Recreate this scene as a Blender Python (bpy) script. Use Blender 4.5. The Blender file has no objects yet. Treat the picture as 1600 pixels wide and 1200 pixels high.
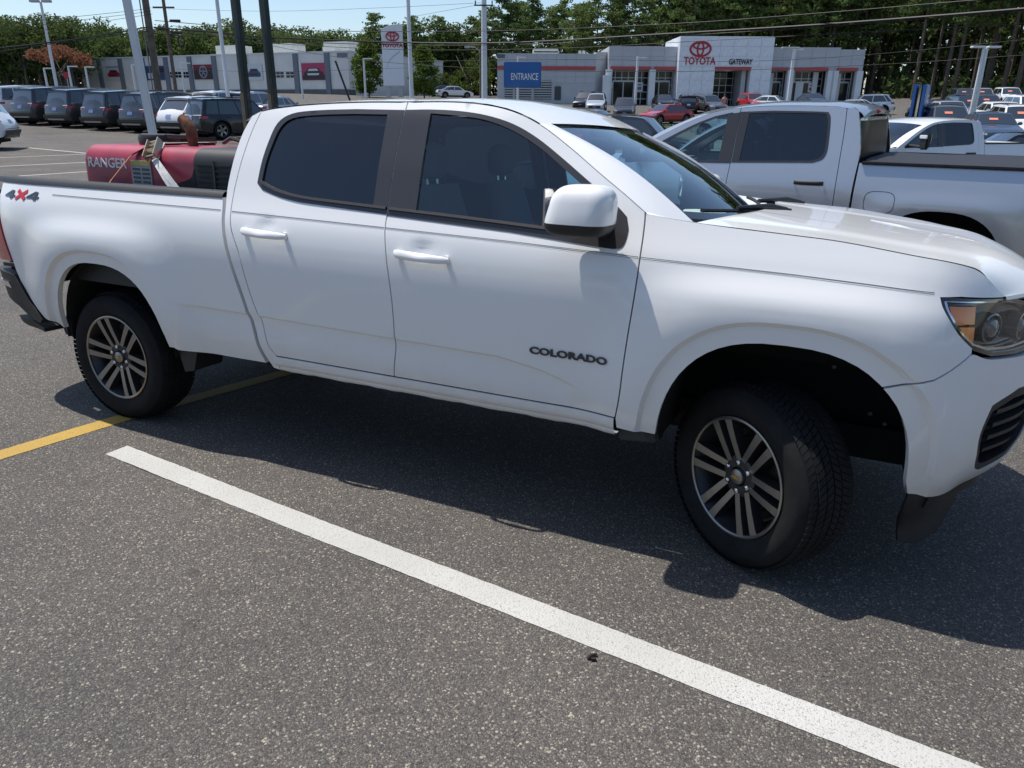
import bpy, bmesh, math, random
import numpy as np
from mathutils import Vector, Matrix
from mathutils.geometry import delaunay_2d_cdt
R = math.radians
rng = random.Random(7)
SC = bpy.context.scene
COL = SC.collection

# ------------------------------------------------------------------ camera, sky, sun, exposure
FPX, PITCH, ROLL, CAMH = 1170.0, math.atan(434/1170), 0.006, 1.7426
_f = np.array([0, math.cos(PITCH), -math.sin(PITCH)]); _u0 = np.array([0, math.sin(PITCH), math.cos(PITCH)])
_r0 = np.array([1.0, 0, 0])
_r = _r0*math.cos(ROLL)+_u0*math.sin(ROLL); _u = -_r0*math.sin(ROLL)+_u0*math.cos(ROLL)
camd = bpy.data.cameras.new('camera'); cam = bpy.data.objects.new('camera', camd); COL.objects.link(cam)
camd.sensor_fit = 'HORIZONTAL'; camd.sensor_width = 36; camd.lens = FPX/1600*36
camd.clip_start = 0.1; camd.clip_end = 3000
M = Matrix(((_r[0], _u[0], -_f[0], 0), (_r[1], _u[1], -_f[1], 0), (_r[2], _u[2], -_f[2], CAMH), (0, 0, 0, 1)))
cam.matrix_world = M
SC.camera = cam

YAW = -0.4343                                   # heading of the white pickup
_fw = np.array([math.cos(YAW), math.sin(YAW)]); _rt = np.array([math.sin(YAW), -math.cos(YAW)])
_s = -0.42*_fw-0.04*_rt
SUNV = Vector((_s[0], _s[1], 1.0)).normalized()
SUN_EL = math.asin(SUNV.z); SUN_AZ = math.atan2(SUNV.x, SUNV.y)
world = bpy.data.worlds.new('World'); SC.world = world; world.use_nodes = True
wn = world.node_tree; wn.nodes.clear()
wo = wn.nodes.new('ShaderNodeOutputWorld'); wb = wn.nodes.new('ShaderNodeBackground'); ws = wn.nodes.new('ShaderNodeTexSky')
ws.sky_type = 'NISHITA'; ws.sun_disc = False; ws.sun_elevation = SUN_EL; ws.sun_rotation = SUN_AZ
ws.air_density = 1.0; ws.dust_density = 0.8; ws.ozone_density = 3.2; ws.altitude = 50
wb.inputs['Strength'].default_value = 0.125
wn.links.new(ws.outputs[0], wb.inputs[0]); wn.links.new(wb.outputs[0], wo.inputs[0])
sund = bpy.data.lights.new('sun', 'SUN'); sun = bpy.data.objects.new('sun', sund); COL.objects.link(sun)
sund.energy = 4.3; sund.angle = R(0.53); sund.color = (1.0, 0.955, 0.89)
sun.rotation_euler = SUNV.to_track_quat('Z', 'Y').to_euler(); sun.location = (0, 0, 60)
SC.view_settings.view_transform = 'Standard'; SC.view_settings.look = 'None'
SC.view_settings.exposure = 0.25; SC.view_settings.gamma = 1.0; SC.view_settings.use_curve_mapping = False

# ------------------------------------------------------------------ helpers
def at(px, py, d):
    """point of the place seen at pixel px,py of the photograph, d metres deep"""
    v = _f+_r*(px-800)/FPX-_u*(py-600)/FPX
    t = d/v[1]
    return np.array([0, 0, CAMH])+v*t

MATS = {}
def mat(name, color=(.8, .8, .8), rough=.5, metal=0., coat=0., spec=.5, noise=None, bump=None, emit=None):
    if name in MATS: return MATS[name]
    m = bpy.data.materials.new(name); m.use_nodes = True; nt = m.node_tree; b = nt.nodes['Principled BSDF']
    b.inputs['Base Color'].default_value = (*color, 1); b.inputs['Roughness'].default_value = rough
    b.inputs['Metallic'].default_value = metal; b.inputs['Coat Weight'].default_value = coat
    b.inputs['Coat Roughness'].default_value = .02; b.inputs['Specular IOR Level'].default_value = spec
    tc = nt.nodes.new('ShaderNodeTexCoord')
    if noise:                                   # (scale, amount): uneven tone
        n = nt.nodes.new('ShaderNodeTexNoise'); n.inputs['Scale'].default_value = noise[0]; n.inputs['Detail'].default_value = 6
        nt.links.new(tc.outputs['Object'], n.inputs['Vector'])
        r = nt.nodes.new('ShaderNodeValToRGB'); a = noise[1]
        r.color_ramp.elements[0].position = .3; r.color_ramp.elements[1].position = .7
        r.color_ramp.elements[0].color = (*[c*(1-a) for c in color], 1); r.color_ramp.elements[1].color = (*[min(1, c*(1+a)) for c in color], 1)
        nt.links.new(n.outputs['Fac'], r.inputs[0]); nt.links.new(r.outputs[0], b.inputs['Base Color'])
    if bump:
        n2 = nt.nodes.new('ShaderNodeTexNoise'); n2.inputs['Scale'].default_value = bump[0]; n2.inputs['Detail'].default_value = 4
        nt.links.new(tc.outputs['Object'], n2.inputs['Vector'])
        bp = nt.nodes.new('ShaderNodeBump'); bp.inputs['Strength'].default_value = bump[1]; bp.inputs['Distance'].default_value = .01
        nt.links.new(n2.outputs['Fac'], bp.inputs['Height']); nt.links.new(bp.outputs[0], b.inputs['Normal'])
    if emit:
        b.inputs['Emission Color'].default_value = (*color, 1); b.inputs['Emission Strength'].default_value = emit
    MATS[name] = m
    return m

def glass_mat(name, tint, ior=1.5):
    """thin pane: a tinted see-through sheet with a mirror reflection that grows at grazing angles"""
    m = bpy.data.materials.new(name); m.use_nodes = True; nt = m.node_tree; nt.nodes.clear()
    o = nt.nodes.new('ShaderNodeOutputMaterial'); mx = nt.nodes.new('ShaderNodeMixShader')
    t = nt.nodes.new('ShaderNodeBsdfTransparent'); t.inputs[0].default_value = (*tint, 1)
    g = nt.nodes.new('ShaderNodeBsdfGlossy'); g.inputs['Roughness'].default_value = .015; g.inputs[0].default_value = (.95, .98, 1, 1)
    lw = nt.nodes.new('ShaderNodeLayerWeight'); lw.inputs[0].default_value = .5
    mr = nt.nodes.new('ShaderNodeMath'); mr.operation = 'POWER'; mr.inputs[1].default_value = 4.5
    f0 = 2*((ior-1)/(ior+1))**2
    ad = nt.nodes.new('ShaderNodeMath'); ad.operation = 'MULTIPLY_ADD'; ad.inputs[1].default_value = 1-f0; ad.inputs[2].default_value = f0; ad.use_clamp = True
    nt.links.new(lw.outputs['Facing'], mr.inputs[0]); nt.links.new(mr.outputs[0], ad.inputs[0])
    nt.links.new(ad.outputs[0], mx.inputs[0]); nt.links.new(t.outputs[0], mx.inputs[1]); nt.links.new(g.outputs[0], mx.inputs[2])
    nt.links.new(mx.outputs[0], o.inputs[0])
    MATS[name] = m
    return m

def tag(o, label=None, cat=None, group=None, kind=None):
    if label: o['label'] = label
    if cat: o['category'] = cat
    if group: o['group'] = group
    if kind: o['kind'] = kind
    return o

def empty(name, loc=(0, 0, 0), rz=0, rot=None):
    o = bpy.data.objects.new(name, None); COL.objects.link(o); o.location = loc
    o.rotation_euler = rot if rot else (0, 0, rz); o.empty_display_size = .2
    return o

def link_mesh(name, me, parent=None, loc=None, rot=None, scale=None):
    o = bpy.data.objects.new(name, me); COL.objects.link(o)
    if parent: o.parent = parent
    if loc is not None: o.location = loc
    if rot is not None: o.rotation_euler = rot
    if scale is not None: o.scale = scale
    return o

class MB:
    """collects shapes into one mesh"""
    def __init__(s): s.v = []; s.f = []; s.mi = []
    def add(s, vs, fs, mi=0, T=None):
        b = len(s.v)
        for p in vs:
            s.v.append(tuple(T @ Vector(p)) if T is not None else tuple(p))
        for f in fs: s.f.append([b+i for i in f]); s.mi.append(mi)
        return s
    def box(s, c, d, mi=0, T=None, taper=None):
        x, y, z = [k/2 for k in d]; tx = ty = 1
        if taper: tx, ty = taper
        vs = [(c[0]+sx*x*(tx if sz > 0 else 1), c[1]+sy*y*(ty if sz > 0 else 1), c[2]+sz*z) for sz in (-1, 1) for sx, sy in ((-1, -1), (1, -1), (1, 1), (-1, 1))]
        return s.add(vs, [(3, 2, 1, 0), (4, 5, 6, 7), (0, 1, 5, 4), (1, 2, 6, 5), (2, 3, 7, 6), (3, 0, 4, 7)], mi, T)
    def tube(s, pts, r, n=8, mi=0, cap=True, T=None):
        pts = [Vector(p) for p in pts]; rr = r if isinstance(r, (list, tuple)) else [r]*len(pts)
        vs = []; fs = []; up = Vector((0, 0, 1))
        for i, p in enumerate(pts):
            d = (pts[min(i+1, len(pts)-1)]-pts[max(i-1, 0)]).normalized()
            a = d.cross(up)
            if a.length < .05: a = d.cross(Vector((0, 1, 0)))
            a.normalize(); b = a.cross(d).normalized()
            for k in range(n):
                t = 2*math.pi*k/n; vs.append(p+a*math.cos(t)*rr[i]+b*math.sin(t)*rr[i])
        for i in range(len(pts)-1):
            for k in range(n):
                fs.append((i*n+k, i*n+(k+1) % n, (i+1)*n+(k+1) % n, (i+1)*n+k))
        if cap: fs.append(tuple(range(n))[::-1]); fs.append(tuple((len(pts)-1)*n+k for k in range(n)))
        return s.add(vs, fs, mi, T)
    def lathe(s, prof, n=32, axis='y', mi=0, T=None, closed=False):
        """prof: (along axis, radius)"""
        vs = []; fs = []; m = len(prof)
        for k in range(n):
            t = 2*math.pi*k/n; c, q = math.cos(t), math.sin(t)
            for a, r in prof:
                vs.append((r*c, a, r*q) if axis == 'y' else (r*c, r*q, a) if axis == 'z' else (a, r*c, r*q))
        for k in range(n):
            for i in range(m-1 if not closed else m):
                j = (i+1) % m
                fs.append((k*m+i, ((k+1) % n)*m+i, ((k+1) % n)*m+j, k*m+j))
        return s.add(vs, fs, mi, T)
    def prism(s, poly, h, mi=0, T=None):
        """poly in xy, extruded z 0..h"""
        n = len(poly); vs = [(x, y, 0) for x, y in poly]+[(x, y, h) for x, y in poly]
        fs = [tuple(range(n))[::-1], tuple(range(n, 2*n))]+[(i, (i+1) % n, n+(i+1) % n, n+i) for i in range(n)]
        return s.add(vs, fs, mi, T)
    def grid(s, P, mi=0, flip=False):
        """P: array (a,b,3)"""
        a, b = len(P), len(P[0]); vs = [tuple(P[i][j]) for i in range(a) for j in range(b)]
        fs = []
        for i in range(a-1):
            for j in range(b-1):
                q = (i*b+j, (i+1)*b+j, (i+1)*b+j+1, i*b+j+1); fs.append(q[::-1] if flip else q)
        return s.add(vs, fs, mi)
    def mesh(s, name, mats, smooth=0, bevel=0, fixn=True):
        me = bpy.data.meshes.new(name); me.from_pydata(s.v, [], s.f)
        for m in (mats if isinstance(mats, (list, tuple)) else [mats]): me.materials.append(m)
        if any(s.mi): me.polygons.foreach_set('material_index', s.mi)
        if fixn or bevel:
            bm = bmesh.new(); bm.from_mesh(me)
            if fixn: bmesh.ops.recalc_face_normals(bm, faces=bm.faces)
            if bevel:
                es = [e for e in bm.edges if len(e.link_faces) == 2 and e.calc_face_angle(0) > .6]
                bmesh.ops.bevel(bm, geom=es, offset=bevel, segments=2, affect='EDGES', clamp_overlap=True)
            bm.to_mesh(me); bm.free()
        if smooth:
            me.polygons.foreach_set('use_smooth', [True]*len(me.polygons)); me.set_sharp_from_angle(angle=R(smooth))
        return me
    def build(s, name, mats, parent=None, smooth=0, bevel=0, loc=None, rot=None, fixn=True):
        return link_mesh(name, s.mesh(name, mats, smooth, bevel, fixn), parent, loc, rot)

def inpoly(P, poly):
    P = np.asarray(P); x, y = P[:, 0], P[:, 1]; r = np.zeros(len(P), bool); n = len(poly)
    for i in range(n):
        x1, y1 = poly[i]; x2, y2 = poly[i-1]
        c = ((y1 > y) != (y2 > y))
        with np.errstate(divide='ignore', invalid='ignore'):
            r ^= c & (x < (x2-x1)*(y-y1)/(y2-y1)+x1)
    return r

def cr(pts, n=6, closed=False):
    """smooth curve through points"""
    p = [np.array(q, float) for q in pts]; m = len(p); out = []
    rngi = range(m if closed else m-1)
    for i in rngi:
        p0 = p[(i-1) % m] if closed or i > 0 else p[i]; p1 = p[i]; p2 = p[(i+1) % m]
        p3 = p[(i+2) % m] if closed or i+2 < m else p2
        for k in range(n):
            t = k/n
            out.append(tuple(.5*((2*p1)+(-p0+p2)*t+(2*p0-5*p1+4*p2-p3)*t*t+(-p0+3*p1-3*p2+p3)*t**3)))
    if not closed: out.append(tuple(p[-1]))
    return out

def dens(poly, h):
    out = []; n = len(poly)
    for i in range(n):
        a = np.array(poly[i], float); b = np.array(poly[(i+1) % n], float); L = np.linalg.norm(b-a)
        if L < 1e-6: continue
        k = max(1, int(round(L/h)))
        for j in range(k): out.append(tuple(a+(b-a)*j/k))
    return out

def cdt(poly, holes=(), h=.03, lines=()):
    """triangles of a 2D outline with holes, evenly filled; also its boundary loops"""
    P = dens(poly, h); H = [dens(q, h) for q in holes]
    B = list(P); edges = [(i, (i+1) % len(P)) for i in range(len(P))]
    for q in H:
        o = len(B); B += q; edges += [(o+i, o+(i+1) % len(q)) for i in range(len(q))]
    A0 = np.array(B)
    for ln in lines:
        q = np.array(ln, float); ok = inpoly(q, P)
        for hh in H: ok &= ~inpoly(q, hh)
        d = np.sqrt(((q[:, None]-A0[None])**2).sum(2)).min(1); ok &= d > .007; prev = None
        for k_, p_ in zip(ok, q):
            if k_:
                B.append(tuple(p_)); i_ = len(B)-1
                if prev is not None: edges.append((prev, i_))
                prev = i_
            else: prev = None
    A = np.array(B); lo, hi = A.min(0), A.max(0)
    nx, ny = int((hi[0]-lo[0])/h)+2, int((hi[1]-lo[1])/(h*.87))+2
    G = np.array([(lo[0]+(i+.5*(j % 2))*h, lo[1]+j*h*.87) for j in range(ny) for i in range(nx)])
    ok = inpoly(G, P)
    for q in H: ok &= ~inpoly(G, q)
    G = G[ok]
    if len(G):
        d = np.full(len(G), 9.)
        for k in range(0, len(A), 200): d = np.minimum(d, np.sqrt(((G[:, None]-A[None, k:k+200])**2).sum(2)).min(1))
        G = G[d > .5*h]
    pts = [Vector(p) for p in B]+[Vector(p) for p in G]
    v, e, f, ov, oe, of = delaunay_2d_cdt(pts, edges, [], 0, 1e-7)
    V = np.array([tuple(p) for p in v]); F = np.array([tuple(t) for t in f if len(t) == 3])
    C = V[F].mean(1); ok = inpoly(C, P)
    for q in H: ok &= ~inpoly(C, q)
    F = F[ok]
    a = V[F[:, 0]]; b = V[F[:, 1]]; c = V[F[:, 2]]
    cr_ = (b[:, 0]-a[:, 0])*(c[:, 1]-a[:, 1])-(b[:, 1]-a[:, 1])*(c[:, 0]-a[:, 0])
    F = F[np.abs(cr_) > 1e-9]
    return V, F

def bedges(F):
    from collections import Counter
    c = {}
    for t in F:
        for i in range(3):
            a, b = int(t[i]), int(t[(i+1) % 3])
            k = (min(a, b), max(a, b))
            c[k] = None if k in c else (a, b)
    return [e for e in c.values() if e]

def skin(name, fn, poly, holes=(), h=.03, off=0., depth=.02, mats=None, parent=None, smooth=35, lip=.004, lines=()):
    """panel over surface fn(u,z,off)->xyz with a rounded, folded-in edge"""
    V, F = cdt(poly, holes, h, lines)
    P = fn(V[:, 0], V[:, 1], off)
    be = bedges(F); bi = sorted({i for e in be for i in e}); ix = {b: k for k, b in enumerate(bi)}
    n = len(V); verts = [tuple(p) for p in P]; faces = [tuple(int(i) for i in t) for t in F]
    if depth:
        # edge rings: a slight roll-over, then a fold inwards
        Q1 = fn(V[bi, 0], V[bi, 1], off-lip); Q2 = fn(V[bi, 0], V[bi, 1], off-depth)
        verts += [tuple(p) for p in Q1]+[tuple(p) for p in Q2]; m = len(bi)
        for a, b in be:
            A, B_ = ix[a], ix[b]
            faces.append((b, a, n+A, n+B_)); faces.append((n+B_, n+A, n+m+A, n+m+B_))
    me = bpy.data.meshes.new(name); me.from_pydata(verts, [], faces)
    for q in (mats if isinstance(mats, (list, tuple)) else [mats]): me.materials.append(q)
    bm = bmesh.new(); bm.from_mesh(me); bmesh.ops.recalc_face_normals(bm, faces=bm.faces); bm.to_mesh(me); bm.free()
    me.polygons.foreach_set('use_smooth', [True]*len(me.polygons)); me.set_sharp_from_angle(angle=R(smooth))
    return link_mesh(name, me, parent)

def text(name, body, size, m, parent=None, loc=(0, 0, 0), rot=(R(90), 0, 0), ext=.004, sx=1., bold=0., align='LEFT', shear=0.):
    cu = bpy.data.curves.new(name, 'FONT'); cu.body = body; cu.size = size; cu.extrude = ext; cu.offset = bold
    cu.align_x = align; cu.shear = shear; cu.resolution_u = 3
    o = bpy.data.objects.new(name, cu); COL.objects.link(o)
    bpy.context.view_layer.update()
    me = bpy.data.meshes.new_from_object(o.evaluated_get(bpy.context.evaluated_depsgraph_get()))
    bpy.data.objects.remove(o); me.materials.clear(); me.materials.append(m); me.name = name
    me.transform(Matrix.Diagonal((sx, 1, 1, 1)))
    return link_mesh(name, me, parent, loc, rot)

def sstep(a, b, x):
    t = np.clip((np.asarray(x, float)-a)/(b-a), 0, 1); return t*t*(3-2*t)

def children(o): return list(o.children)
def copy_tree(o, parent=None):
    c = o.copy(); COL.objects.link(c)
    if parent: c.parent = parent
    for ch in children(o): copy_tree(ch, c)
    return c

# ------------------------------------------------------------------ materials
def asphalt_mat():
    m = bpy.data.materials.new('asphalt'); m.use_nodes = True; nt = m.node_tree; b = nt.nodes['Principled BSDF']; L = nt.links.new
    tc = nt.nodes.new('ShaderNodeTexCoord'); N = nt.nodes.new
    def vor(scale, feat='F1'):
        v = N('ShaderNodeTexVoronoi'); v.inputs['Scale'].default_value = scale; v.feature = feat; L(tc.outputs['Object'], v.inputs['Vector']); return v
    def ramp(src, stops):
        r = N('ShaderNodeValToRGB'); e = r.color_ramp.elements
        while len(e) < len(stops): e.new(.5)
        for q, (p, c) in zip(e, stops): q.position = p; q.color = (*c, 1)
        L(src, r.inputs[0]); return r
    def mix(f, a, c, mode='MIX'):
        x = N('ShaderNodeMix'); x.data_type = 'RGBA'; x.blend_type = mode
        if isinstance(f, float): x.inputs[0].default_value = f
        else: L(f, x.inputs[0])
        L(a, x.inputs[6]); L(c, x.inputs[7]); return x.outputs[2]
    v1 = vor(155); v2 = vor(320); v3 = vor(62)
    sep = N('ShaderNodeSeparateColor'); L(v1.outputs['Color'], sep.inputs[0])
    sep2 = N('ShaderNodeSeparateColor'); L(v2.outputs['Color'], sep2.inputs[0])
    sep3 = N('ShaderNodeSeparateColor'); L(v3.outputs['Color'], sep3.inputs[0])
    st = ramp(sep.outputs[0], [(0, (.052, .048, .045)), (.5, (.092, .084, .077)), (.86, (.130, .118, .104)), (.945, (.27, .24, .19)), (1, (.62, .56, .43))])
    st2 = ramp(sep2.outputs[1], [(0, (.038, .036, .034)), (.6, (.094, .087, .081)), (.90, (.160, .146, .128)), (1, (.46, .42, .34))])
    c = mix(.5, st.outputs[0], st2.outputs[0])
    edge = ramp(v1.outputs['Distance'], [(0, (1, 1, 1)), (.55, (1, 1, 1)), (.95, (.55, .55, .55))])
    c = mix(1.0, c, edge.outputs[0], 'MULTIPLY')
    # sparse larger pale stones
    big = N('ShaderNodeMath'); big.operation = 'GREATER_THAN'; big.inputs[1].default_value = .975; L(sep3.outputs[0], big.inputs[0])
    bd = N('ShaderNodeMath'); bd.operation = 'LESS_THAN'; bd.inputs[1].default_value = .30; L(v3.outputs['Distance'], bd.inputs[0])
    bm_ = N('ShaderNodeMath'); bm_.operation = 'MULTIPLY'; L(big.outputs[0], bm_.inputs[0]); L(bd.outputs[0], bm_.inputs[1])
    pale = N('ShaderNodeRGB'); pale.outputs[0].default_value = (.33, .30, .245, 1)
    c = mix(bm_.outputs[0], c, pale.outputs[0])
    n = N('ShaderNodeTexNoise'); n.inputs['Scale'].default_value = .8; n.inputs['Detail'].default_value = 5; L(tc.outputs['Object'], n.inputs['Vector'])
    bl = ramp(n.outputs['Fac'], [(.3, (.83, .83, .84)), (.7, (1.15, 1.13, 1.10))])
    c = mix(1.0, c, bl.outputs[0], 'MULTIPLY')
    n3 = N('ShaderNodeTexNoise'); n3.inputs['Scale'].default_value = 6; n3.inputs['Detail'].default_value = 3; L(tc.outputs['Object'], n3.inputs['Vector'])
    st3 = ramp(n3.outputs['Fac'], [(.62, (1, 1, 1)), (.78, (.8, .79, .78))])
    c = mix(1.0, c, st3.outputs[0], 'MULTIPLY')
    n5 = N('ShaderNodeTexNoise'); n5.inputs['Scale'].default_value = 1.15; n5.inputs['Detail'].default_value = 7; n5.inputs['Roughness'].default_value = .62; L(tc.outputs['Object'], n5.inputs['Vector'])
    st5 = ramp(n5.outputs['Fac'], [(.60, (1, 1, 1)), (.70, (.80, .79, .78))]); c = mix(1.0, c, st5.outputs[0], 'MULTIPLY')
    n6 = N('ShaderNodeTexNoise'); n6.inputs['Scale'].default_value = 3.4; n6.inputs['Detail'].default_value = 2; L(tc.outputs['Object'], n6.inputs['Vector'])
    st6 = ramp(n6.outputs['Fac'], [(.73, (1, 1, 1)), (.77, (.68, .67, .66))]); c = mix(1.0, c, st6.outputs[0], 'MULTIPLY')
    L(c, b.inputs['Base Color']); b.inputs['Roughness'].default_value = .85; b.inputs['Specular IOR Level'].default_value = .35
    bp = N('ShaderNodeBump'); bp.inputs['Strength'].default_value = .7; bp.inputs['Distance'].default_value = .004
    L(v1.outputs['Distance'], bp.inputs['Height']); bp.invert = True; L(bp.outputs[0], b.inputs['Normal'])
    MATS['asphalt'] = m; return m

def road_paint(name, col, wear):
    m = bpy.data.materials.new(name); m.use_nodes = True; nt = m.node_tree; b = nt.nodes['Principled BSDF']; L = nt.links.new; N = nt.nodes.new
    tc = N('ShaderNodeTexCoord')
    v = N('ShaderNodeTexVoronoi'); v.inputs['Scale'].default_value = 110; L(tc.outputs['Object'], v.inputs['Vector'])
    n = N('ShaderNodeTexNoise'); n.inputs['Scale'].default_value = 9; n.inputs['Detail'].default_value = 6; L(tc.outputs['Object'], n.inputs['Vector'])
    s = N('ShaderNodeSeparateColor'); L(v.outputs['Color'], s.inputs[0])
    a = N('ShaderNodeMath'); a.operation = 'MULTIPLY_ADD'; a.inputs[1].default_value = .75; L(n.outputs['Fac'], a.inputs[0]); L(s.outputs[0], a.inputs[2])
    v2 = N('ShaderNodeTexVoronoi'); v2.inputs['Scale'].default_value = 300; L(tc.outputs['Object'], v2.inputs['Vector']); s2 = N('ShaderNodeSeparateColor'); L(v2.outputs['Color'], s2.inputs[0])
    n2 = N('ShaderNodeTexNoise'); n2.inputs['Scale'].default_value = 1.7; n2.inputs['Detail'].default_value = 4; L(tc.outputs['Object'], n2.inputs['Vector'])
    sub = N('ShaderNodeMath'); sub.operation = 'MULTIPLY_ADD'; sub.inputs[1].default_value = .20; sub.inputs[2].default_value = -.02; L(n2.outputs['Fac'], sub.inputs[0])
    sp = N('ShaderNodeMath'); sp.operation = 'LESS_THAN'; L(s2.outputs[1], sp.inputs[0]); L(sub.outputs[0], sp.inputs[1])
    r = N('ShaderNodeValToRGB'); e = r.color_ramp.elements; e[0].position = wear-.02; e[0].color = (*col, 1); e[1].position = wear+.12
    e[1].color = (col[0]*.5+.03, col[1]*.5+.03, col[2]*.5+.03, 1); L(a.outputs[0], r.inputs[0])
    g1 = N('ShaderNodeValToRGB'); g1.color_ramp.elements[0].color = (.86, .855, .84, 1); g1.color_ramp.elements[0].position = .35; g1.color_ramp.elements[1].position = .65; L(n2.outputs['Fac'], g1.inputs[0])
    m1 = N('ShaderNodeMix'); m1.data_type = 'RGBA'; m1.blend_type = 'MULTIPLY'; m1.inputs[0].default_value = 1; L(r.outputs[0], m1.inputs[6]); L(g1.outputs[0], m1.inputs[7])
    m2 = N('ShaderNodeMix'); m2.data_type = 'RGBA'; m2.inputs[7].default_value = (col[0]*.55, col[1]*.55, col[2]*.55, 1); L(sp.outputs[0], m2.inputs[0]); L(m1.outputs[2], m2.inputs[6]); L(m2.outputs[2], b.inputs['Base Color'])
    b.inputs['Roughness'].default_value = .7
    bp = N('ShaderNodeBump'); bp.inputs['Strength'].default_value = .5; bp.inputs['Distance'].default_value = .003; bp.invert = True
    L(v.outputs['Distance'], bp.inputs['Height']); L(bp.outputs[0], b.inputs['Normal'])
    MATS[name] = m; return m

def car_paint(name, col, rough=.28, metal=0., dirt=0., coat=1.0):
    m = bpy.data.materials.new(name); m.use_nodes = True; nt = m.node_tree; b = nt.nodes['Principled BSDF']; L = nt.links.new; N = nt.nodes.new
    b.inputs['Roughness'].default_value = rough; b.inputs['Metallic'].default_value = metal
    b.inputs['Coat Weight'].default_value = coat; b.inputs['Coat Roughness'].default_value = .015; b.inputs['Coat IOR'].default_value = 1.45; b.inputs['Specular IOR Level'].default_value = .25
    b.inputs['Base Color'].default_value = (*col, 1)
    if dirt:                                    # road dust thrown up along the lower panels, blotchy
        tc = N('ShaderNodeTexCoord'); sp = N('ShaderNodeSeparateXYZ'); L(tc.outputs['Object'], sp.inputs[0])
        mr = N('ShaderNodeMapRange'); mr.inputs['From Min'].default_value = .95; mr.inputs['From Max'].default_value = .42; L(sp.outputs['Z'], mr.inputs['Value'])
        pw = N('ShaderNodeMath'); pw.operation = 'POWER'; pw.inputs[1].default_value = 2.2; L(mr.outputs[0], pw.inputs[0])
        n = N('ShaderNodeTexNoise'); n.inputs['Scale'].default_value = 5; n.inputs['Detail'].default_value = 8; n.inputs['Roughness'].default_value = .7; L(tc.outputs['Object'], n.inputs['Vector'])
        ml = N('ShaderNodeMath'); ml.operation = 'MULTIPLY'; L(pw.outputs[0], ml.inputs[0]); L(n.outputs['Fac'], ml.inputs[1])
        m2 = N('ShaderNodeMath'); m2.operation = 'MULTIPLY'; m2.inputs[1].default_value = dirt; L(ml.outputs[0], m2.inputs[0])
        n2 = N('ShaderNodeTexNoise'); n2.inputs['Scale'].default_value = 160; n2.inputs['Detail'].default_value = 3; L(tc.outputs['Object'], n2.inputs['Vector'])
        gt = N('ShaderNodeMath'); gt.operation = 'GREATER_THAN'; gt.inputs[1].default_value = .74; L(n2.outputs['Fac'], gt.inputs[0])
        m3 = N('ShaderNodeMath'); m3.operation = 'MULTIPLY'; L(gt.outputs[0], m3.inputs[0]); L(pw.outputs[0], m3.inputs[1])
        ad = N('ShaderNodeMath'); ad.operation = 'ADD'; ad.use_clamp = True; L(m2.outputs[0], ad.inputs[0]); L(m3.outputs[0], ad.inputs[1])
        x = N('ShaderNodeMix'); x.data_type = 'RGBA'; x.inputs[6].default_value = (*col, 1); x.inputs[7].default_value = (.36, .31, .25, 1)
        L(ad.outputs[0], x.inputs[0]); L(x.outputs[2], b.inputs['Base Color'])
        rr = N('ShaderNodeMapRange'); rr.inputs['To Min'].default_value = rough; rr.inputs['To Max'].default_value = .8; L(ad.outputs[0], rr.inputs['Value']); L(rr.outputs[0], b.inputs['Roughness'])
        cw = N('ShaderNodeMath'); cw.operation = 'SUBTRACT'; cw.inputs[0].default_value = coat; cw.use_clamp = True; L(ad.outputs[0], cw.inputs[1]); L(cw.outputs[0], b.inputs['Coat Weight'])
    MATS[name] = m; return m

ASPH = asphalt_mat()
WHITE_LINE = road_paint('white_road_paint', (.50, .49, .455), 1.16); YELLOW_LINE = road_paint('yellow_road_paint', (.44, .275, .045), 1.10)
PAINT = car_paint('white_car_paint', (.82, .82, .81), .4, dirt=.8, coat=.9)
SILVER = car_paint('silver_car_paint', (.50, .51, .53), .32, .7)
WPAINT = car_paint('plain_white_paint', (.78, .79, .80))
BLACK = mat('black_plastic', (.016, .016, .017), .55, bump=(400, .15))
SATIN = mat('satin_black_film', (.035, .033, .034), .32, coat=.3)
RUBBER = mat('tyre_rubber', (.011, .011, .0115), .85, spec=.3, bump=(60, .1), noise=(14, .3))
DARK = mat('underbody_black', (.008, .008, .008), .9)
MACH = mat('machined_alloy', (.29, .275, .255), .36, .85)
ARGENT = mat('dark_argent_alloy', (.055, .055, .058), .4, .7)
CHROME = mat('chrome', (.78, .78, .78), .08, 1.)
STEEL = mat('galvanised_steel', (.42, .43, .44), .45, .6)
GLASS_F = glass_mat('front_side_glass', (.60, .86, .90)); GLASS_R = glass_mat('privacy_glass', (.035, .045, .055))
GLASS_W = glass_mat('windscreen_glass', (.84, .92, .90), 1.75); GLASS_L = glass_mat('clear_lamp_glass', (.96, .96, .96), 1.3)
CARGLASS = mat('dark_car_glass', (.022, .028, .034), .04, spec=1.0, coat=1.0)
SEAT = mat('seat_fabric', (.10, .105, .11), .9); DASH = mat('dash_plastic', (.15, .152, .155), .75)
AMBER = mat('amber_reflector', (.95, .26, .02), .25, coat=.8); REDLAMP = mat('red_lamp', (.42, .012, .015), .15, coat=1.)
DKLENS = mat('dark_lens', (.05, .055, .062), .06, coat=1., spec=.9); LENSBK = mat('lamp_black', (.02, .02, .022), .15, coat=.6)

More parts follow.
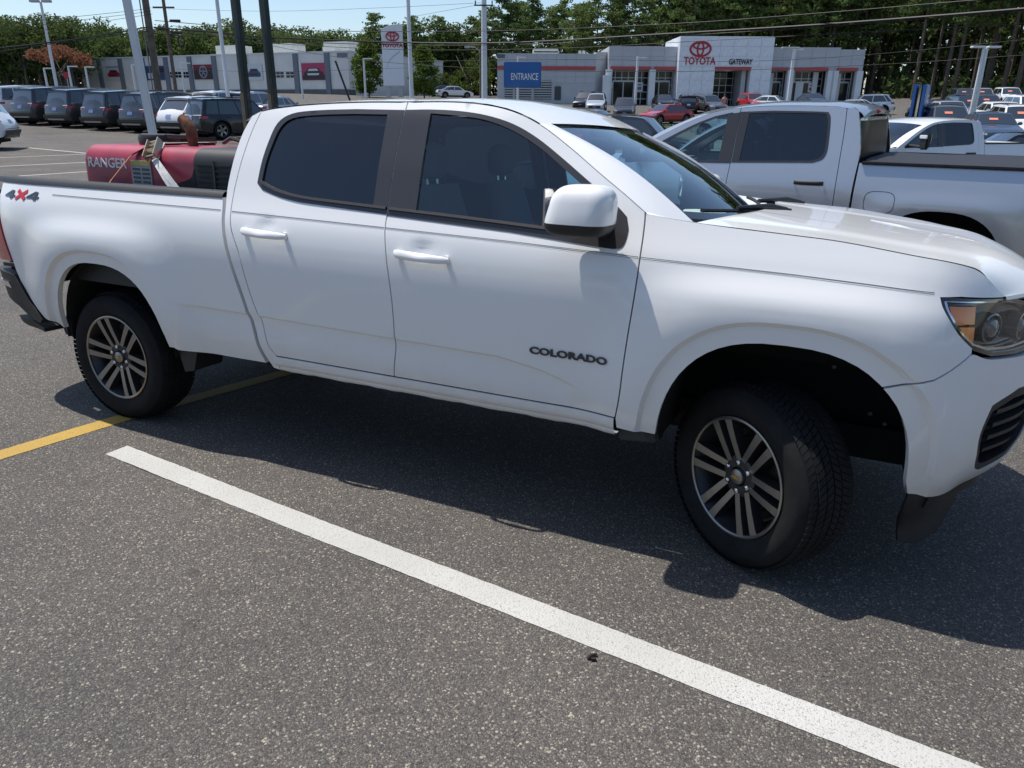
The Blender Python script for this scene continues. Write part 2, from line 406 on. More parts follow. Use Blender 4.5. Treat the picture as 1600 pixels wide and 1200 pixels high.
# ------------------------------------------------------------------ ground
CP = np.array([(-12, -15, 0), (12, -15, -.1), (0, -14, 0), (-9, 2, .05), (9, 2, -.14), (-2.5, 10, .0), (2.5, 9, -.15), (6, 5.5, -.15), (10.5, 17.5, -.52), (5, 14, -.4), (-10, 15, .15), (-17.5, 27, .28), (-18.5, 37.6, .44), (-24.6, 41, .73),
 (-12.2, 32, .36), (-30, 30, .4), (-23, 60, 1.6), (13.4, 70, .55), (0, 40, -.1), (12, 40, -.1), (21.6, 89, 1.75), (10, 80, 1.3), (35, 92, 1.9), (30.5, 50, .9), (49, 80, 2.1), (25, 35, .1), (0, 90, 1.9), (-10, 100, 2.6),
 (-70, 120, 3.2), (-25, 100, 3.0), (-60, 60, 1.6), (60, 110, 3.2), (0, 130, 3.2), (90, 90, 3.2), (-110, 150, 3.4), (110, 150, 4.2), (0, 200, 4.4), (60, 40, 1.0), (-60, -20, .3), (60, -20, .2)], float)
def _tps(A, B):
    d2 = ((A[:, None]-B[None])**2).sum(2)+1e-9; return .5*d2*np.log(d2)
_K = _tps(CP[:, :2], CP[:, :2])+np.eye(len(CP))*120.0; _P = np.c_[np.ones(len(CP)), CP[:, :2]]
_W = np.linalg.solve(np.block([[_K, _P], [_P.T, np.zeros((3, 3))]]), np.r_[CP[:, 2], 0, 0, 0])
def GG(xy):
    xy = np.atleast_2d(np.asarray(xy, float)); c = np.clip(xy, (-130, -20), (130, 210))
    z = _tps(c, CP[:, :2]) @ _W[:len(CP)]+np.c_[np.ones(len(c)), c] @ _W[len(CP):]
    d = np.hypot(xy[:, 0], xy[:, 1]-2.5); k = sstep(4.5, 9.5, d)
    s = (xy[:, 0]-1.3313)*_rt[0]+(xy[:, 1]-3.4006)*_rt[1]       # across the white pickup: the lot falls away to its far side
    return z*k-math.tan(R(3.0))*np.clip(.9-s, 0, 2.6)*(1-k)
def G(x, y): return float(GG([(x, y)])[0])

def ground_sheet():
    xs = np.unique(np.r_[np.linspace(-900, -140, 12), np.linspace(-140, -14, 64), np.linspace(-14, 14, 41), np.linspace(14, 140, 64), np.linspace(140, 900, 12)])
    ys = np.unique(np.r_[np.linspace(-300, -20, 8), np.linspace(-20, 16, 46), np.linspace(16, 220, 90), np.linspace(220, 1400, 12)])
    X, Y = np.meshgrid(xs, ys, indexing='ij'); Z = GG(np.c_[X.ravel(), Y.ravel()]).reshape(X.shape)
    mb = MB(); mb.grid(np.stack([X, Y, Z], -1))
    o = mb.build('asphalt_ground', ASPH, smooth=60, fixn=False)
    if o.data.polygons[0].normal.z < 0: o.data.flip_normals()
    return tag(o, kind='structure')
ground_sheet()

def strip(name, pts, w, m, dz=.0025, seg=1.0, kind='structure'):
    """a painted line lying on the ground"""
    P = [np.array(p, float) for p in pts]; Q = []
    for a, b in zip(P[:-1], P[1:]):
        k = max(1, int(np.linalg.norm(b-a)/seg)); Q += [a+(b-a)*j/k for j in range(k)]
    Q.append(P[-1]); vs = []
    rg = random.Random(len(Q)*7)
    for i, p in enumerate(Q):
        d = Q[min(i+1, len(Q)-1)]-Q[max(i-1, 0)]; d = d/np.linalg.norm(d); nrm = np.array([-d[1], d[0]])*(w/2+(rg.uniform(-.0018, .0018) if seg < .1 else 0))
        vs.append([(*(p+nrm), G(*(p+nrm))+dz), (*(p-nrm), G(*(p-nrm))+dz)])
    mb = MB(); mb.grid(vs); o = mb.build(name, m, fixn=False)
    if o.data.polygons[0].normal.z < 0: o.data.flip_normals()
    return tag(o, kind=kind)
def gpx(px, py):
    """where the sight line of a pixel meets the ground"""
    v = _f+_r*(px-800)/FPX-_u*(py-600)/FPX; o = np.array([0, 0, CAMH]); t = 2.0
    prev = t
    while t < 400:
        p = o+v*t
        if p[2] < G(p[0], p[1]): break
        prev = t; t *= 1.02
    a, b = prev, t
    for i in range(25):
        c = (a+b)/2; p = o+v*c
        if p[2] < G(p[0], p[1]): b = c
        else: a = c
    return (o+v*b)[:2]
strip('white_parking_line', [(-2.12, 3.64), (-.835, 2.845), (.632, 1.957), (3.2, .41)], .125, WHITE_LINE, seg=.03)
strip('yellow_parking_line', [(-4.9, .25), (-2.70, 3.57), (-2.30, 4.08), (-1.69, 4.97), (1.2, 9.3)], .125, YELLOW_LINE, seg=.03)
for a, b in (((-60, 249), (132, 241)), ((-60, 263), (170, 252)), ((-60, 281), (170, 266))):
    strip('white_stall_line', [gpx(*a), gpx(*b)], .1, WHITE_LINE)
strip('white_stall_line', [gpx(45, 231), gpx(190, 245)], .12, WHITE_LINE)

# ------------------------------------------------------------------ the white pickup (front axle at 0, s = to its right)
ROLLT = R(3.0)                                  # the lot falls away under its far side
_axis = Vector((1.3313+.9*_rt[0], 3.4006+.9*_rt[1], 0))
HERO_M = Matrix.Translation(_axis) @ Matrix.Rotation(YAW, 4, 'Z') @ Matrix.Rotation(-ROLLT, 4, 'X') @ Matrix.Translation((0, .9, 0))
HERO = tag(empty('pickup_truck'), 'white crew cab pickup with red welder in its bed, parked beside the white line', 'pickup truck')
HERO.matrix_world = HERO_M
WB = 3.569
_ZP = [.30, .42, .50, .56, .62, .75, .95, 1.04, 1.10, 1.16, 1.22, 1.28, 1.34, 1.50, 1.72, 1.80]
_YP = [.84, .885, .905, .917, .928, .938, .942, .939, .933, .922, .904, .873, .844, .775, .665, .61]
_zz = np.linspace(.3, 1.8, 151); _yy = np.interp(_zz, _ZP, _YP)+math.tan(ROLLT)*_zz*np.interp(_zz, [.3, 1.0], [.6, 1.0]); _k = np.hanning(9); _k /= _k.sum()
_yy = np.r_[_yy[:4], np.convolve(_yy, _k, 'valid'), _yy[-4:]]
def Yz(z): return np.interp(z, _zz, _yy)
_pl = cr([(-4.68, .0), (-4.66, .55), (-4.63, .71), (-4.57, .81), (-4.47, .872), (-4.30, .915), (-4.1, .938), (-3.5, .942), (-1.5, .942), (0, .942), (.30, .942), (.42, .935), (.52, .908), (.62, .852), (.71, .77), (.79, .67), (.86, .545), (.91, .38), (.935, .2), (.94, 0)], 12)
_pl = np.array(_pl); _sl = np.r_[0, np.cumsum(np.hypot(*np.diff(_pl, axis=0).T))]
_sl = _sl-_sl[np.argmin(np.abs(_pl[:, 0])+(_pl[:, 1] < .9)*9)]
_tg = np.gradient(_pl, axis=0); _tg /= np.linalg.norm(_tg, axis=1)[:, None]
def u_of_x(x): return float(np.interp(x, _pl[:, 0], _sl))
def arch_q(u, z, x0, a, b, n=2.6):
    return (np.abs((u-x0)/a)**n+np.abs(np.maximum(z-.37, 0)/b)**n)**(1/n)
HANDLES = [(-2.325, 1.19), (-1.46, 1.155)]
def body(u, z, off=0.):
    """right flank of the body: plan curve u, height z"""
    u = np.asarray(u, float); z = np.asarray(z, float)
    x = np.interp(u, _sl, _pl[:, 0]); s = np.interp(u, _sl, _pl[:, 1])
    tx = np.interp(u, _sl, _tg[:, 0]); ts = np.interp(u, _sl, _tg[:, 1]); nx, ns = -ts, tx
    o = Yz(z)-.942
    # nose: how far the front leans out at each height
    fr = sstep(.45, .95, u)
    on = np.interp(z, [.42, .5, .6, .72, .85, .95, 1.05, 1.15, 1.25], [-.09, -.03, .0, .012, .005, -.005, -.02, -.04, -.09])
    o = o*(1-fr)+on*fr
    # swollen arches with a flat lip
    for x0, a, b, top in ((.04, .53, .665, 1.19), (-3.51, .50, .63, 1.17)):
        q = arch_q(u, z, x0, a, b)
        bl = np.where(q > 1, 1-sstep(1.0, 1.52, q), 1.0)*(1-sstep(top-.10, top+.03, z))
        o = o+.042*bl-.022*(1-sstep(.974, .999, q))*(q < 1)
    # pressed line low on the doors, rising out at the front door's nose
    zc = np.interp(u, [-3.1, -2.4, -1.1, -.9, -.78, -.70], [.775, .768, .748, .715, .675, .64])
    A = .013*sstep(-3.0, -2.75, u)*(1-sstep(-.85, -.70, u))
    o = o-A*sstep(0, .012, zc-z)*(1-sstep(.02, .17, zc-z))
    # shoulder crease
    # finger cups behind the handles
    for hx, hz in HANDLES:
        o = o-.010*np.exp(-(((u-hx-.0)/.056)**2+((z-hz-.016)/.026)**2)**2)
    o = o+off
    return np.stack([x+nx*o, -(s+ns*o), z], -1)
def mir(fn): return lambda u, z, off=0.: fn(u, z, off)*np.array([1, -1, 1])
SIDES = ((body, 1), (mir(body), -1))
def hp(u, z, off=0., sg=1):
    p = body(np.array([u]), np.array([z]), off)[0]; return Vector((p[0], p[1]*sg, p[2]))

FD_SEAM = cr([(-.533, 1.372), (-.528, 1.33), (-.522, 1.22), (-.524, 1.06), (-.542, .84), (-.556, .66), (-.572, .562)], 4)
SPLIT = cr([(-1.648, .562), (-1.622, .75), (-1.622, .96), (-1.648, 1.14), (-1.668, 1.25), (-1.672, 1.32), (-1.690, 1.768)], 4)
DITCH_F = cr([(-1.690, 1.768), (-1.50, 1.771), (-1.32, 1.762), (-1.17, 1.735), (-1.03, 1.682), (-.88, 1.596), (-.74, 1.506), (-.62, 1.43), (-.533, 1.372)], 4)
DITCH_R = cr([(-2.505, 1.722), (-2.44, 1.735), (-2.30, 1.75), (-2.1, 1.762), (-1.9, 1.768), (-1.690, 1.768)], 4)
RD_SEAM = cr([(-2.505, 1.722), (-2.54, 1.60), (-2.566, 1.36), (-2.545, 1.2), (-2.49, 1.07), (-2.445, .87), (-2.41, .75), (-2.385, .62), (-2.345, .562)], 4)
F_HOLE = cr([(-1.684, 1.735), (-1.57, 1.738), (-1.42, 1.733), (-1.28, 1.716), (-1.15, 1.683), (-1.03, 1.630), (-.90, 1.553), (-.76, 1.463), (-.65, 1.392), (-.60, 1.352)], 4)+cr([(-.585, 1.31), (-.588, 1.262), (-.61, 1.236), (-.68, 1.236)], 3)+[(-1.07, 1.265), (-1.664, 1.293)]
F_GLASS = cr([(-1.555, 1.722), (-1.41, 1.713), (-1.28, 1.697), (-1.14, 1.655), (-1.0, 1.587), (-.86, 1.498), (-.79, 1.452)], 4)+[(-.81, 1.287), (-1.08, 1.300), (-1.53, 1.322)]
R_HOLE = [(-1.700, 1.735)]+cr([(-1.95, 1.737), (-2.17, 1.730), (-2.31, 1.714), (-2.385, 1.67), (-2.415, 1.58), (-2.428, 1.48), (-2.430, 1.395)], 4)+cr([(-2.39, 1.365), (-2.28, 1.338), (-2.16, 1.322)], 3)+[(-1.68, 1.297)]
R_GLASS = [(-1.775, 1.715)]+cr([(-1.95, 1.716), (-2.16, 1.709), (-2.30, 1.693), (-2.362, 1.65), (-2.388, 1.57), (-2.402, 1.48), (-2.404, 1.405)], 4)+cr([(-2.37, 1.388), (-2.28, 1.365), (-2.16, 1.347)], 3)+[(-1.752, 1.326)]
def arch_pts(x0, a, b, zlo, n=26, ex=2.6):
    """opening edge from front-low over the top to rear-low (in order of falling u)"""
    out = []
    t0 = math.asin(min(1, ((zlo-.37)/b)**(ex/2)))
    for k in range(n+1):
        t = t0+(math.pi-2*t0)*k/n; c, s_ = math.cos(t), math.sin(t)
        out.append((x0+math.copysign(abs(c)**(2/ex), c)*a, .37+abs(s_)**(2/ex)*b))
    return out
def lip_line(x0, a, b, q): return [(x0+math.copysign(abs(math.cos(t))**(2/2.6), math.cos(t))*a*q, .37+abs(math.sin(t))**(2/2.6)*b*q) for t in np.linspace(.15, math.pi-.15, 90)]
LIPS_F = [lip_line(.04, .53, .665, q) for q in (.972, .985, 1.0, 1.015)]; LIPS_R = [lip_line(-3.51, .50, .63, q) for q in (.972, .985, 1.0, 1.015)]
_cu = np.linspace(-3.06, -.70, 110); _cz = np.interp(_cu, [-3.1, -2.4, -1.1, -.9, -.78, -.70], [.775, .768, .748, .715, .675, .64])
CREASE = [list(zip(_cu, _cz+d)) for d in (.004, 0, -.006, -.012, -.02)]
g = .003
def shift(p, d): return [(x+d, z) for x, z in p]

def hero_sides():
    for fn, sg in SIDES:
        rs = sg > 0
        # front door
        poly = shift(SPLIT, g)+[(x, z-g) for x, z in DITCH_F[1:-1]]+shift(FD_SEAM, -g)
        poly[0] = (poly[0][0], .565); poly[-1] = (poly[-1][0], .565)
        fd = skin('front_door', fn, poly, [F_HOLE], .028, 0, .02, PAINT, HERO, lines=CREASE)
        T_ = [((-1.688 if z > 1.5 else -1.6695) if x < -1.66 else x, z) for x, z in F_HOLE]
        skin('window_trim', fn, T_, [F_GLASS], .028, .003, .018, SATIN, fd)
        skin('window_glass', fn, F_GLASS, [], .05, -.006, .004, GLASS_F, fd)
        # rear door
        poly = shift(SPLIT, -g)[::-1]+shift(RD_SEAM, g)[::-1]+[(x, z-g) for x, z in DITCH_R[1:-1]]
        poly = shift(SPLIT, -g)+[(x, z-g) for x, z in DITCH_R[1:-1]][::-1]+shift(RD_SEAM, g)
        poly[0] = (poly[0][0], .565); poly[-1] = (poly[-1][0], .565)
        rd = skin('rear_door', fn, poly, [R_HOLE], .028, 0, .02, PAINT, HERO, lines=CREASE)
        T_ = [((-1.694 if z > 1.5 else -1.6755) if x > -1.71 else x, z) for x, z in R_HOLE]
        skin('window_trim', fn, T_, [R_GLASS], .028, .003, .018, SATIN, rd)
        skin('window_glass', fn, R_GLASS, [], .05, -.006, .004, GLASS_R, rd)
        # belt mouldings
        for d, p0, p1, pts in ((fd, 0, 0, [(-.83, 1.289), (-1.07, 1.301), (-1.35, 1.314), (-1.665, 1.326)]), (rd, 0, 0, [(-1.68, 1.327), (-1.95, 1.338), (-2.16, 1.349), (-2.30, 1.371), (-2.405, 1.405)])):
            mb = MB(); P = cr(pts, 5); rows = []
            for u, z in P:
                rows.append([hp(u, z+.002, -.004, sg), hp(u, z+.003, .012, sg), hp(u, z-.007, .013, sg), hp(u, z-.012, .003, sg)])
            mb.grid(rows); mb.build('belt_moulding', BLACK_TRIM, d, smooth=30)
        # handles
        for d, (hx, hz) in ((rd, HANDLES[0]), (fd, HANDLES[1])):
            mb = MB(); n = 18; rows = []
            for k in range(n+1):
                t = k/n; u = hx-.135+.27*t
                hgt = .017*(1-.25*t)*(1-abs(2*t-1)**8*.35)+.003; zc = hz-.012-.010*t; out = .014+.026*math.sin(math.pi*t)**.6
                rows.append([hp(u, zc+hgt*math.cos(a), out+.009*math.sin(a), sg) for a in np.linspace(0, 2*math.pi, 13)])
            mb.grid(rows); mb.f.append([i for i in range(13)]); mb.mi.append(0); mb.f.append([n*13+i for i in range(13)]); mb.mi.append(0)
            h = mb.build('door_handle', PAINT, d, smooth=50)
            for e in (-.118, .118):
                mb = MB(); mb.tube([hp(hx+e, hz-.014, -.004, sg), hp(hx+e, hz-.014, .018, sg)], .012, 10); mb.build('handle_mount', PAINT, h, smooth=40)
        # rocker panel under the doors
        mb = MB(); rows = []
        for u in np.linspace(-2.375, -.578, 40):
            wob = .002*math.sin(u*23)+.0015*math.sin(u*61)
            rows.append([hp(u, .558, -.006, sg), hp(u, .556, .000, sg), hp(u, .545, .004, sg), hp(u, .525, .004, sg), hp(u, .51, .001, sg), hp(u, .503, -.006, sg), hp(u, .497, -.004, sg), hp(u, .484+wob, -.006, sg), hp(u, .474+wob, -.02, sg), hp(u, .474, -.10, sg)])
        mb.grid(rows); mb.build('rocker_panel', PAINT, HERO, smooth=50)
        # cab corner behind the rear door
        outer = cr([(-2.555, 1.700), (-2.595, 1.59), (-2.612, 1.39), (-2.595, 1.27), (-2.555, 1.09), (-2.493, .87), (-2.455, .70), (-2.43, .58), (-2.385, .49)], 4)
        poly = shift(RD_SEAM, -g)+[(-2.35, .49)]+outer[::-1]
        skin('cab_corner', fn, poly, [], .03, 0, .05, PAINT, HERO, lip=.008)
        # bed side
        ar = arch_pts(-3.51, .43, .56, .51)
        fr_ = cr([(-2.632, 1.318), (-2.616, 1.27), (-2.577, 1.09), (-2.516, .87), (-2.478, .70), (-2.455, .58), (-2.43, .512)], 4)
        poly = fr_+[(-2.6, .510)]+ar+[(-3.96, .53), (-4.05, .56), (-4.17, .66), (-4.24, .755), (-4.265, .82)]+cr([(-4.272, .87), (-4.295, .97), (-4.325, 1.10), (-4.36, 1.24), (-4.375, 1.318)], 4)
        bs = skin('bed_side', fn, poly, [], .03, 0, .03, PAINT, HERO, lip=.006, lines=LIPS_R+CREASE)
        # tail lamp, bed rail cap
        tl = skin('tail_lamp', fn, cr([(-4.279, .872), (-4.302, .97), (-4.332, 1.10), (-4.367, 1.24)], 4)+[(-4.62, 1.25), (-4.60, 1.06), (-4.56, .92), (-4.42, .868)], [], .03, .008, .03, REDLAMP, HERO)
        mb = MB(); rows = []
        for u in np.linspace(-4.50, -2.63, 30):
            z = 1.332
            rows.append([hp(u, 1.316, .004, sg), hp(u, 1.334, .003, sg), hp(u, 1.345, -.006, sg), hp(u, 1.346, -.085, sg), hp(u, 1.33, -.095, sg), hp(u, 1.22, -.10, sg), hp(u, .80, -.10, sg)])
        mb.grid(rows); mb.build('bed_rail_cap', BLACK, HERO, smooth=30)
        # fender
        ar = arch_pts(.04, .455, .585, .515)
        zb = [(u_of_x(.47)-.005, .63)]
        AX = lambda z: .04+.455*(1-((z-.37)/.585)**2.6)**(1/2.6)
        arF = [(AX(.852), .852)]+[p for p in ar if not (p[0] > .04 and p[1] < .86)]
        hl = cr([(u_of_x(.47), 1.168), (u_of_x(.484), 1.125), (u_of_x(.530), 1.05), (u_of_x(.588), .994)], 4)
        top = cr([(-.522, 1.365), (-.40, 1.352), (-.22, 1.338), (0, 1.326), (.17, 1.315), (.39, 1.288), (u_of_x(.485), 1.276), (u_of_x(.563), 1.259), (u_of_x(.600), 1.242), (u_of_x(.633), 1.216), (u_of_x(.667), 1.186), (u_of_x(.694), 1.165)], 5)
        seamF = [p for p in FD_SEAM]
        poly = shift(seamF, g)+[(-.565, .52), (-.42, .515)][:1]+arF[::-1]+[(u_of_x(.485), .902), (u_of_x(.578), .988)]+hl[::-1][1:]+[(u_of_x(.53), 1.171), (u_of_x(.60), 1.166), (u_of_x(.66), 1.162), (u_of_x(.688), 1.160)]+top[::-1]
        skin('fender', fn, poly, [], .028, 0, .02, PAINT, HERO, lines=LIPS_F)
        mb = MB(); mb.box((0, 0, 0), (.17, .09, .075), taper=(.9, .8))
        mb.build('fender_stub', BLACK, HERO, bevel=.008, loc=(-.49, -.86*sg, .488), rot=(0, R(-6), 0))
        # headlamp
        u = u_of_x
        HL = cr([(u(.47), 1.168), (u(.484), 1.125), (u(.530), 1.05), (u(.588), .994)], 4)+cr([(u(.66), .966), (u(.78), .955), (u(.87), .965)], 4)+cr([(u(.90), 1.02), (u(.90), 1.06), (u(.85), 1.11), (u(.77), 1.140), (u(.70), 1.153), (u(.60), 1.160), (u(.53), 1.165)], 4)
        hd_ = skin('headlamp', fn, HL, [], .03, -.055, .0, LENSBK, HERO)
        c0 = np.array(HL).mean(0); ring = [tuple(c0+(np.array(p)-c0)*np.array([.955, .90])) for p in HL]
        skin('bezel', fn, HL, [ring], .02, -.008, .05, LENSBK, hd_)
        ring2 = [tuple(c0+(np.array(p)-c0)*np.array([.935, .865])) for p in HL]; ring3 = [tuple(c0+(np.array(p)-c0)*np.array([.905, .80])) for p in HL]
        skin('chrome_strip', fn, ring2, [ring3], .02, -.022, .012, CHROME, hd_)
        for a0, a1, z0, z1 in ((.508, .600, 1.078, 1.135), (.545, .602, 1.020, 1.068)):
            q = [(u(a0)+ (1.135-z0)*.35, z0), (u(a1), z0-.004), (u(a1), z1-.004), (u(a0), z1)]
            skin('amber_reflector', fn, q, [], .02, -.028, .02, AMBER, hd_)
        pc = hp(u(.665), 1.055, -.05, sg)
        mb = MB(); T = Matrix.Translation(pc) @ Matrix.Rotation(R(-38*sg), 4, 'Z')
        mb.lathe([(-.01, .052), (.03, .052), (.032, .046), (.01, .044), (.035, .03), (.045, .001)], 24, 'x', 0, T); mb.build('projector', DKLENS, hd_, smooth=40)
        pc = hp(u(.815), 1.04, -.05, sg); mb = MB(); T = Matrix.Translation(pc) @ Matrix.Rotation(R(-25*sg), 4, 'Z')
        mb.lathe([(-.01, .05), (.03, .05), (.032, .044), (.0, .04), (.03, .02), (.036, .001)], 24, 'x', 0, T); mb.build('projector', DKLENS, hd_, smooth=40)
        skin('lens', fn, HL, [], .03, -.003, .004, GLASS_L, hd_)
        # bumper cover, each half reaching the middle
        seam = [(u(.435), .853), (u(.50), .905), (u(.60), .978)]
        arB = [p for p in ar if p[0] > .04 and p[1] < .84]+[(AX(.846), .846)]
        hb = [(p[0], p[1]-.008) for p in cr([(u(.590), .990), (u(.66), .964), (u(.80), .951), (u(.88), .958)], 4)]
        poly = [(u(.515), .445), (AX(.52)+.006, .50)]+arB[1:]+[(u(.485), .896), (u(.578), .982)]+hb+[(_sl[-1], .96)]+[(_sl[-1], .62), (u(.90), .62)]
        poly += cr([(u(.875), .50), (u(.82), .452), (u(.72), .437), (u(.62), .437), (u(.53), .443)], 4)[:-1]
        VENT = cr([(u(.700), .785), (u(.676), .71), (u(.684), .63), (u(.722), .535), (u(.76), .508)], 3)+[(u(.86), .535), (u(.905), .66), (u(.905), .83)]+[(u(.80), .825)]
        bc = skin('bumper_cover', fn, poly, [VENT], .028, .004, .03, PAINT, HERO, lines=LIPS_F)
        vt = skin('bumper_vent', fn, VENT, [], .03, -.05, .0, DARK, HERO)
        c1 = np.array(VENT).mean(0); VI = [tuple(c1+(np.array(p)-c1)*.80) for p in VENT]
        skin('vent_surround', fn, VENT, [VI], .02, .0, .05, BLACK, vt)
        for k in range(4):
            z = .585+.05*k
            skin('vent_slat', fn, [(u(.745)+.004*k, z), (u(.895), z+.01), (u(.895), z+.026), (u(.745)+.004*k, z+.016)], [], .03, -.015, .03, BLACK, vt)
        # valance and air dam below the bumper
        skin('lower_valance', fn, [(u(.60), .37), (_sl[-1], .38), (_sl[-1], .62), (u(.905), .615), (u(.87), .49), (u(.82), .448), (u(.72), .433), (u(.60), .433)], [], .04, -.012, .02, BLACK, HERO)
        skin('air_dam', fn, [(u(.555), .215), (u(.64), .20), (u(.74), .215), (u(.80), .33), (u(.80), .438), (u(.535), .446)], [], .03, -.022, .012, BLACK, HERO)
        # half of the grille
        skin('grille', fn, [(u(.905), .66), (_sl[-1], .66), (_sl[-1], 1.13), (u(.91), 1.12), (u(.905), .96)], [], .04, -.03, .02, BLACK, HERO)
        # dark inner shell so that the joints read black
        shell = [(-2.37, .52), (-2.40, .75), (-2.50, 1.1), (-2.55, 1.3), (-2.53, 1.6), (-2.47, 1.71)]+[(x, z-.02) for x, z in DITCH_R[2:]]+[(x, z-.02) for x, z in DITCH_F[1:-1]]+[(-.50, 1.34), (-.1, 1.30), (.15, 1.28), (.30, 1.25), (.30, 1.0)]+[p for p in arch_pts(.04, .47, .60, .53) if p[0] < .32]+[(-.45, .52)]
        shr = lambda H, k: [tuple(np.array(H).mean(0)+(np.array(p)-np.array(H).mean(0))*k) for p in H]
        skin('inner_shell', fn, shell, [shr(F_HOLE, .985), shr(R_HOLE, .985)], .08, -.035, 0, DARK, HERO)
        # wheel housings
        for x0, a, b in ((.04, .46, .59), (-3.51, .435, .565)):
            P = arch_pts(x0, a, b, .45, 20); mb = MB(); rows = []
            for (px_, pz_) in P: rows.append([Vector((px_, -sg*k, pz_)) for k in ((.925, .90, .40) if x0 < 0 else (.905, .88, .40))])
            mb.grid(rows); n = len(mb.v); mb.v += [tuple(r_[2]) for r_ in rows]; mb.f.append(list(range(n, n+len(rows)))); mb.mi.append(0)
            mb.build('wheel_housing', DARK, HERO, smooth=60)
        if rs:
            for q in range(3):
                mb = MB(); mb.tube([(0, 0, 0), (0, -.012, 0)], .009, 8)
                mb.build('liner_clip', ARGENT, HERO, loc=((.20, -.60, .80), (.36, -.50, .60), (.42, -.48, .56))[q])
        # mud guard behind the rear wheel arch front edge
        mb = MB(); mb.add([(-3.085, -sg*.90, .52), (-2.93, -sg*.90, .505), (-2.97, -sg*.90, .38), (-3.04, -sg*.90, .365), (-3.085, -sg*.70, .52), (-2.93, -sg*.70, .505), (-2.97, -sg*.70, .38), (-3.04, -sg*.70, .365)], [(0, 1, 2, 3), (7, 6, 5, 4), (0, 4, 5, 1), (1, 5, 6, 2), (2, 6, 7, 3), (3, 7, 4, 0)])
        mb.build('splash_guard', BLACK, HERO)
        mb = MB(); mb.add([(-3.925, -sg*.905, .55), (-4.03, -sg*.905, .55), (-3.99, -sg*.905, .455), (-3.93, -sg*.905, .445), (-3.925, -sg*.68, .55), (-4.03, -sg*.68, .55), (-3.99, -sg*.68, .455), (-3.93, -sg*.68, .445)], [(0, 1, 2, 3), (7, 6, 5, 4), (0, 4, 5, 1), (1, 5, 6, 2), (2, 6, 7, 3), (3, 7, 4, 0)])
        mb.build('splash_guard', BLACK, HERO)
        # corner of the rear bumper with its step
        bp = [(-4.10, .50), (-4.06, .56), (-4.20, .655), (-4.305, .752), (-4.37, .80), (_sl[0]+.35, .80), (_sl[0]+.35, .60), (-4.45, .60), (-4.30, .50)]
        bp = [(-4.13, .515), (-4.075, .548), (-4.18, .648), (-4.25, .745), (-4.29, .79), (-4.60, .80), (-5.05, .80), (-5.05, .64), (-4.50, .62), (-4.36, .585), (-4.27, .53)]
        bc = skin('rear_bumper', fn, bp, [], .03, .012, .06, BLACK, HERO, lip=.01)
        skin('bumper_strip', fn, [(-4.36, .70), (-4.55, .705), (-4.55, .735), (-4.38, .735)], [], .03, .018, .01, CHROME, bc)
        skin('corner_step', fn, [(-4.14, .455), (-4.12, .485), (-4.30, .50), (-4.52, .50), (-4.54, .465), (-4.40, .455)], [], .03, .006, .16, BLACK, bc)
        # door mirror on the front door
        mb = MB(); n1, n2 = 25, 32; rows = []
        for i in range(n1):
            ph = -math.pi/2+math.pi*i/(n1-1); row = []
            for k in range(n2+1):
                th = 2*math.pi*k/n2
                se = lambda w, e: math.copysign(abs(w)**e, w)
                cx = se(math.cos(ph), .55)*se(math.cos(th), .5); cs = se(math.cos(ph), .55)*se(math.sin(th), .55); cz = se(math.sin(ph), .55)
                x = -.722+.118*cx*(1-.10*cz)+.012*cz; s_ = 1.075+.108*cs*(1-.12*cz*(cs > 0)); z = 1.378+.094*cz
                row.append((x, -sg*s_, z))
            rows.append(row)
        cut = 10
        mc = MB(); mc.grid(rows[cut:]); mcap = mc.build('mirror_cap', PAINT, fd, smooth=50)
        mc = MB(); mc.grid([[(x+(x+.722)*.01, y, z) for x, y, z in r_] for r_ in rows[:cut+1]]); mc.build('mirror_base', BLACK, fd, smooth=50)
        mb = MB(); mb.tube([(-.70, -sg*1.03, 1.312), (-.67, -sg*.93, 1.298), (-.655, -sg*.85, 1.302)], [.035, .032, .04], 10); mb.build('mirror_arm', BLACK, fd, smooth=50)
        mb = MB(); mb.box((-.842, -sg*1.075, 1.385), (.006, .165, .135)); mb.build('mirror_glass', CHROME, fd, bevel=.01)
BLACK_TRIM = mat('belt_trim', (.05, .042, .036), .35, coat=.2)
hero_sides()

def strip_between(name, rows, m, parent, smooth=60, bevel=0, flip=False):
    mb = MB(); mb.grid(rows); return mb.build(name, m, parent, smooth=smooth)

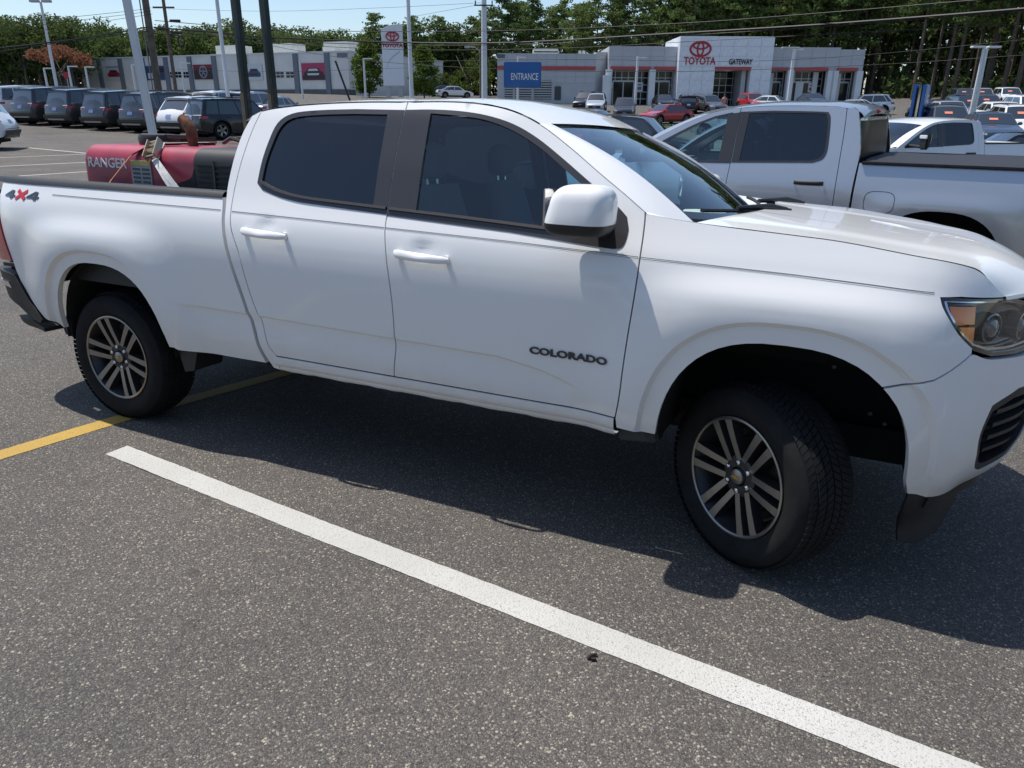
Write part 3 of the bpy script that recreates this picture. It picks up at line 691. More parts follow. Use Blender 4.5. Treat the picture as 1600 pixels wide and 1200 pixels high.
def hero_top():
    # roof skin, from ditch to ditch; its rear rolls down to the back of the cab
    ws_half = .605
    xs = np.r_[np.linspace(-2.62, -2.4, 8), np.linspace(-2.3, -1.2, 14), np.linspace(-1.15, -1.03, 5)]
    D = np.array(DITCH_R+DITCH_F[1:]); rows = []
    def ditch_z(x): return float(np.interp(x, D[:, 0], D[:, 1]))
    for x in xs:
        zd = ditch_z(max(x, -2.505)); zd = zd-max(0, -2.5-x)**1.3*.75
        sd = float(Yz(zd))-.004
        if x < -2.5: sd -= .25*(-2.5-x)
        row = []
        for a in np.linspace(-1, 1, 33):
            cr_ = (.042 if x < -1.2 else .042-(x+1.2)*.05)*(1-abs(a)**2.4)
            xx = x+(.10*(1-a*a) if x > -1.2 else 0)*((x+1.2)/.17 if x > -1.2 else 0)
            row.append((xx, -a*sd, zd+.004+cr_-max(0, x+1.12)*.25*(1-a*a)))
        rows.append(row)
    strip_between('roof', rows, PAINT, HERO)
    global WS_TOP
    WS_TOP = rows[-1]
    # windscreen
    top = [Vector(p) for p in rows[-1]]; bot = []
    for a in np.linspace(-1, 1, 33):
        bot.append(Vector((-.41+.22*(1-a*a), -a*.735, 1.322-.045*(1-a*a))))
    G_ = []
    for t in np.linspace(0, 1, 22):
        r_ = []
        for i, a in enumerate(np.linspace(-1, 1, 33)):
            p = top[i].lerp(bot[i], t); b = math.sin(math.pi*t)*.035
            r_.append(p+Vector((.55*b, 0, .83*b))*1.0)
        G_.append(r_)
    inset = [[q+Vector((-.004, 0, -.008)) for q in r_[1:-1]] for r_ in G_]
    wsg = strip_between('windscreen', inset, GLASS_W, HERO)
    # black printed border of the glass, and its rear view mirror
    def band(sel): 
        mb = MB()
        mb.grid([[q+Vector((-.006, 0, -.012)) for q in r_] for r_ in sel]); return mb
    band([r_[1:3] for r_ in G_]).build('glass_border', DARK, wsg, smooth=60); band([r_[-3:-1] for r_ in G_]).build('glass_border', DARK, wsg, smooth=60)
    band([r_[1:-1] for r_ in G_[:2]]).build('glass_border', DARK, wsg, smooth=60); band([r_[1:-1] for r_ in G_[-4:]]).build('glass_border', DARK, wsg, smooth=60)
    mb = MB(); mb.box((-1.0, 0, 1.60), (.03, .24, .07)); mb.box((-.98, 0, 1.66), (.02, .02, .10)); mb.build('inside_mirror', DARK, wsg, bevel=.008)
    mb = MB(); mb.box((-1.02, -.02, 1.68), (.10, .10, .06)); mb.build('sensor_box', DARK, wsg, bevel=.01)
    # A pillars: from the ditch to the glass edge
    for sg in (1, -1):
        rows = []
        idx = 0 if sg > 0 else -1
        for t in np.linspace(0, 1, 20):
            x = -1.035+t*(-.533+1.035); z = ditch_z(x); s_ = float(Yz(z))
            gl = G_[int(round(t*21))]; 
            tt = t*21; i0 = min(int(tt), 20); q = G_[i0][1 if sg < 0 else 1]
            qa = G_[i0][-2]; qb = G_[i0+1][-2]; e = Vector(qa).lerp(Vector(qb), tt-i0)
            a = Vector((x, -s_+.001, z+.002)); bu = Vector((.010, -.006, .012))*math.sin(math.pi*min(1, .02+t*.98))**.7
            c = [a+Vector((0, .012, -.012)), a]+[a.lerp(e, k)+bu*math.sin(math.pi*min(1, k))*1.2 for k in (.25, .5, .75)]+[e+Vector((.002, 0, .004)), e+Vector((-.006, .004, -.022))]
            c = [Vector((p.x, p.y*sg, p.z)) for p in c]
            rows.append(c)
        strip_between('windscreen_pillar', rows, PAINT, HERO)
        # shoulder of the fender under the pillar foot
        L = rows[-1]; F = [hp(uu, zz_, 0, sg) for uu, zz_ in cr([(-.525, 1.366), (-.40, 1.353), (-.27, 1.343)], 3)]
        A_ = L[1:6]; B_ = [F[0].lerp(F[0], 0)]+F[1:]
        A_ = A_+[Vector((-.36, -.70*sg, 1.315)), Vector((-.30, -.74*sg, 1.325))]
        mb = MB(); mb.grid([A_, [a_.lerp(b_, .5)+Vector((0, -.004*sg, .004)) for a_, b_ in zip(A_, B_)], B_]); mb.build('fender_shoulder', PAINT, HERO, smooth=60)
    # back of the cab
    mb = MB(); rows = []
    for z in np.linspace(.6, 1.69, 16):
        x = -2.60 if z < 1.39 else -2.60+.08*(z-1.39)/.3; h = float(Yz(z))-.03
        rows.append([(x-.01*(1-a*a), -a*h, z) for a in np.linspace(-1, 1, 15)])
    mb.grid(rows); mb.build('cab_back', PAINT, HERO, smooth=50)
    mb = MB(); mb.grid([[(-2.625 if z < 1.4 else -2.605, -a*.62, z) for a in np.linspace(-1, 1, 5)] for z in (1.34, 1.45, 1.62)]); mb.build('rear_glass', CARGLASS, HERO)
    # bonnet with two raised flanks
    P = cr([(-.34, 1.347), (-.22, 1.341), (0, 1.329), (.17, 1.318), (.39, 1.291), (u_of_x(.485), 1.279), (u_of_x(.566), 1.262), (u_of_x(.604), 1.245), (u_of_x(.637), 1.219), (u_of_x(.672), 1.188), (u_of_x(.704), 1.162)], 5)
    rows = []
    for i, (u, z) in enumerate(P):
        t = i/(len(P)-1); b = body(np.array([u]), np.array([z]), -.001)[0]; e = abs(b[1])
        nose = sstep(.55, 1.0, t); row = []
        back = 1-sstep(0, .16, t)
        for a in np.linspace(-1, 1, 57):
            c = 1-abs(a)**2.2
            bul = .020*(sstep(.30, .40, abs(a))*(1-sstep(.62, .80, abs(a))))+.012*(1-sstep(.1, .36, abs(a)))*0
            lower = .014*(1-sstep(.24, .36, abs(a)))
            x = b[0]+nose*.225*(1-abs(a)**2.4)+back*.16*(1-a*a)
            zc = 1.365-.095*(x+.22)
            w_ = abs(a)**(2.4+2.0*nose)
            zz = z*w_+zc*(1-w_)+.005*float(sstep(.36, .41, abs(a))*(1-sstep(.70, .84, abs(a))))*(1-nose)*float(sstep(0, .1, t+.02))
            qd = float(sstep(.62, 1.02, t))**2.2; zz = zz*(1-qd)+1.160*qd
            row.append((x, -a*e, zz))
        rows.append(row)
    hood = strip_between('bonnet', rows, PAINT, HERO)
    # front lip below the bonnet's edge
    mb = MB(); mb.grid([[(x, y, z) for x, y, z in rows[-1]], [(x+.004, y, z-.012) for x, y, z in rows[-1]], [(x-.02, y*.985, z-.03) for x, y, z in rows[-1]]]); mb.build('bonnet_lip', PAINT, hood, smooth=50)
    # cowl
    mb = MB(); rws = []
    for t in np.linspace(0, 1, 5):
        r_ = []
        for i, a in enumerate(np.linspace(-1, 1, 33)):
            p = bot[i]+Vector((-.03, 0, -.02)); q = Vector((-.33+.16*(1-a*a), -a*.80, 1.336+.022*(1-abs(a)**2.2)-.03))
            r_.append(p.lerp(q, t)+Vector((0, 0, -.02*math.sin(math.pi*t))))
        rws.append(r_)
    mb.grid(rws); mb.build('cowl', BLACK, HERO, smooth=50)
    # wipers
    for y0, y1, dx in ((-.60, -.05, 0), (.02, .58, 0)):
        rt = Vector((-.20+.0, y1 if y1 < 0 else y0+.02, 1.338))
        mb = MB(); n = 14; pts = []
        for k in range(n+1):
            t = k/n; a = -(y0+(y1-y0)*t)/.735
            ii = (a+1)/2*32; i0 = min(int(ii), 31); lo = G_[19][i0].lerp(G_[19][i0+1], ii-i0)
            pts.append(lo+Vector((.012, 0, .018+.006*math.sin(math.pi*t))))
        mb.tube(pts, .0085, 6)
        mid = pts[n//2]; piv = Vector((mid.x+.17, pts[-1].y+(.02 if y0 < 0 else .04), 1.345))
        w = mb.build('wiper', BLACK, HERO, smooth=40)
        mb = MB(); mb.tube([piv, piv.lerp(mid, .35)+Vector((0, 0, .02)), mid+Vector((0, 0, .012))], [.022, .016, .010], 8); mb.tube([piv+Vector((0, 0, -.05)), piv+Vector((0, 0, .015))], .026, 10)
        mb.build('wiper_arm', BLACK, w, smooth=40)
    # engine bay filler, floor, frame, so that nothing shines through
    mb = MB(); mb.box((.10, 0, 1.0), (1.0, 1.15, .40)); mb.build('engine_bay', DARK, HERO)
    mb = MB(); mb.box((-1.52, 0, .52), (1.95, 1.70, .10)); mb.build('cab_floor', DARK, HERO)
    mb = MB()
    for s_ in (.42, -.42): mb.box((-1.9, s_, .46), (5.3, .10, .14))
    for x in (-.3, -1.6, -2.8, -4.3): mb.box((x, 0, .46), (.10, .9, .10))
    mb.tube([(-3.569, -.66, .37), (-3.569, .66, .37)], .05, 10); mb.lathe([(-.15, .03), (-.1, .12), (.1, .12), (.15, .03)], 16, 'y', 0, Matrix.Translation((-3.569, 0, .37)))
    mb.tube([(0, -.66, .34), (0, .66, .34)], .045, 10); mb.box((-.1, 0, .5), (.7, .6, .3))
    mb.build('chassis_frame', DARK, HERO)
    mb = MB(); mb.tube([(-.6, .3, .36), (-1.8, .3, .35), (-3.0, .3, .40), (-3.4, .55, .44), (-4.4, .6, .42)], .035, 8); mb.build('exhaust_pipe', STEEL, HERO, smooth=50)
    # bed
    mb = MB(); mb.box((-3.62, 0, .80), (1.98, 1.64, .04)); mb.box((-2.66, 0, 1.05), (.05, 1.66, .54)); mb.build('bed_floor', BLACK, HERO)
    mb = MB(); mb.box((-4.62, 0, 1.015), (.09, 1.46, .53)); tg = mb.build('tailgate', PAINT, HERO, bevel=.02)
    mb = MB(); mb.box((-4.56, 0, 1.0), (.03, 1.60, .52)); mb.build('tailgate_liner', BLACK, tg)
    # interior
    def seat(y, x, bench=False, w=.52):
        mb = MB(); T = Matrix.Translation((x, y, .93)) @ Matrix.Rotation(R(14), 4, 'Y')
        mb.box((.10, 0, -.08), (.54, w, .16)); m1 = MB()
        rows = []
        for t in np.linspace(0, 1, 8):
            ww = w/2*(1-.16*t**2); d = .075-.025*t
            rows.append([tuple((Matrix.Translation((x-.16, y, .93)) @ Matrix.Rotation(R(-16), 4, 'Y')) @ Vector((d*math.cos(k)*1.0, ww*(abs(math.sin(k))**.5)*math.copysign(1, math.sin(k)), .62*t))) for k in np.linspace(0, 2*math.pi, 21)])
        for i in range(7):
            pass
        st_ = MB(); st_.box((x+.12, y, .88), (.54, w, .16)); st_.grid(rows)
        st_.f.append(list(range(len(st_.v)-21, len(st_.v)-1))); st_.mi.append(0)
        o = st_.build('rear_bench' if bench else 'front_seat', SEAT, HERO, smooth=50, bevel=0)
        for hy in ((-.36, .36) if bench else (0,)):
            hr = MB(); rws = []
            for t in np.linspace(-1, 1, 10):
                k_ = (1-abs(t)**3)**.4
                rws.append([(x-.345+.055*k_*math.cos(a), y+hy+.135*k_*math.copysign(abs(math.sin(a))**.6, math.sin(a)), 1.645+.095*t) for a in np.linspace(0, 2*math.pi, 19)])
            hr.grid(rws); h_ = hr.build('headrest', SEAT, o, smooth=60)
            for e in (-.05, .05):
                ps = MB(); ps.tube([(x-.335, y+hy+e, 1.46), (x-.345, y+hy+e, 1.58)], .007, 6); ps.build('headrest_post', CHROME, o)
    seat(-.40, -1.42); seat(.40, -1.42); seat(0, -2.18, True, 1.30)
    for o_ in HERO.children:
        if o_.name.startswith(('front_seat', 'rear_bench')): o_.location.z -= .13
    mb = MB(); rows = []
    for y in np.linspace(-.78, .78, 16):
        k = .02*math.cos(y*6)
        rows.append([(-.30, y, 1.22), (-.45, y, 1.255+k*.5), (-.62, y, 1.25+k), (-.72, y, 1.20+k), (-.74, y, 1.05), (-.66, y, .85)])
    mb.grid(rows); mb.build('dashboard', DASH, HERO, smooth=50)
    mb = MB(); T = Matrix.Translation((-.90, .40, 1.16)) @ Matrix.Rotation(R(-62), 4, 'Y')
    rows = [[tuple(T @ Vector(((.185+.016*math.cos(b))*math.cos(a), (.185+.016*math.cos(b))*math.sin(a), .016*math.sin(b)))) for b in np.linspace(0, 2*math.pi, 9)] for a in np.linspace(0, 2*math.pi, 33)]
    mb.grid(rows); mb.box((0, 0, -.02), (.12, .16, .04), 0, T); mb.box((0, 0, -.01), (.03, .36, .02), 0, T); mb.tube([T @ Vector((0, 0, -.02)), T @ Vector((0, 0, -.25))], .03, 8, 0)
    mb.build('steering_wheel', DASH, HERO, smooth=40)
    mb = MB(); mb.box((-1.2, 0, .98), (.75, .22, .22)); mb.build('centre_console', DASH, HERO, bevel=.02)
    mb = MB(); mb.grid([[(x, y*(.60), 1.735-.02*abs(y)) for y in np.linspace(-1, 1, 7)] for x in np.linspace(-2.5, -1.12, 5)]); mb.build('headliner', mat('headliner_cloth', (.30, .30, .29), .95), HERO)
    for sg in (1, -1):
        mb = MB(); mb.box((-1.15, sg*.86, .98), (1.0, .05, .46)); mb.build('door_card', DASH, HERO, bevel=.02)
    # radio aerial fin, third brake lamp
    # grille badge and number plate in front
    mb = MB(); mb.box((.93, 0, .90), (.02, 1.0, .05)); mb.build('grille_bar', CHROME, HERO, bevel=.005)
hero_top()

def wheel_parts(parent, pos, sg, steer=0., r=.375, w=.255, rr=.2445, style='twin', rot=0., meshes={}):
    """wheel > tyre, rim, spokes, cap, nuts. Built on local -y as the outer side"""
    key = (r, w, rr, style)
    if key not in meshes:
        M_ = {}
        o = -w/2
        mb = MB(); prof = [(o+.035, rr-.008), (o+.012, rr+.004), (o+.002, rr+.03), (o-.004, rr+.07), (o+.004, r-.045), (o+.018, r-.022), (o+.03, r-.010), (o+.05, r-.008), (-o-.05, r-.008), (-o-.018, r-.022), (-o-.004, r-.05), (-o, rr+.04), (-o-.03, rr-.008)]
        mb.lathe(prof, 72); M_['tyre'] = mb.mesh('tyre', RUBBER, smooth=40)
        mb = MB(); N = 84
        ribs = [(-.100, .034), (-.060, .036), (-.020, .032), (.020, .032), (.060, .036), (.100, .034)]
        for j, (yc, bw) in enumerate(ribs):
            for k in range(N):
                a0 = 2*math.pi*(k+.07+.3*(j % 2))/N; a1 = 2*math.pi*(k+.90+.3*(j % 2))/N; sk = .05*(1 if j < 3 else -1)
                ro = r+.001 if abs(yc) < .09 else r-.004; ri = r-.012; vs = []
                for (yy, e) in ((yc-bw/2, 0), (yc+bw/2, sk)):
                    for a in (a0, a1):
                        for q in (ri, ro if (abs(yy) < .11) else ro-.008): vs.append((q*math.cos(a+e), yy*w/.255, q*math.sin(a+e)))
                mb.add(vs, [(1, 3, 7, 5), (0, 1, 5, 4), (2, 6, 7, 3), (0, 2, 3, 1), (4, 5, 7, 6)])
        M_['tread'] = mb.mesh('tread', RUBBER)
        mb = MB(); mb.lathe([(o+.008, rr-.012), (o+.004, rr-.006), (o+.006, rr+.001), (o+.016, rr), (o+.018, rr-.012)], 64, closed=True); M_['rim_lip'] = mb.mesh('rim_lip', MACH, smooth=40)
        mb = MB(); mb.lathe([(o+.018, rr-.012), (o+.05, rr-.028), (o+.10, rr-.05), (-o-.04, rr-.05), (-o-.03, rr-.008)], 48); mb.lathe([(o+.125, .001), (o+.12, rr-.06)], 48)
        M_['rim'] = mb.mesh('rim', [ARGENT], smooth=40)
        mb = MB(); mb.lathe([(o+.10, .001), (o+.10, .150), (o+.115, .155)], 40); M_['brake_disc'] = mb.mesh('brake_disc', mat('brake_iron', (.06, .055, .05), .5, .6), smooth=40)
        f1 = MB(); f2 = MB()
        nsp = 6 if style == 'twin' else 5
        for k in range(nsp):
            th = 2*math.pi*(k+.5)/nsp
            for sd in (-1, 1):
                # radial stations: (radius, lateral centre, half width, depth of face)
                st = [(.066, .0255, .0125, .032), (.10, .028, .0130, .026), (.15, .031, .0140, .018), (.20, .034, .0155, .012), (rr-.010, .037, .018, .009)] if style == 'twin' else [(.05, .012, .02, .035), (.14, .018, .018, .02), (rr-.01, .03, .02, .01)]
                top = []; low = []
                for (ra, lc, hw, dp) in st:
                    row = []
                    for e in (-1, 1):
                        l = sd*lc+e*hw; row.append((ra*math.cos(th)-l*math.sin(th), o+dp, ra*math.sin(th)+l*math.cos(th)))
                    top.append(row)
                    rl = []
                    for e in (-1, 1):
                        l = sd*lc+e*(hw+.006); rl.append((ra*math.cos(th)-l*math.sin(th), o+dp+.045, ra*math.sin(th)+l*math.cos(th)))
                    low.append(rl)
                f1.grid(top)
                # painted flanks
                for e in (0, 1): f2.grid([[t_[e], l_[e]] for t_, l_ in zip(top, low)])
        M_['spoke_face'] = f1.mesh('spoke_face', MACH, fixn=True); M_['spokes'] = f2.mesh('spokes', ARGENT, smooth=30)
        mb = MB(); mb.lathe([(o+.034, .040), (o+.036, .046), (o+.030, .064), (o+.036, .083), (o+.06, .090)], 36); M_['hub'] = mb.mesh('hub', ARGENT, smooth=50)
        mb = MB(); mb.lathe([(o+.016, .001), (o+.017, .020), (o+.022, .031), (o+.045, .034)], 28); M_['centre_cap'] = mb.mesh('centre_cap', MACH, smooth=30)
        mb = MB(); bt = [(-.018, .003), (-.007, .003), (-.006, .007), (.008, .007), (.009, .003), (.020, .003), (.016, -.004), (.006, -.004), (.005, -.008), (-.009, -.008), (-.010, -.004), (-.021, -.004)]
        mb.add([(x, o+.013, z) for x, z in bt]+[(x, o+.018, z) for x, z in bt], [tuple(range(12)), tuple(range(12, 24))[::-1]]+[(i, (i+1) % 12, 12+(i+1) % 12, 12+i) for i in range(12)])
        M_['cap_emblem'] = mb.mesh('cap_emblem', mat('gold_emblem', (.55, .36, .08), .35, .6))
        mb = MB()
        mb.lathe([(o+.020, .001), (o+.021, .008), (o+.024, .0105), (o+.05, .0115)], 8); M_['lug_nut'] = mb.mesh('lug_nut', CHROME, smooth=30)
        meshes[key] = M_
    M_ = meshes[key]
    wh = empty('wheel', pos); wh.parent = parent
    wh.rotation_euler = (0, 0, -steer+(0 if sg > 0 else math.pi))
    for k in ('tyre', 'tread', 'rim_lip', 'rim', 'brake_disc', 'spokes', 'spoke_face', 'hub', 'centre_cap', 'cap_emblem'):
        if k == 'cap_emblem' and style != 'twin': continue
        c = link_mesh(k, M_[k], wh, rot=(0, rot if k not in ('cap_emblem',) else 0, 0))
        if k == 'tread': c['kind'] = 'stuff'
    for k in range(6 if style == 'twin' else 5):
        a = 2*math.pi*k/(6 if style == 'twin' else 5)+rot
        link_mesh('lug_nut', M_['lug_nut'], wh, loc=(.060*math.cos(a), 0, .060*math.sin(a)))
    return wh
ST = .64
for sg in (1, -1):
    wheel_parts(HERO, (-WB, -sg*.79, .37), sg, 0, rot=R(40))
    wheel_parts(HERO, (-.13*math.sin(ST)*.3, -sg*.79, .37), sg, ST, rot=R(34 if sg > 0 else 20))

def pinstripes():
    STR = mat('pinstripe_grey', (.10, .105, .115), .4)
    px_ = [-4.36, -3.92, -2.62, -2.55, -1.66, -1.06, -.53, .02, .27, .44]; pz_ = [1.281, 1.272, 1.262, 1.260, 1.243, 1.230, 1.213, 1.200, 1.190, 1.181]
    for sg in (1, -1):
        for a, b in ((-4.30, -2.622), (-2.552, -1.672), (-1.668, -.527), (-.521, .455)):
            if a < -4: segs = ((-3.86, b),)
            else: segs = ((a, b),)
            for a_, b_ in segs:
                for d, w in ((0, .0012), (-.006, .0006)):
                    us = np.linspace(a_, b_, 40); zs = np.interp(us, px_, pz_)+d; mb = MB()
                    mb.grid([[hp(u, z+w, .0014, sg), hp(u, z-w, .0014, sg)] for u, z in zip(us, zs)]); mb.build('pinstripe', STR, HERO)
pinstripes()
def hero_badges():
    DG = mat('dark_grey_badge', (.06, .062, .068), .35, .5, coat=.4); RD = mat('red_decal', (.55, .02, .03), .4)
    def on_body(o, u0, z0, off):
        me = o.data; me.transform(Matrix.Identity(4))
        co = np.empty(len(me.vertices)*3); me.vertices.foreach_get('co', co); co = co.reshape(-1, 3)
        P = body(u0+co[:, 0], z0+co[:, 1], off+co[:, 2]); me.vertices.foreach_set('co', P.ravel()); me.update()
    o = text('model_lettering', 'COLORADO', .041, DG, HERO, rot=(0, 0, 0), ext=.0025, sx=1.46, bold=.0016); on_body(o, -.955, .782, .003)
    def glyph(bars, u0, m):
        mb = MB()
        for (ax, ay, bx, by, w) in bars:
            n_ = 4
            d = np.array([bx-ax, by-ay]); L_ = np.linalg.norm(d); nn = np.array([-d[1], d[0]])/L_*w/2
            for off in (.0035,):
                rows = []
                for k in range(n_+1):
                    p = np.array([ax, ay])+d*k/n_; rows.append([tuple(body(np.array([u0+q[0]+.25*q[1]]), np.array([1.234+q[1]]), o_)[0]) for q, o_ in ((p+nn, .001), (p+nn, off), (p-nn, off), (p-nn, .001))])
                mb.grid(rows)
        return mb.build('four_wheel_decal', m, HERO)
    FOUR = [(.075, -.001, .075, .044, .024), (.0, .014, .105, .014, .012), (.068, .042, .008, .014, .013)]
    glyph(FOUR, -4.29, DG); glyph([(.0, .001, .085, .046, .020), (.085, .001, .0, .046, .020)], -4.17, RD); glyph(FOUR, -4.075, DG)
hero_badges()

# ------------------------------------------------------------------ engine-driven welder in the bed, its straps
def welder():
    W = empty('welder_generator', (0, 0, 0)); W.matrix_world = HERO_M @ Matrix.Translation((-3.56, 0, .82))
    tag(W, 'faded red engine welder with black louvred end, strapped in the pickup bed', 'welder')
    RED = mat('faded_red_paint', (.34, .032, .062), .5, noise=(5, .22), coat=.15); WBLK = mat('welder_black', (.022, .022, .023), .55, noise=(9, .25))
    LBL = mat('label_plate', (.40, .39, .37), .5, noise=(60, .2)); YEL = mat('label_yellow', (.62, .47, .12), .6); WHT = mat('white_print', (.78, .77, .74), .6)
    RUST = mat('rusty_steel', (.16, .075, .04), .8, .3, noise=(25, .5))
    x0, x1, w, top = -.66, .60, .46, .715
    mb = MB(); mb.box((-.03, 0, .10), (1.28, .84, .20)); mb.build('base_frame', WBLK, W, bevel=.01)
    # hood: rounded shoulders, one red skin that ends in a slanted, curved edge over the black side
    def prof(x, n=14, sgn=1):
        pts = [(-w, .20), (-w, .40), (-w, top-.09)]+[(-w+.09*(1-math.cos(t)), top-.09+.09*math.sin(t)) for t in np.linspace(.2, math.pi/2, 6)]
        pts += [(0, top+.012)]+[(-a, b) for a, b in pts[::-1]]
        return pts
    mb = MB(); mb.grid([[(x, a, b) for a, b in prof(x)] for x in np.linspace(x0+.02, .26, 14)])
    mb.grid([[(x0+.02-d, a*k, .20+(b-.20)*k2) for a, b in prof(0)] for d, k, k2 in ((0, 1, 1), (.014, .992, .99), (.022, .96, .96), (.022, 0, 0))])
    hood = mb.build('hood', RED, W, smooth=40)
    # black service door on the near and far side
    for sg in (-1, 1):
        cut = cr([(.26, .60), (.23, .55), (.14, .52), (.04, .485), (-.03, .45), (-.065, .40), (-.08, .30), (-.085, .20)], 5)
        poly = [(.26, .20)]+cut
        f = lambda u, z, off: np.stack([u, sg*(w+off)+0*u, z], -1)
        skin('side_door', f, poly, [], .05, .004, .01, WBLK, W)
    mb = MB(); mb.grid([[(x, a*1.004, .2+(b-.2)*1.004) for a, b in prof(0)] for x in (.26, .34, .60)]); mb.grid([[(.60, a*k, .2+(b-.2)*k) for a, b in prof(0)] for k in (1.004, .97, 0)]); end = mb.build('end_housing', WBLK, W, smooth=35)
    for k in range(13):
        mb = MB(); mb.box((.42, -w-.004, .275+.029*k), (.26, .014, .013)); mb.build('louvre', WBLK, end, bevel=.003)
    mb = MB(); mb.box((.42, -w-.010, .45), (.012, .008, .40)); mb.build('louvre_bar', mat('dark_grey_metal', (.07, .07, .075), .5), end)
    # panel joint on the hood, lower bracket outline, hinge strip
    mb = MB(); mb.box((-.12, -w-.002, .42), (.010, .004, .44)); mb.build('hood_joint', mat('dark_red_paint', (.17, .02, .035), .6), hood)
    for c, d in (((-.585, -w-.002, .405), (.11, .004, .007)), ((-.585, -w-.002, .340), (.11, .004, .007)), ((-.64, -w-.002, .3725), (.007, .004, .07)), ((-.53, -w-.002, .3725), (.007, .004, .07))):
        mb = MB(); mb.box(c, d); mb.build('outline_print', WHT, hood)
    text('name_lettering', 'RANGER', .078, WHT, hood, (-.628, -w-.002, .585), (R(90), 0, 0), .001, 1.12, .0015)
    mb = MB(); mb.box((-.165, -w-.003, .515), (.165, .005, .24)); lb = mb.build('rating_plate', LBL, hood)
    mb = MB(); mb.box((-.165, -w-.007, .618), (.16, .003, .026)); mb.build('plate_header', YEL, lb)
    rr = random.Random(3)
    for k in range(8):
        for c in range(2):
            if rr.random() < .1: continue
            mb = MB(); mb.box((-.203+.078*c, -w-.0068, .415+.024*k), (.062, .002, .014)); mb.build('plate_print', mat('print_grey', (.10, .10, .11), .6), lb)
    mb = MB(); mb.box((.155, -w-.012, .30), (.035, .012, .20)); mb.build('strap_loop', STEEL, W)
    # top: silencer stack, air cleaner, lifting eye, control cover
    mb = MB(); mb.tube([(-.01, -.2, top), (-.01, -.2, top+.06), (-.016, -.2, top+.10), (-.04, -.2, top+.14), (-.085, -.2, top+.165)], [.034, .034, .034, .033, .030], 14); mb.build('exhaust_stack', RUST, W, smooth=50)
    mb = MB(); mb.lathe([(-.06, .10), (0, .12), (.035, .125), (.055, .115), (.062, .09), (.062, .001)], 24, 'z', 0, Matrix.Translation((-.36, -.14, top+.012))); mb.build('air_cleaner', WBLK, W, smooth=40)
    mb = MB(); mb.tube([(-.14, -.28, top+.01), (-.14, -.28, top+.06), (-.14, -.1, top+.06), (-.14, -.1, top+.01)], .012, 8); mb.build('lifting_eye', WBLK, W, smooth=40)
    mb = MB(); mb.box((-.42, .12, top+.035), (.34, .24, .05)); mb.build('control_cover', WBLK, W, bevel=.012)
    mb = MB(); mb.tube([(.02, .02, top+.03), (.15, -.05, top+.06), (.30, .0, top+.02)], .012, 6); mb.build('fuel_hose', WBLK, W, smooth=40)
    mb = MB(); mb.box((.46, .1, top+.09), (.24, .26, .15)); mb.build('fuel_tank', WBLK, W, bevel=.03)
    return W
welder()
def ribbon(mb, pts, w, side, th=.003):
    rows = []
    for p in pts:
        p = Vector(p); s_ = Vector(side)*w/2; rows.append([p-s_, p+s_])
    top = [[a, b] for a, b in rows]; n = Vector((0, -1, .3)).normalized()*th
    mb.grid([[a, b, b+n, a+n, a] for a, b in rows])
def straps():
    WEB = mat('white_webbing', (.66, .65, .62), .85, bump=(220, .4), noise=(30, .12)); ORG = mat('orange_webbing', (.42, .20, .10), .9, bump=(220, .4), noise=(20, .25)); BRS = mat('zinc_buckle', (.50, .44, .32), .35, .9)
    wx = -3.62; zz = .82
    def root(nm, lab, cat='strap'):
        e = empty(nm); e.matrix_world = HERO_M; tag(e, lab, cat); return e
    r1 = root('ratchet_strap', 'white ratchet strap running down from the buckle over the red welder')
    nr = -.465
    for off in (0, .055):
        mb = MB(); ribbon(mb, [(wx-.02, -.36, zz+.735), (wx+.03+off*.3, nr-.012, zz+.64), (wx+.17+off*.8, nr-.07-off*.1, zz+.54), (wx+.36+off*1.2, -.58, zz+.38), (wx+.52+off*1.4, -.70, zz+.10)], .040, (.93, 0, .25)); mb.build('webbing', WEB, r1, smooth=40)
    mb = MB(); ribbon(mb, [(wx-.02, -.36, zz+.735), (wx-.03, 0, zz+.745), (wx-.03, .40, zz+.73), (wx-.03, .50, zz+.55), (wx-.03, .60, zz+.1)], .045, (1, 0, 0)); mb.build('webbing', WEB, r1, smooth=40)
    mb = MB(); T = Matrix.Translation((wx+.0, -.455, zz+.70)) @ Matrix.Rotation(R(-42), 4, 'X') @ Matrix.Rotation(R(-18), 4, 'Y')
    for sx in (-.036, .036): mb.box((sx, 0, 0), (.006, .05, .13), 0, T)
    for sz in (-.055, -.015, .03, .058): mb.tube([T @ Vector((-.04, 0, sz)), T @ Vector((.04, 0, sz))], .009, 8)
    b = mb.build('ratchet_buckle', BRS, r1, smooth=30); b['kind'] = 'stuff'
    r2 = root('tie_down_strap', 'dull orange tie-down strap slanting down the left of the red welder')
    mb = MB(); ribbon(mb, [(wx-.06, -.38, zz+.738), (wx-.16, nr-.012, zz+.66), (wx-.30, nr-.05, zz+.52), (wx-.44, nr-.09, zz+.36), (wx-.50, -.62, zz+.10)], .04, (.85, 0, .5)); mb.build('webbing', ORG, r2, smooth=40)
    mb = MB(); ribbon(mb, [(wx-.06, -.38, zz+.738), (wx-.05, .1, zz+.748), (wx-.05, .40, zz+.735), (wx-.05, .52, zz+.5)], .04, (1, 0, 0)); mb.build('webbing', ORG, r2, smooth=40)
straps()

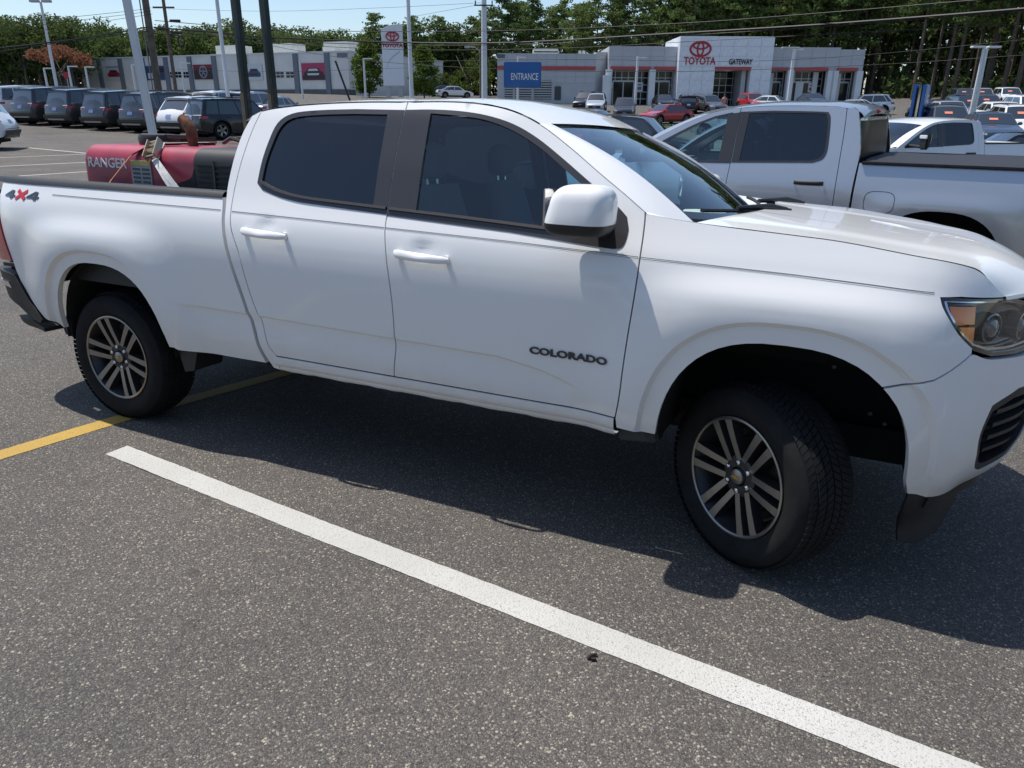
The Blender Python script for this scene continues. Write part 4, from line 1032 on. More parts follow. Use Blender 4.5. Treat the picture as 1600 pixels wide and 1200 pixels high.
# ------------------------------------------------------------------ big pickups on the right
_bz = np.linspace(.3, 2.0, 121); _by = np.interp(_bz, [.3, .5, .75, 1.0, 1.15, 1.25, 1.36, 1.45, 1.6, 1.95, 2.0], [.95, .985, 1.015, 1.02, 1.018, 1.005, .975, .95, .905, .80, .78])
def BY(z): return np.interp(z, _bz, np.convolve(np.r_[[_by[0]]*3, _by, [_by[-1]]*3], np.ones(7)/7, 'valid'))
def big_side(u, z, off=0.):
    u = np.asarray(u, float); z = np.asarray(z, float); s = BY(z)
    for x0, a, b in ((-.56, .60, .76), (3.11, .60, .76)):
        q = arch_q(u, z, x0, a, b); s = s+.028*np.where(q > 1, 1-sstep(1, 1.4, q), 1)*(1-sstep(1.12, 1.24, z))
    s = s-.10*sstep(3.5, 4.1, u)**2*1.6-.05*sstep(-1.5, -1.95, -(-u))*0
    return np.stack([u, s+off, z], -1)
def big_pickup(label, loc, yaw, paint, trim, tow=False, cover=True, front=True):
    B = tag(empty('pickup_truck', loc, yaw), label, 'pickup truck')
    DITCH = cr([(.36, 1.89), (.45, 1.905), (.75, 1.91), (1.1, 1.905), (1.35, 1.885), (1.58, 1.845), (1.80, 1.765), (2.05, 1.64), (2.30, 1.50), (2.50, 1.385)], 4)
    dt = np.array(DITCH)
    i1 = [p for p in DITCH if p[0] <= 1.31]+[(1.313, 1.888)]; i2 = [(1.319, 1.888)]+[p for p in DITCH if p[0] > 1.33]
    rs = cr([(.36, 1.888), (.345, 1.70), (.335, 1.45), (.325, 1.1), (.34, .9), (.36, .60)], 3)
    RW = [(1.245, 1.855)]+cr([(1.0, 1.868), (.56, 1.862), (.50, 1.845), (.475, 1.78), (.455, 1.60), (.455, 1.505), (.485, 1.45), (.56, 1.42)], 4)+[(1.26, 1.392)]
    RG = [(1.225, 1.84)]+cr([(1.0, 1.85), (.57, 1.845), (.52, 1.828), (.497, 1.77), (.478, 1.60), (.478, 1.515), (.505, 1.468), (.57, 1.438)], 4)+[(1.238, 1.412)]
    FW_ = [(1.385, 1.85)]+cr([(1.55, 1.815), (1.75, 1.735), (2.0, 1.605), (2.2, 1.49), (2.33, 1.405)], 4)+[(2.33, 1.365), (1.40, 1.385)]
    FG = [(1.43, 1.825)]+cr([(1.56, 1.79), (1.75, 1.71), (1.98, 1.59), (2.18, 1.475), (2.27, 1.415)], 4)+[(2.26, 1.388), (1.445, 1.405)]
    for sg in (1, -1):
        fn = big_side if sg > 0 else mir(big_side)
        rd = skin('rear_door', fn, [(1.313, .60), (1.335, 1.05), (1.316, 1.40)]+i1[::-1]+rs[1:], [RW], .05, 0, .02, paint, B)
        RT = [(1.312 if x > 1.2 else x, z) for x, z in RW]
        skin('window_trim', fn, RT, [RG], .04, .003, .016, SATIN, rd); skin('window_glass', fn, RG, [], .08, -.006, .003, GLASS_R, rd)
        fd = skin('front_door', fn, [(2.55, .60), (2.56, 1.1), (2.52, 1.375)]+i2[::-1][1:]+[(1.322, 1.40), (1.341, 1.05), (1.319, .60)], [FW_], .05, 0, .02, paint, B)
        FT = [(1.318 if x < 1.41 else x, z) for x, z in FW_]
        skin('window_trim', fn, FT, [FG], .04, .003, .016, SATIN, fd); skin('window_glass', fn, FG, [], .08, -.006, .003, GLASS_F, fd)
        skin('cab_corner', fn, [(.353, .60)]+[(x-.006, z) for x, z in rs[::-1]][1:]+[(.30, 1.90)]+cr([(.255, 1.87), (.21, 1.70), (.175, 1.50), (.180, 1.25), (.185, .60)], 3), [], .05, 0, .05, paint, B)
        ar = arch_pts(-.56, .535, .70, .55)
        bs = skin('bed_side', fn, [(.160, 1.435), (.165, .58)]+ar+[(-1.25, .58), (-1.90, .62), (-1.96, 1.0), (-1.96, 1.435)], [], .05, 0, .03, paint, B)
        th = np.linspace(0, 2*math.pi, 25)[:-1]
        if sg > 0:
            rq = [(-.06+math.copysign(abs(math.cos(t))**.6, math.cos(t))*.128, 1.112+math.copysign(abs(math.sin(t))**.6, math.sin(t))*.095) for t in th]
            rq2 = [(-.06+(x+.06)*.955, 1.112+(z-1.112)*.94) for x, z in rq]
            skin('fuel_door_joint', fn, rq, [rq2], .03, .0006, 0, SATIN, bs)
        fa = arch_pts(3.11, .535, .70, .55)
        skin('fender', fn, [(2.556, .60), (2.566, 1.1), (2.528, 1.372), (2.75, 1.345), (3.2, 1.315), (3.7, 1.27), (4.02, 1.20), (4.05, .60)]+fa, [], .06, 0, .03, paint, B)
        for x0 in (-.56, 3.11):
            P = arch_pts(x0, .535, .70, .50, 16); mb = MB(); mb.grid([[(a, sg*k, b) for k in (1.0, .5)] for a, b in P])
            n = len(mb.v); mb.v += [(a, sg*.5, b) for a, b in P]; mb.f.append(list(range(n, n+len(P)))); mb.mi.append(0); mb.build('wheel_housing', DARK, B, smooth=60)
        for d, hx, hz in ((rd, .56, 1.245), (fd, 1.58, 1.235)):
            mb = MB(); rows = []
            for t in np.linspace(0, 1, 12):
                u = hx-.13+.26*t; o = .012+.03*math.sin(math.pi*t)**.5
                q = big_side(np.array([u]), np.array([hz]), o)[0]
                rows.append([(u, sg*(q[1]+.010*math.sin(a)), hz+.019*math.cos(a)) for a in np.linspace(0, 2*math.pi, 11)])
            mb.grid(rows); mb.f.append(list(range(11))); mb.mi.append(0); mb.build('door_handle', trim, d, smooth=50)
        mb = MB()
        if tow:
            mb.box((2.16, sg*1.30, 1.50), (.10, .20, .30)); m_ = mb.build('mirror', BLACK, fd, bevel=.03)
            mb = MB(); mb.box((2.10, sg*1.31, 1.56), (.012, .16, .17)); mb.build('mirror_glass', CHROME, m_)
            mb = MB(); mb.box((2.215, sg*1.30, 1.60), (.03, .19, .07)); mb.build('mirror_cap', paint, m_, bevel=.01)
            mb = MB(); mb.tube([(2.20, sg*.96, 1.42), (2.18, sg*1.24, 1.40)], .03, 8); mb.build('mirror_arm', BLACK, m_)
        else:
            mb.box((2.30, sg*1.13, 1.46), (.13, .22, .19)); m_ = mb.build('mirror', BLACK, fd, bevel=.035)
            mb = MB(); mb.tube([(2.30, sg*.95, 1.40), (2.30, sg*1.10, 1.42)], .03, 8); mb.build('mirror_arm', BLACK, m_)
        for x0 in (-.56, 3.11): wheel_parts(B, (x0, sg*.87, .405), -sg, 0, r=.405, w=.27, rr=.255, style='five')
    dz = lambda x: float(np.interp(x, dt[:, 0], dt[:, 1]))
    rows = []
    for x in np.r_[.200, .203, .212, .23, .26, .30, .36, np.linspace(.45, 1.5, 10), np.linspace(1.55, 1.72, 4)]:
        z = dz(max(x, .36))-.10*(1-math.sqrt(max(0, 1-(max(0, .36-x)/.16)**2))); sd = float(BY(z))-.003-max(0, .30-x)*.25
        rows.append([(x+max(0, x-1.5)*.6*(1-a*a), a*sd, z+.004+.05*(1-abs(a)**2.6)) for a in np.linspace(-1, 1, 21)])
    mb = MB(); mb.grid(rows); mb.build('roof', paint, B, smooth=60)
    top = [Vector(p) for p in rows[-1]]; bot = [Vector((2.52+.20*(1-a*a), a*.86, 1.37)) for a in np.linspace(-1, 1, 21)]
    Gd = [[top[i].lerp(bot[i], t)+Vector((.03, 0, .035))*math.sin(math.pi*t) for i in range(21)] for t in np.linspace(0, 1, 12)]
    mb = MB(); mb.grid([r_[1:-1] for r_ in Gd]); mb.build('windscreen', GLASS_W, B, smooth=60)
    for sg in (1, -1):
        rows = []
        for t in np.linspace(0, 1, 12):
            x = 1.70+t*.80; z = dz(x); a = Vector((x, float(BY(z)), z+.002)); e = Vector(Gd[int(round(t*11))][-2])
            rows.append([Vector((p.x, sg*p.y, p.z)) for p in (a, a.lerp(e, .4)+Vector((0, .004, .012)), e+Vector((0, 0, .006)), e+Vector((0, -.01, -.02)))])
        mb = MB(); mb.grid(rows); mb.build('windscreen_pillar', paint, B, smooth=50)
    # bonnet, nose
    rows = []
    for t in np.linspace(0, 1, 12):
        x = 2.53+1.50*t; z = 1.372-.10*t**1.5-.06*t**6
        rows.append([(x+(.20*(1-t)+.10*t)*(1-a*a), a*(.93-.12*t*t), z+.05*(1-abs(a)**3)) for a in np.linspace(-1, 1, 21)])
    mb = MB(); mb.grid(rows); mb.build('bonnet', paint, B, smooth=60)
    mb = MB(); mb.grid([[(4.06+.10*(1-a*a)-k, a*.90, z) for a in np.linspace(-1, 1, 11)] for z, k in ((1.22, 0), (.95, 0), (.62, 0), (.50, .05))]); gr = mb.build('front_end', paint, B, smooth=50)
    mb = MB(); mb.box((4.15, 0, .98), (.06, 1.25, .36)); mb.build('grille', BLACK, B, bevel=.03)
    for sg in (1, -1):
        mb = MB(); mb.box((4.09, sg*.76, 1.06), (.10, .26, .20)); mb.build('headlamp', CHROME, B, bevel=.03)
    mb = MB(); mb.box((4.12, 0, .58), (.16, 1.8, .24)); mb.build('front_bumper', CHROME if not tow else BLACK, B, bevel=.05)
    # back of the cab with a full width dark glass and a centre lamp
    rows = []
    for z in np.linspace(.6, 1.82, 22):
        x = .19 if z < 1.5 else .19+.02*((z-1.5)/.32)**1.4
        rows.append([(x+.04*abs(a)**6-.0*a, a*(float(BY(z))-.04), z) for a in np.linspace(-1, 1, 21)])
    mb = MB(); mb.grid(rows); cb = mb.build('cab_back', paint, B, smooth=60)
    rows = []
    for z in np.linspace(1.42, 1.79, 10):
        x = .172 if z < 1.5 else .172+.02*((z-1.5)/.32)**1.4
        rows.append([(x+.045*abs(a)**6, a*(float(BY(z))-.05), z) for a in np.linspace(-1, 1, 21)])
    mb = MB(); mb.grid(rows); mb.build('rear_glass', mat('rear_cab_glass', (.010, .012, .014), .22, spec=.03), cb, smooth=60)
    mb = MB(); mb.box((.20, 0, 1.865), (.05, .30, .035)); mb.build('brake_lamp', REDLAMP, cb, bevel=.01)
    # bed
    if cover:
        mb = MB(); mb.grid([[(x, a*.955, 1.462-.03*abs(a)**8+.006*math.sin(x*5)) for a in np.linspace(-1, 1, 15)] for x in np.linspace(-1.93, .13, 20)]); mb.grid([[(x, sg*.955, 1.432), (x, sg*.965, 1.425)] for x in (-1.93, .13) for sg in (1,)])
        cv = mb.build('tonneau_cover', mat('black_vinyl', (.022, .022, .024), .55, bump=(250, .3)), B, smooth=60)
        for sg in (1, -1):
            mb = MB(); mb.box((-.90, sg*.962, 1.440), (2.08, .05, .022)); mb.build('cover_rail', BLACK, cv, bevel=.005)
    else:
        for sg in (1, -1):
            mb = MB(); mb.box((-.90, sg*.93, 1.44), (2.1, .08, .03)); mb.build('bed_rail_cap', BLACK, B, bevel=.006)
        mb = MB(); mb.box((-.9, 0, .85), (2.1, 1.8, .05)); mb.build('bed_floor', BLACK, B)
    mb = MB(); mb.box((-1.97, 0, 1.10), (.07, 1.80, .62)); mb.build('tailgate', paint, B, bevel=.02)
    for sg in (1, -1):
        mb = MB(); mb.box((-1.95, sg*.95, 1.18), (.10, .12, .42)); mb.build('tail_lamp', REDLAMP, B, bevel=.02)
    mb = MB(); mb.box((-2.02, 0, .62), (.20, 1.9, .18)); mb.build('rear_bumper', CHROME, B, bevel=.04)
    mb = MB(); mb.box((1.2, 0, .50), (5.4, 1.5, .25)); mb.build('chassis_frame', DARK, B)
    mb = MB(); mb.box((3.2, 0, 1.0), (1.4, 1.2, .5)); mb.build('engine_bay', DARK, B)
    # seats with belts, wheel
    for y in (.42, -.42):
        mb = MB(); mb.box((1.36, y, 1.2), (.16, .52, .75), taper=(.7, .85)); mb.box((1.30, y, 1.68), (.10, .28, .17), taper=(.8, .8)); mb.box((1.66, y, .9), (.55, .52, .15)); s_ = mb.build('front_seat', SEAT, B, bevel=.03); s_['kind'] = 'stuff'
    mb = MB(); mb.box((.62, 0, 1.2), (.16, 1.5, .62), taper=(.8, 1)); mb.build('rear_bench', SEAT, B, bevel=.03)
    mb = MB(); mb.box((2.36, 0, 1.18), (.36, 1.6, .32), taper=(.5, 1)); mb.build('dashboard', DASH, B, bevel=.03)
    mb = MB(); T = Matrix.Translation((2.08, .42, 1.28)) @ Matrix.Rotation(R(65), 4, 'Y')
    mb.grid([[tuple(T @ Vector(((.19+.017*math.cos(b))*math.cos(a), (.19+.017*math.cos(b))*math.sin(a), .017*math.sin(b)))) for b in np.linspace(0, 2*math.pi, 8)] for a in np.linspace(0, 2*math.pi, 25)]); mb.build('steering_wheel', DASH, B, smooth=50)
    return B
PSI = R(33)
_C = at(1375, 242, 6.85); _o = np.array([-math.sin(PSI), -math.cos(PSI)])
big_pickup('silver crew cab pickup with black bed cover, parked behind the white pickup', (_C[0]-_o[0]*.985, _C[1]-_o[1]*.985, -.15), math.pi-PSI, SILVER, BLACK)
PS2 = R(-18); _C = at(1550, 222, 17.0); _o = np.array([-math.sin(PS2), -math.cos(PS2)]); _z = at(1500, 184, 17.0)[2]-1.96
big_pickup('white heavy duty pickup with large black towing mirrors, beyond the silver pickup', (_C[0]-_o[0]*.98, _C[1]-_o[1]*.98, _z), math.pi-PS2, WPAINT, BLACK, tow=True, cover=False)
def papers():
    e = empty('paper_sheet'); e.matrix_world = HERO_M; tag(e, 'crumpled pale papers lying on the dashboard behind the windscreen', 'papers')
    PAPER = mat('pale_paper', (.70, .76, .70), .8)
    rr = random.Random(5)
    for (x, y, w, l, a) in ((-.56, -.30, .22, .30, 15), (-.58, .02, .20, .28, -25), (-.55, .34, .22, .26, 8)):
        mb = MB(); c, s_ = math.cos(R(a)), math.sin(R(a)); rows = []
        for i in range(5):
            row = []
            for j in range(6):
                p, q = (i/4-.5)*w, (j/5-.5)*l; row.append((x+c*p-s_*q, y+s_*p+c*q, 1.285+.018*rr.random()))
            rows.append(row)
        mb.grid(rows); mb.build('sheet', PAPER, e, smooth=40)
papers()

# ------------------------------------------------------------------ ordinary cars, seen from a distance
def make_car(name, kind, paint, body_h=1.75, L=4.9, W=1.95, style='suv', rails=True, tags=True, ghost=False):
    """car standing at the origin, nose to +x. outline in units of length and height"""
    H = body_h; wr = .37 if style != 'sedan' else .33; gc = .26 if style != 'sedan' else .17
    belt = {'suv': .60, 'cross': .62, 'sedan': .64, 'jeep': .62}[style]*H
    if style == 'suv':      # rear to front, over the top
        ol = [(.012, .36), (0, .50), (.004, .72), (.02, .98), (.035, belt/1), (.075, H*.93), (.06, H*.955), (.10, H*.975), (.30*1, H), (.55, H*.985), (.60, H*.965), (.735, belt+.05), (.76, belt), (.94, belt-.14), (.985, belt-.22), (1.0, .72), (1.0, .50), (.985, .34)]
    elif style == 'cross':
        ol = [(.015, .38), (0, .55), (.006, .80), (.03, 1.0), (.045, belt+.02), (.135, H*.915), (.105, H*.94), (.16, H*.968), (.34, H), (.52, H*.985), (.57, H*.96), (.71, belt+.03), (.735, belt-.02), (.93, belt-.17), (.98, belt-.26), (1.0, .68), (1.0, .46), (.985, .32)]
    elif style == 'jeep':
        ol = [(.02, .42), (0, .55), (.002, .75), (.025, .95), (.05, belt), (.115, H*.92), (.095, H*.95), (.13, H*.975), (.33, H), (.52, H*.985), (.565, H*.965), (.69, belt+.04), (.72, belt), (.92, belt-.12), (.975, belt-.22), (1.0, .75), (1.0, .50), (.985, .36)]
    else:
        ol = [(.012, .28), (0, .42), (.004, .62), (.015, .86), (.03, belt), (.12, belt+.045), (.14, belt+.055), (.29, H*.955), (.36, H*.988), (.46, H), (.56, H*.985), (.60, H*.965), (.74, belt+.03), (.765, belt), (.94, belt-.15), (.985, belt-.25), (1.0, .56), (1.0, .38), (.985, .25)]
    zs0 = [p[1] for p in ol]
    ol = [((x-.5)*L, z) for x, z in ol]
    xr, xf = -.5*L+.205*L, -.5*L+.81*L
    ar = wr+.065
    def arc(x0): return [(x0+ar*math.cos(t), max(gc+.02, wr+ar*math.sin(t))) for t in np.linspace(-.2, math.pi+.2, 13)]
    poly = ol+[(xf+ar+.05, gc)]+arc(xf)+[(xf-ar-.03, gc), (xr+ar+.03, gc)]+arc(xr)+[(xr-ar-.05, gc+.03)]
    roof = max(zs0)
    def Sw(x, z):
        x = np.asarray(x, float); z = np.asarray(z, float)
        s = np.interp(z, [gc, .45, .70, belt-.12, belt, roof], [.95, .985, 1.0, .985, .945, .74])*W/2
        e = np.maximum(0, np.abs(x)-L/2+.75)/.75; s = s-.20*e**2.2
        for x0 in (xr, xf):
            q = np.hypot((x-x0)/(ar+.09), (z-wr)/(ar+.10)); s = s+.018*(q < 1)
        return s
    car = tag(empty(name), kind, None)
    # body: two flanks and a band over the top between them
    mb = MB()
    V, F = cdt(poly, [], .16)
    for sg in (1, -1):
        vs = [(x, sg*float(sw), z) for (x, z), sw in zip(V, Sw(V[:, 0], V[:, 1]))]
        mb.add(vs, [tuple(int(i) for i in (t if sg > 0 else t[::-1])) for t in F])
    OL = dens(ol+[(ol[-1][0], gc), (ol[0][0], gc)], .16)[:-1]
    OL = [p for p in dens(ol, .16)]
    k_ = OL.index(tuple(np.array(ol[-1], float)+0.0)) if tuple(np.array(ol[-1], float)+0.0) in OL else len(OL)-1
    OL = OL[:k_+1]
    rows = []
    for x, z in OL:
        sw = float(Sw(x, z)); cz = .035 if z > belt-.3 else 0; cx = .05*(1 if x > 0 else -1)*sstep(L/2-.4, L/2, abs(x))
        rows.append([(x+float(cx)*(1-a*a), a*sw, z+cz*(1-a*a)) for a in np.linspace(-1, 1, 9)])
    mb.grid(rows)
    me = mb.mesh('body', paint); bm = bmesh.new(); bm.from_mesh(me); bmesh.ops.remove_doubles(bm, verts=bm.verts, dist=.002)
    es = [e for e in bm.edges if len(e.link_faces) == 2 and e.calc_face_angle(0) > .7 and abs(abs(e.verts[0].co.y)-abs(e.verts[1].co.y)) < .2 and e.verts[0].co.z > .45]
    bmesh.ops.bevel(bm, geom=es, offset=.055, segments=2, affect='EDGES', clamp_overlap=True)
    bmesh.ops.recalc_face_normals(bm, faces=bm.faces); bm.to_mesh(me); bm.free()
    me.polygons.foreach_set('use_smooth', [True]*len(me.polygons)); me.set_sharp_from_angle(angle=R(40))
    link_mesh('body', me, car)
    def P(x, z, sg, off=.006): return Vector((x, sg*(float(Sw(x, z))+off), z))
    # side windows
    iA = 4; rw = ol[4]; sp = ol[5]
    topz = roof-.115; lowz = belt+.03
    def slope(a, b, z): return a[0]+(b[0]-a[0])*(z-a[1])/(b[1]-a[1])
    if style == 'sedan': ra, rb, fa, fb = ol[6], ol[7], ol[12], ol[11]
    else: ra, rb, fa, fb = ol[4], ol[5], ol[11], ol[10]
    r0 = slope(ra, rb, lowz)+.14; r1 = slope(ra, rb, topz)+.12; f0 = slope(fa, fb, lowz)-.16; f1 = slope(fa, fb, topz)-.10
    cuts = [.30, .60] if style in ('suv', 'jeep') else [.12, .55]
    if style == 'suv': cuts = [.20, .56]
    xs0 = [r0]+[r0+(f0-r0)*c for c in cuts]+[f0]; xs1 = [r1]+[r1+(f1-r1)*(c*1.0+.02) for c in cuts]+[f1]
    for sg in (1, -1):
        for i in range(3):
            a0, a1, b0, b1 = xs0[i]+.03*(i > 0), xs0[i+1]-.03*(i < 2), xs1[i]+.03*(i > 0), xs1[i+1]-.03*(i < 2)
            mb = MB(); rows = []
            for t in np.linspace(0, 1, 4):
                z = lowz+(topz-lowz)*t; rows.append([P(a0+(b0-a0)*t+((a1-a0)+(b1-b0-a1+a0)*t)*u, z, sg) for u in np.linspace(0, 1, 4)])
            mb.grid(rows); mb.build('side_window', CARGLASS, car, smooth=40)
        # dark sill and arch trim, mirror, handles
        mb = MB(); mb.grid([[P(x, z, sg, .010) for x in np.linspace(xr+ar+.02, xf-ar-.02, 8)] for z in (gc+.01, gc+.16)]); mb.build('sill_trim', BLACK, car)
        for x0 in (xr, xf):
            mb = MB(); mb.grid([[P(x0+(ar+d)*math.cos(t), max(gc+.03, wr+(ar+d)*math.sin(t)), sg, .012) for d in (-.01, .055)] for t in np.linspace(-.1, math.pi+.1, 15)]); mb.build('arch_trim', BLACK, car, smooth=40)
            P2 = [(x0+ar*math.cos(t), wr+ar*math.sin(t)) for t in np.linspace(-.3, math.pi+.3, 14)]
            mb = MB(); mb.grid([[(x, sg*k, z) for k in (W/2-.04, W/2-.34)] for x, z in P2]); n = len(mb.v); mb.v += [(x, sg*(W/2-.34), z) for x, z in P2]; mb.f.append(list(range(n, n+14))); mb.mi.append(0); mb.build('wheel_housing', DARK, car)
        mx = f0-.05
        mb = MB(); mb.box((mx, sg*(float(Sw(mx, belt))+.10), belt+.09), (.12, .20, .14), taper=(.8, .9)); mb.build('mirror', paint, car, bevel=.03)
        for hx in (r0+(f0-r0)*.36, r0+(f0-r0)*.70):
            q = P(hx, belt-.10, sg, .015); mb = MB(); mb.box(tuple(q), (.19, .03, .03)); mb.build('door_handle', paint, car, bevel=.008)
        for hx in (r0+(f0-r0)*cuts[1]-.02, f0+.02, r0+(f0-r0)*cuts[0]):
            mb = MB(); mb.grid([[P(hx-.004, z, sg, .003), P(hx+.004, z, sg, .003)] for z in np.linspace(gc+.2, belt, 7)]); mb.build('door_joint', DARK, car)
        # lamps: wrap round the corners
        tz0, tz1 = ((belt-.15, belt-.05) if style == 'suv' else (belt-.20, belt-.03)) if style != 'sedan' else (belt-.19, belt-.04)
        rowsx = []
        def rear_x(z):
            zz_ = [p[1] for p in ol[:5]]; return float(np.interp(z, zz_, [p[0] for p in ol[:5]]))
        for z in np.linspace(tz0, tz1, 3):
            xr_ = rear_x(z); row = [(xr_-.010-.035*(1-(y/(W/2))**2)*0, sg*y, z) for y in np.linspace(W*.30, float(Sw(xr_, z))-.005, 4)]
            row += [tuple(P(xr_+d, z, sg, .010)) for d in (.05, .16, .28)]; rowsx.append(row)
        mb = MB(); mb.grid(rowsx); mb.build('tail_lamp', REDLAMP, car, smooth=40)
        fz0, fz1 = ol[-4][1]-.09, ol[-4][1]+.06
        def front_x(z):
            q = ol[-5:][::-1]; return float(np.interp(z, [p[1] for p in q], [p[0] for p in q]))
        rowsx = []
        for z in np.linspace(fz0, fz1, 3):
            x_ = front_x(z); row = [(x_+.012, sg*y, z) for y in np.linspace(W*.27, float(Sw(x_, z))-.02, 4)]+[tuple(P(x_-d, z, sg, .010)) for d in (.06, .18, .34)]; rowsx.append(row)
        mb = MB(); mb.grid(rowsx); mb.build('headlamp', HEADL, car, smooth=40)
        if rails and style in ('suv', 'cross', 'jeep'):
            xs = np.linspace(rb[0]+.15, fb[0]-.15, 7); mb = MB(); mb.tube([(x, sg*(float(Sw(x, roof))-.10), float(np.interp(x, [p[0] for p in ol[5:11]], [p[1] for p in ol[5:11]]))+.05) for x in xs], .018, 6); mb.build('roof_rail', STEEL if rails == 'steel' else BLACK, car)
    # patch across the rear or the front between heights
    def patch(name_, za, zb, ya, yb, fx, m, off=.012, n=5, rear=True):
        mb = MB(); d = -1 if rear else 1
        mb.grid([[(fx(z)+d*(off+.05*(1-(y/(W/2))**2)*float(sstep(L/2-.4, L/2, abs(fx(z))))), y, z) for y in np.linspace(ya, yb, n)] for z in np.linspace(za, zb, 4)]); return mb.build(name_, m, car, smooth=40)
    def seg_patch(name_, a, b, t0, t1, k, m):
        mb = MB(); a = np.array(a); b = np.array(b); nrm = np.array([-(b-a)[1], (b-a)[0]]); nrm = nrm/np.linalg.norm(nrm); nrm *= np.sign(nrm[1])
        rows = []
        for t in np.linspace(t0, t1, 5):
            p = a+(b-a)*t+nrm*.010; h = float(Sw(*p))*k; rows.append([(p[0], y, p[1]+.035*(1-(y/(h/k))**2)) for y in np.linspace(-h, h, 9)])
        mb.grid(rows); return mb.build(name_, m, car, smooth=40)
    seg_patch('rear_window', ra, rb, .04, .90, .88, CARGLASS); seg_patch('windscreen', fa, fb, .02, .97, .93, CARGLASS)
    w2 = W/2
    patch('rear_bumper', .36, .62, -w2*.90, w2*.90, rear_x, BLACK, .014); patch('skid_plate', .37, .44, -w2*.6, w2*.6, rear_x, STEEL, .022)
    patch('number_plate', belt-.26 if style != 'sedan' else .62, belt-.12 if style != 'sedan' else .74, -.16, .16, rear_x, PLATE, .022, 3)
    patch('tailgate_joint', .66, .675, -w2*.7, w2*.7, rear_x, DARK, .010)
    if style == 'suv': patch('ledge_sheen', belt-.035, belt-.005, -w2*.84, w2*.84, rear_x, STEEL, .014)  # pale strip put in for the reflection on top of the tailgate ledge
    patch('emblem', belt-.09, belt-.045, -.09, .09, rear_x, CHROME, .018, 3)
    patch('front_grille', .46, ol[-4][1]-.12, -w2*.62, w2*.62, front_x, BLACK, .014, rear=False); patch('front_bumper', .34, .44, -w2*.85, w2*.85, front_x, BLACK, .012, rear=False)
    patch('number_plate', .50, .61, -.16, .16, front_x, PLATE, .024, 3, rear=False)
    if tags:
        mb = MB(); a = np.array(fa); b = np.array(fb); p = a+(b-a)*.55; mb.grid([[(p[0]+.02+k*(fa[0]-fb[0])*.18, y, p[1]+.05-k*(fa[1]-fb[1])*-.18) for y in (-.32, .05)] for k in (0, 1)]); mb.build('window_sticker', STICKER, car)
    mb = MB(); mb.box((0, 0, gc+.03), (L*.86, W*.80, .14)); mb.build('underbody', DARK, car)
    for x0 in (xr, xf):
        for sg in (1, -1): wheel_parts(car, (x0, sg*(w2-.125), wr), -sg, 0, r=wr, w=.235, rr=wr*.66, style='five')
    return car
PLATE = mat('plate_blue', (.16, .20, .42), .5); STICKER = mat('orange_sticker', (.75, .25, .16), .6)
HEADL = mat('lamp_glass_car', (.45, .47, .48), .12, .3, coat=1.)
P_DG = car_paint('dark_grey_metallic', (.045, .05, .058), .3, .5); P_BK = car_paint('black_car_paint', (.008, .009, .011), .25); P_GR = car_paint('grey_metallic', (.17, .175, .18), .3, .6)
P_RD = car_paint('red_car_paint', (.42, .015, .02), .25); P_LB = car_paint('pale_silver_paint', (.55, .58, .62), .3, .4); P_BL = car_paint('slate_blue_paint', (.06, .085, .13), .3, .4); P_TN = car_paint('tan_car_paint', (.28, .25, .21), .3, .5)

PROTO = {}; STK = {}
def place(key, label, cat, x, y, yaw, group=None, z=None, sticker=False):
    """put one car at x,y; the first of a kind is built, later ones share its meshes"""
    if key not in PROTO:
        nm, style, p, kw = CARS[key]; PROTO[key] = make_car(nm, '', p, style=style, **kw); c = PROTO[key]
        for ch in c.children:
            if ch.name.startswith('window_sticker'): STK[key] = ch.copy(); STK[key].parent = None; break
    else:
        c = copy_tree(PROTO[key])
        if not any(ch.name.startswith('window_sticker') for ch in c.children) and STK.get(key): k_ = STK[key].copy(); COL.objects.link(k_); k_.parent = c
    zz = G(x, y) if z is None else z
    if not sticker:
        for ch in [h_ for h_ in c.children if h_.name.startswith('window_sticker')]: bpy.data.objects.remove(ch)
    e = .8; gx = (G(x+e*math.cos(yaw), y+e*math.sin(yaw))-G(x-e*math.cos(yaw), y-e*math.sin(yaw)))/(2*e)
    c.location = (x, y, zz); c.rotation_euler = (0, -math.atan(gx), yaw)
    tag(c, label, cat, group); return c
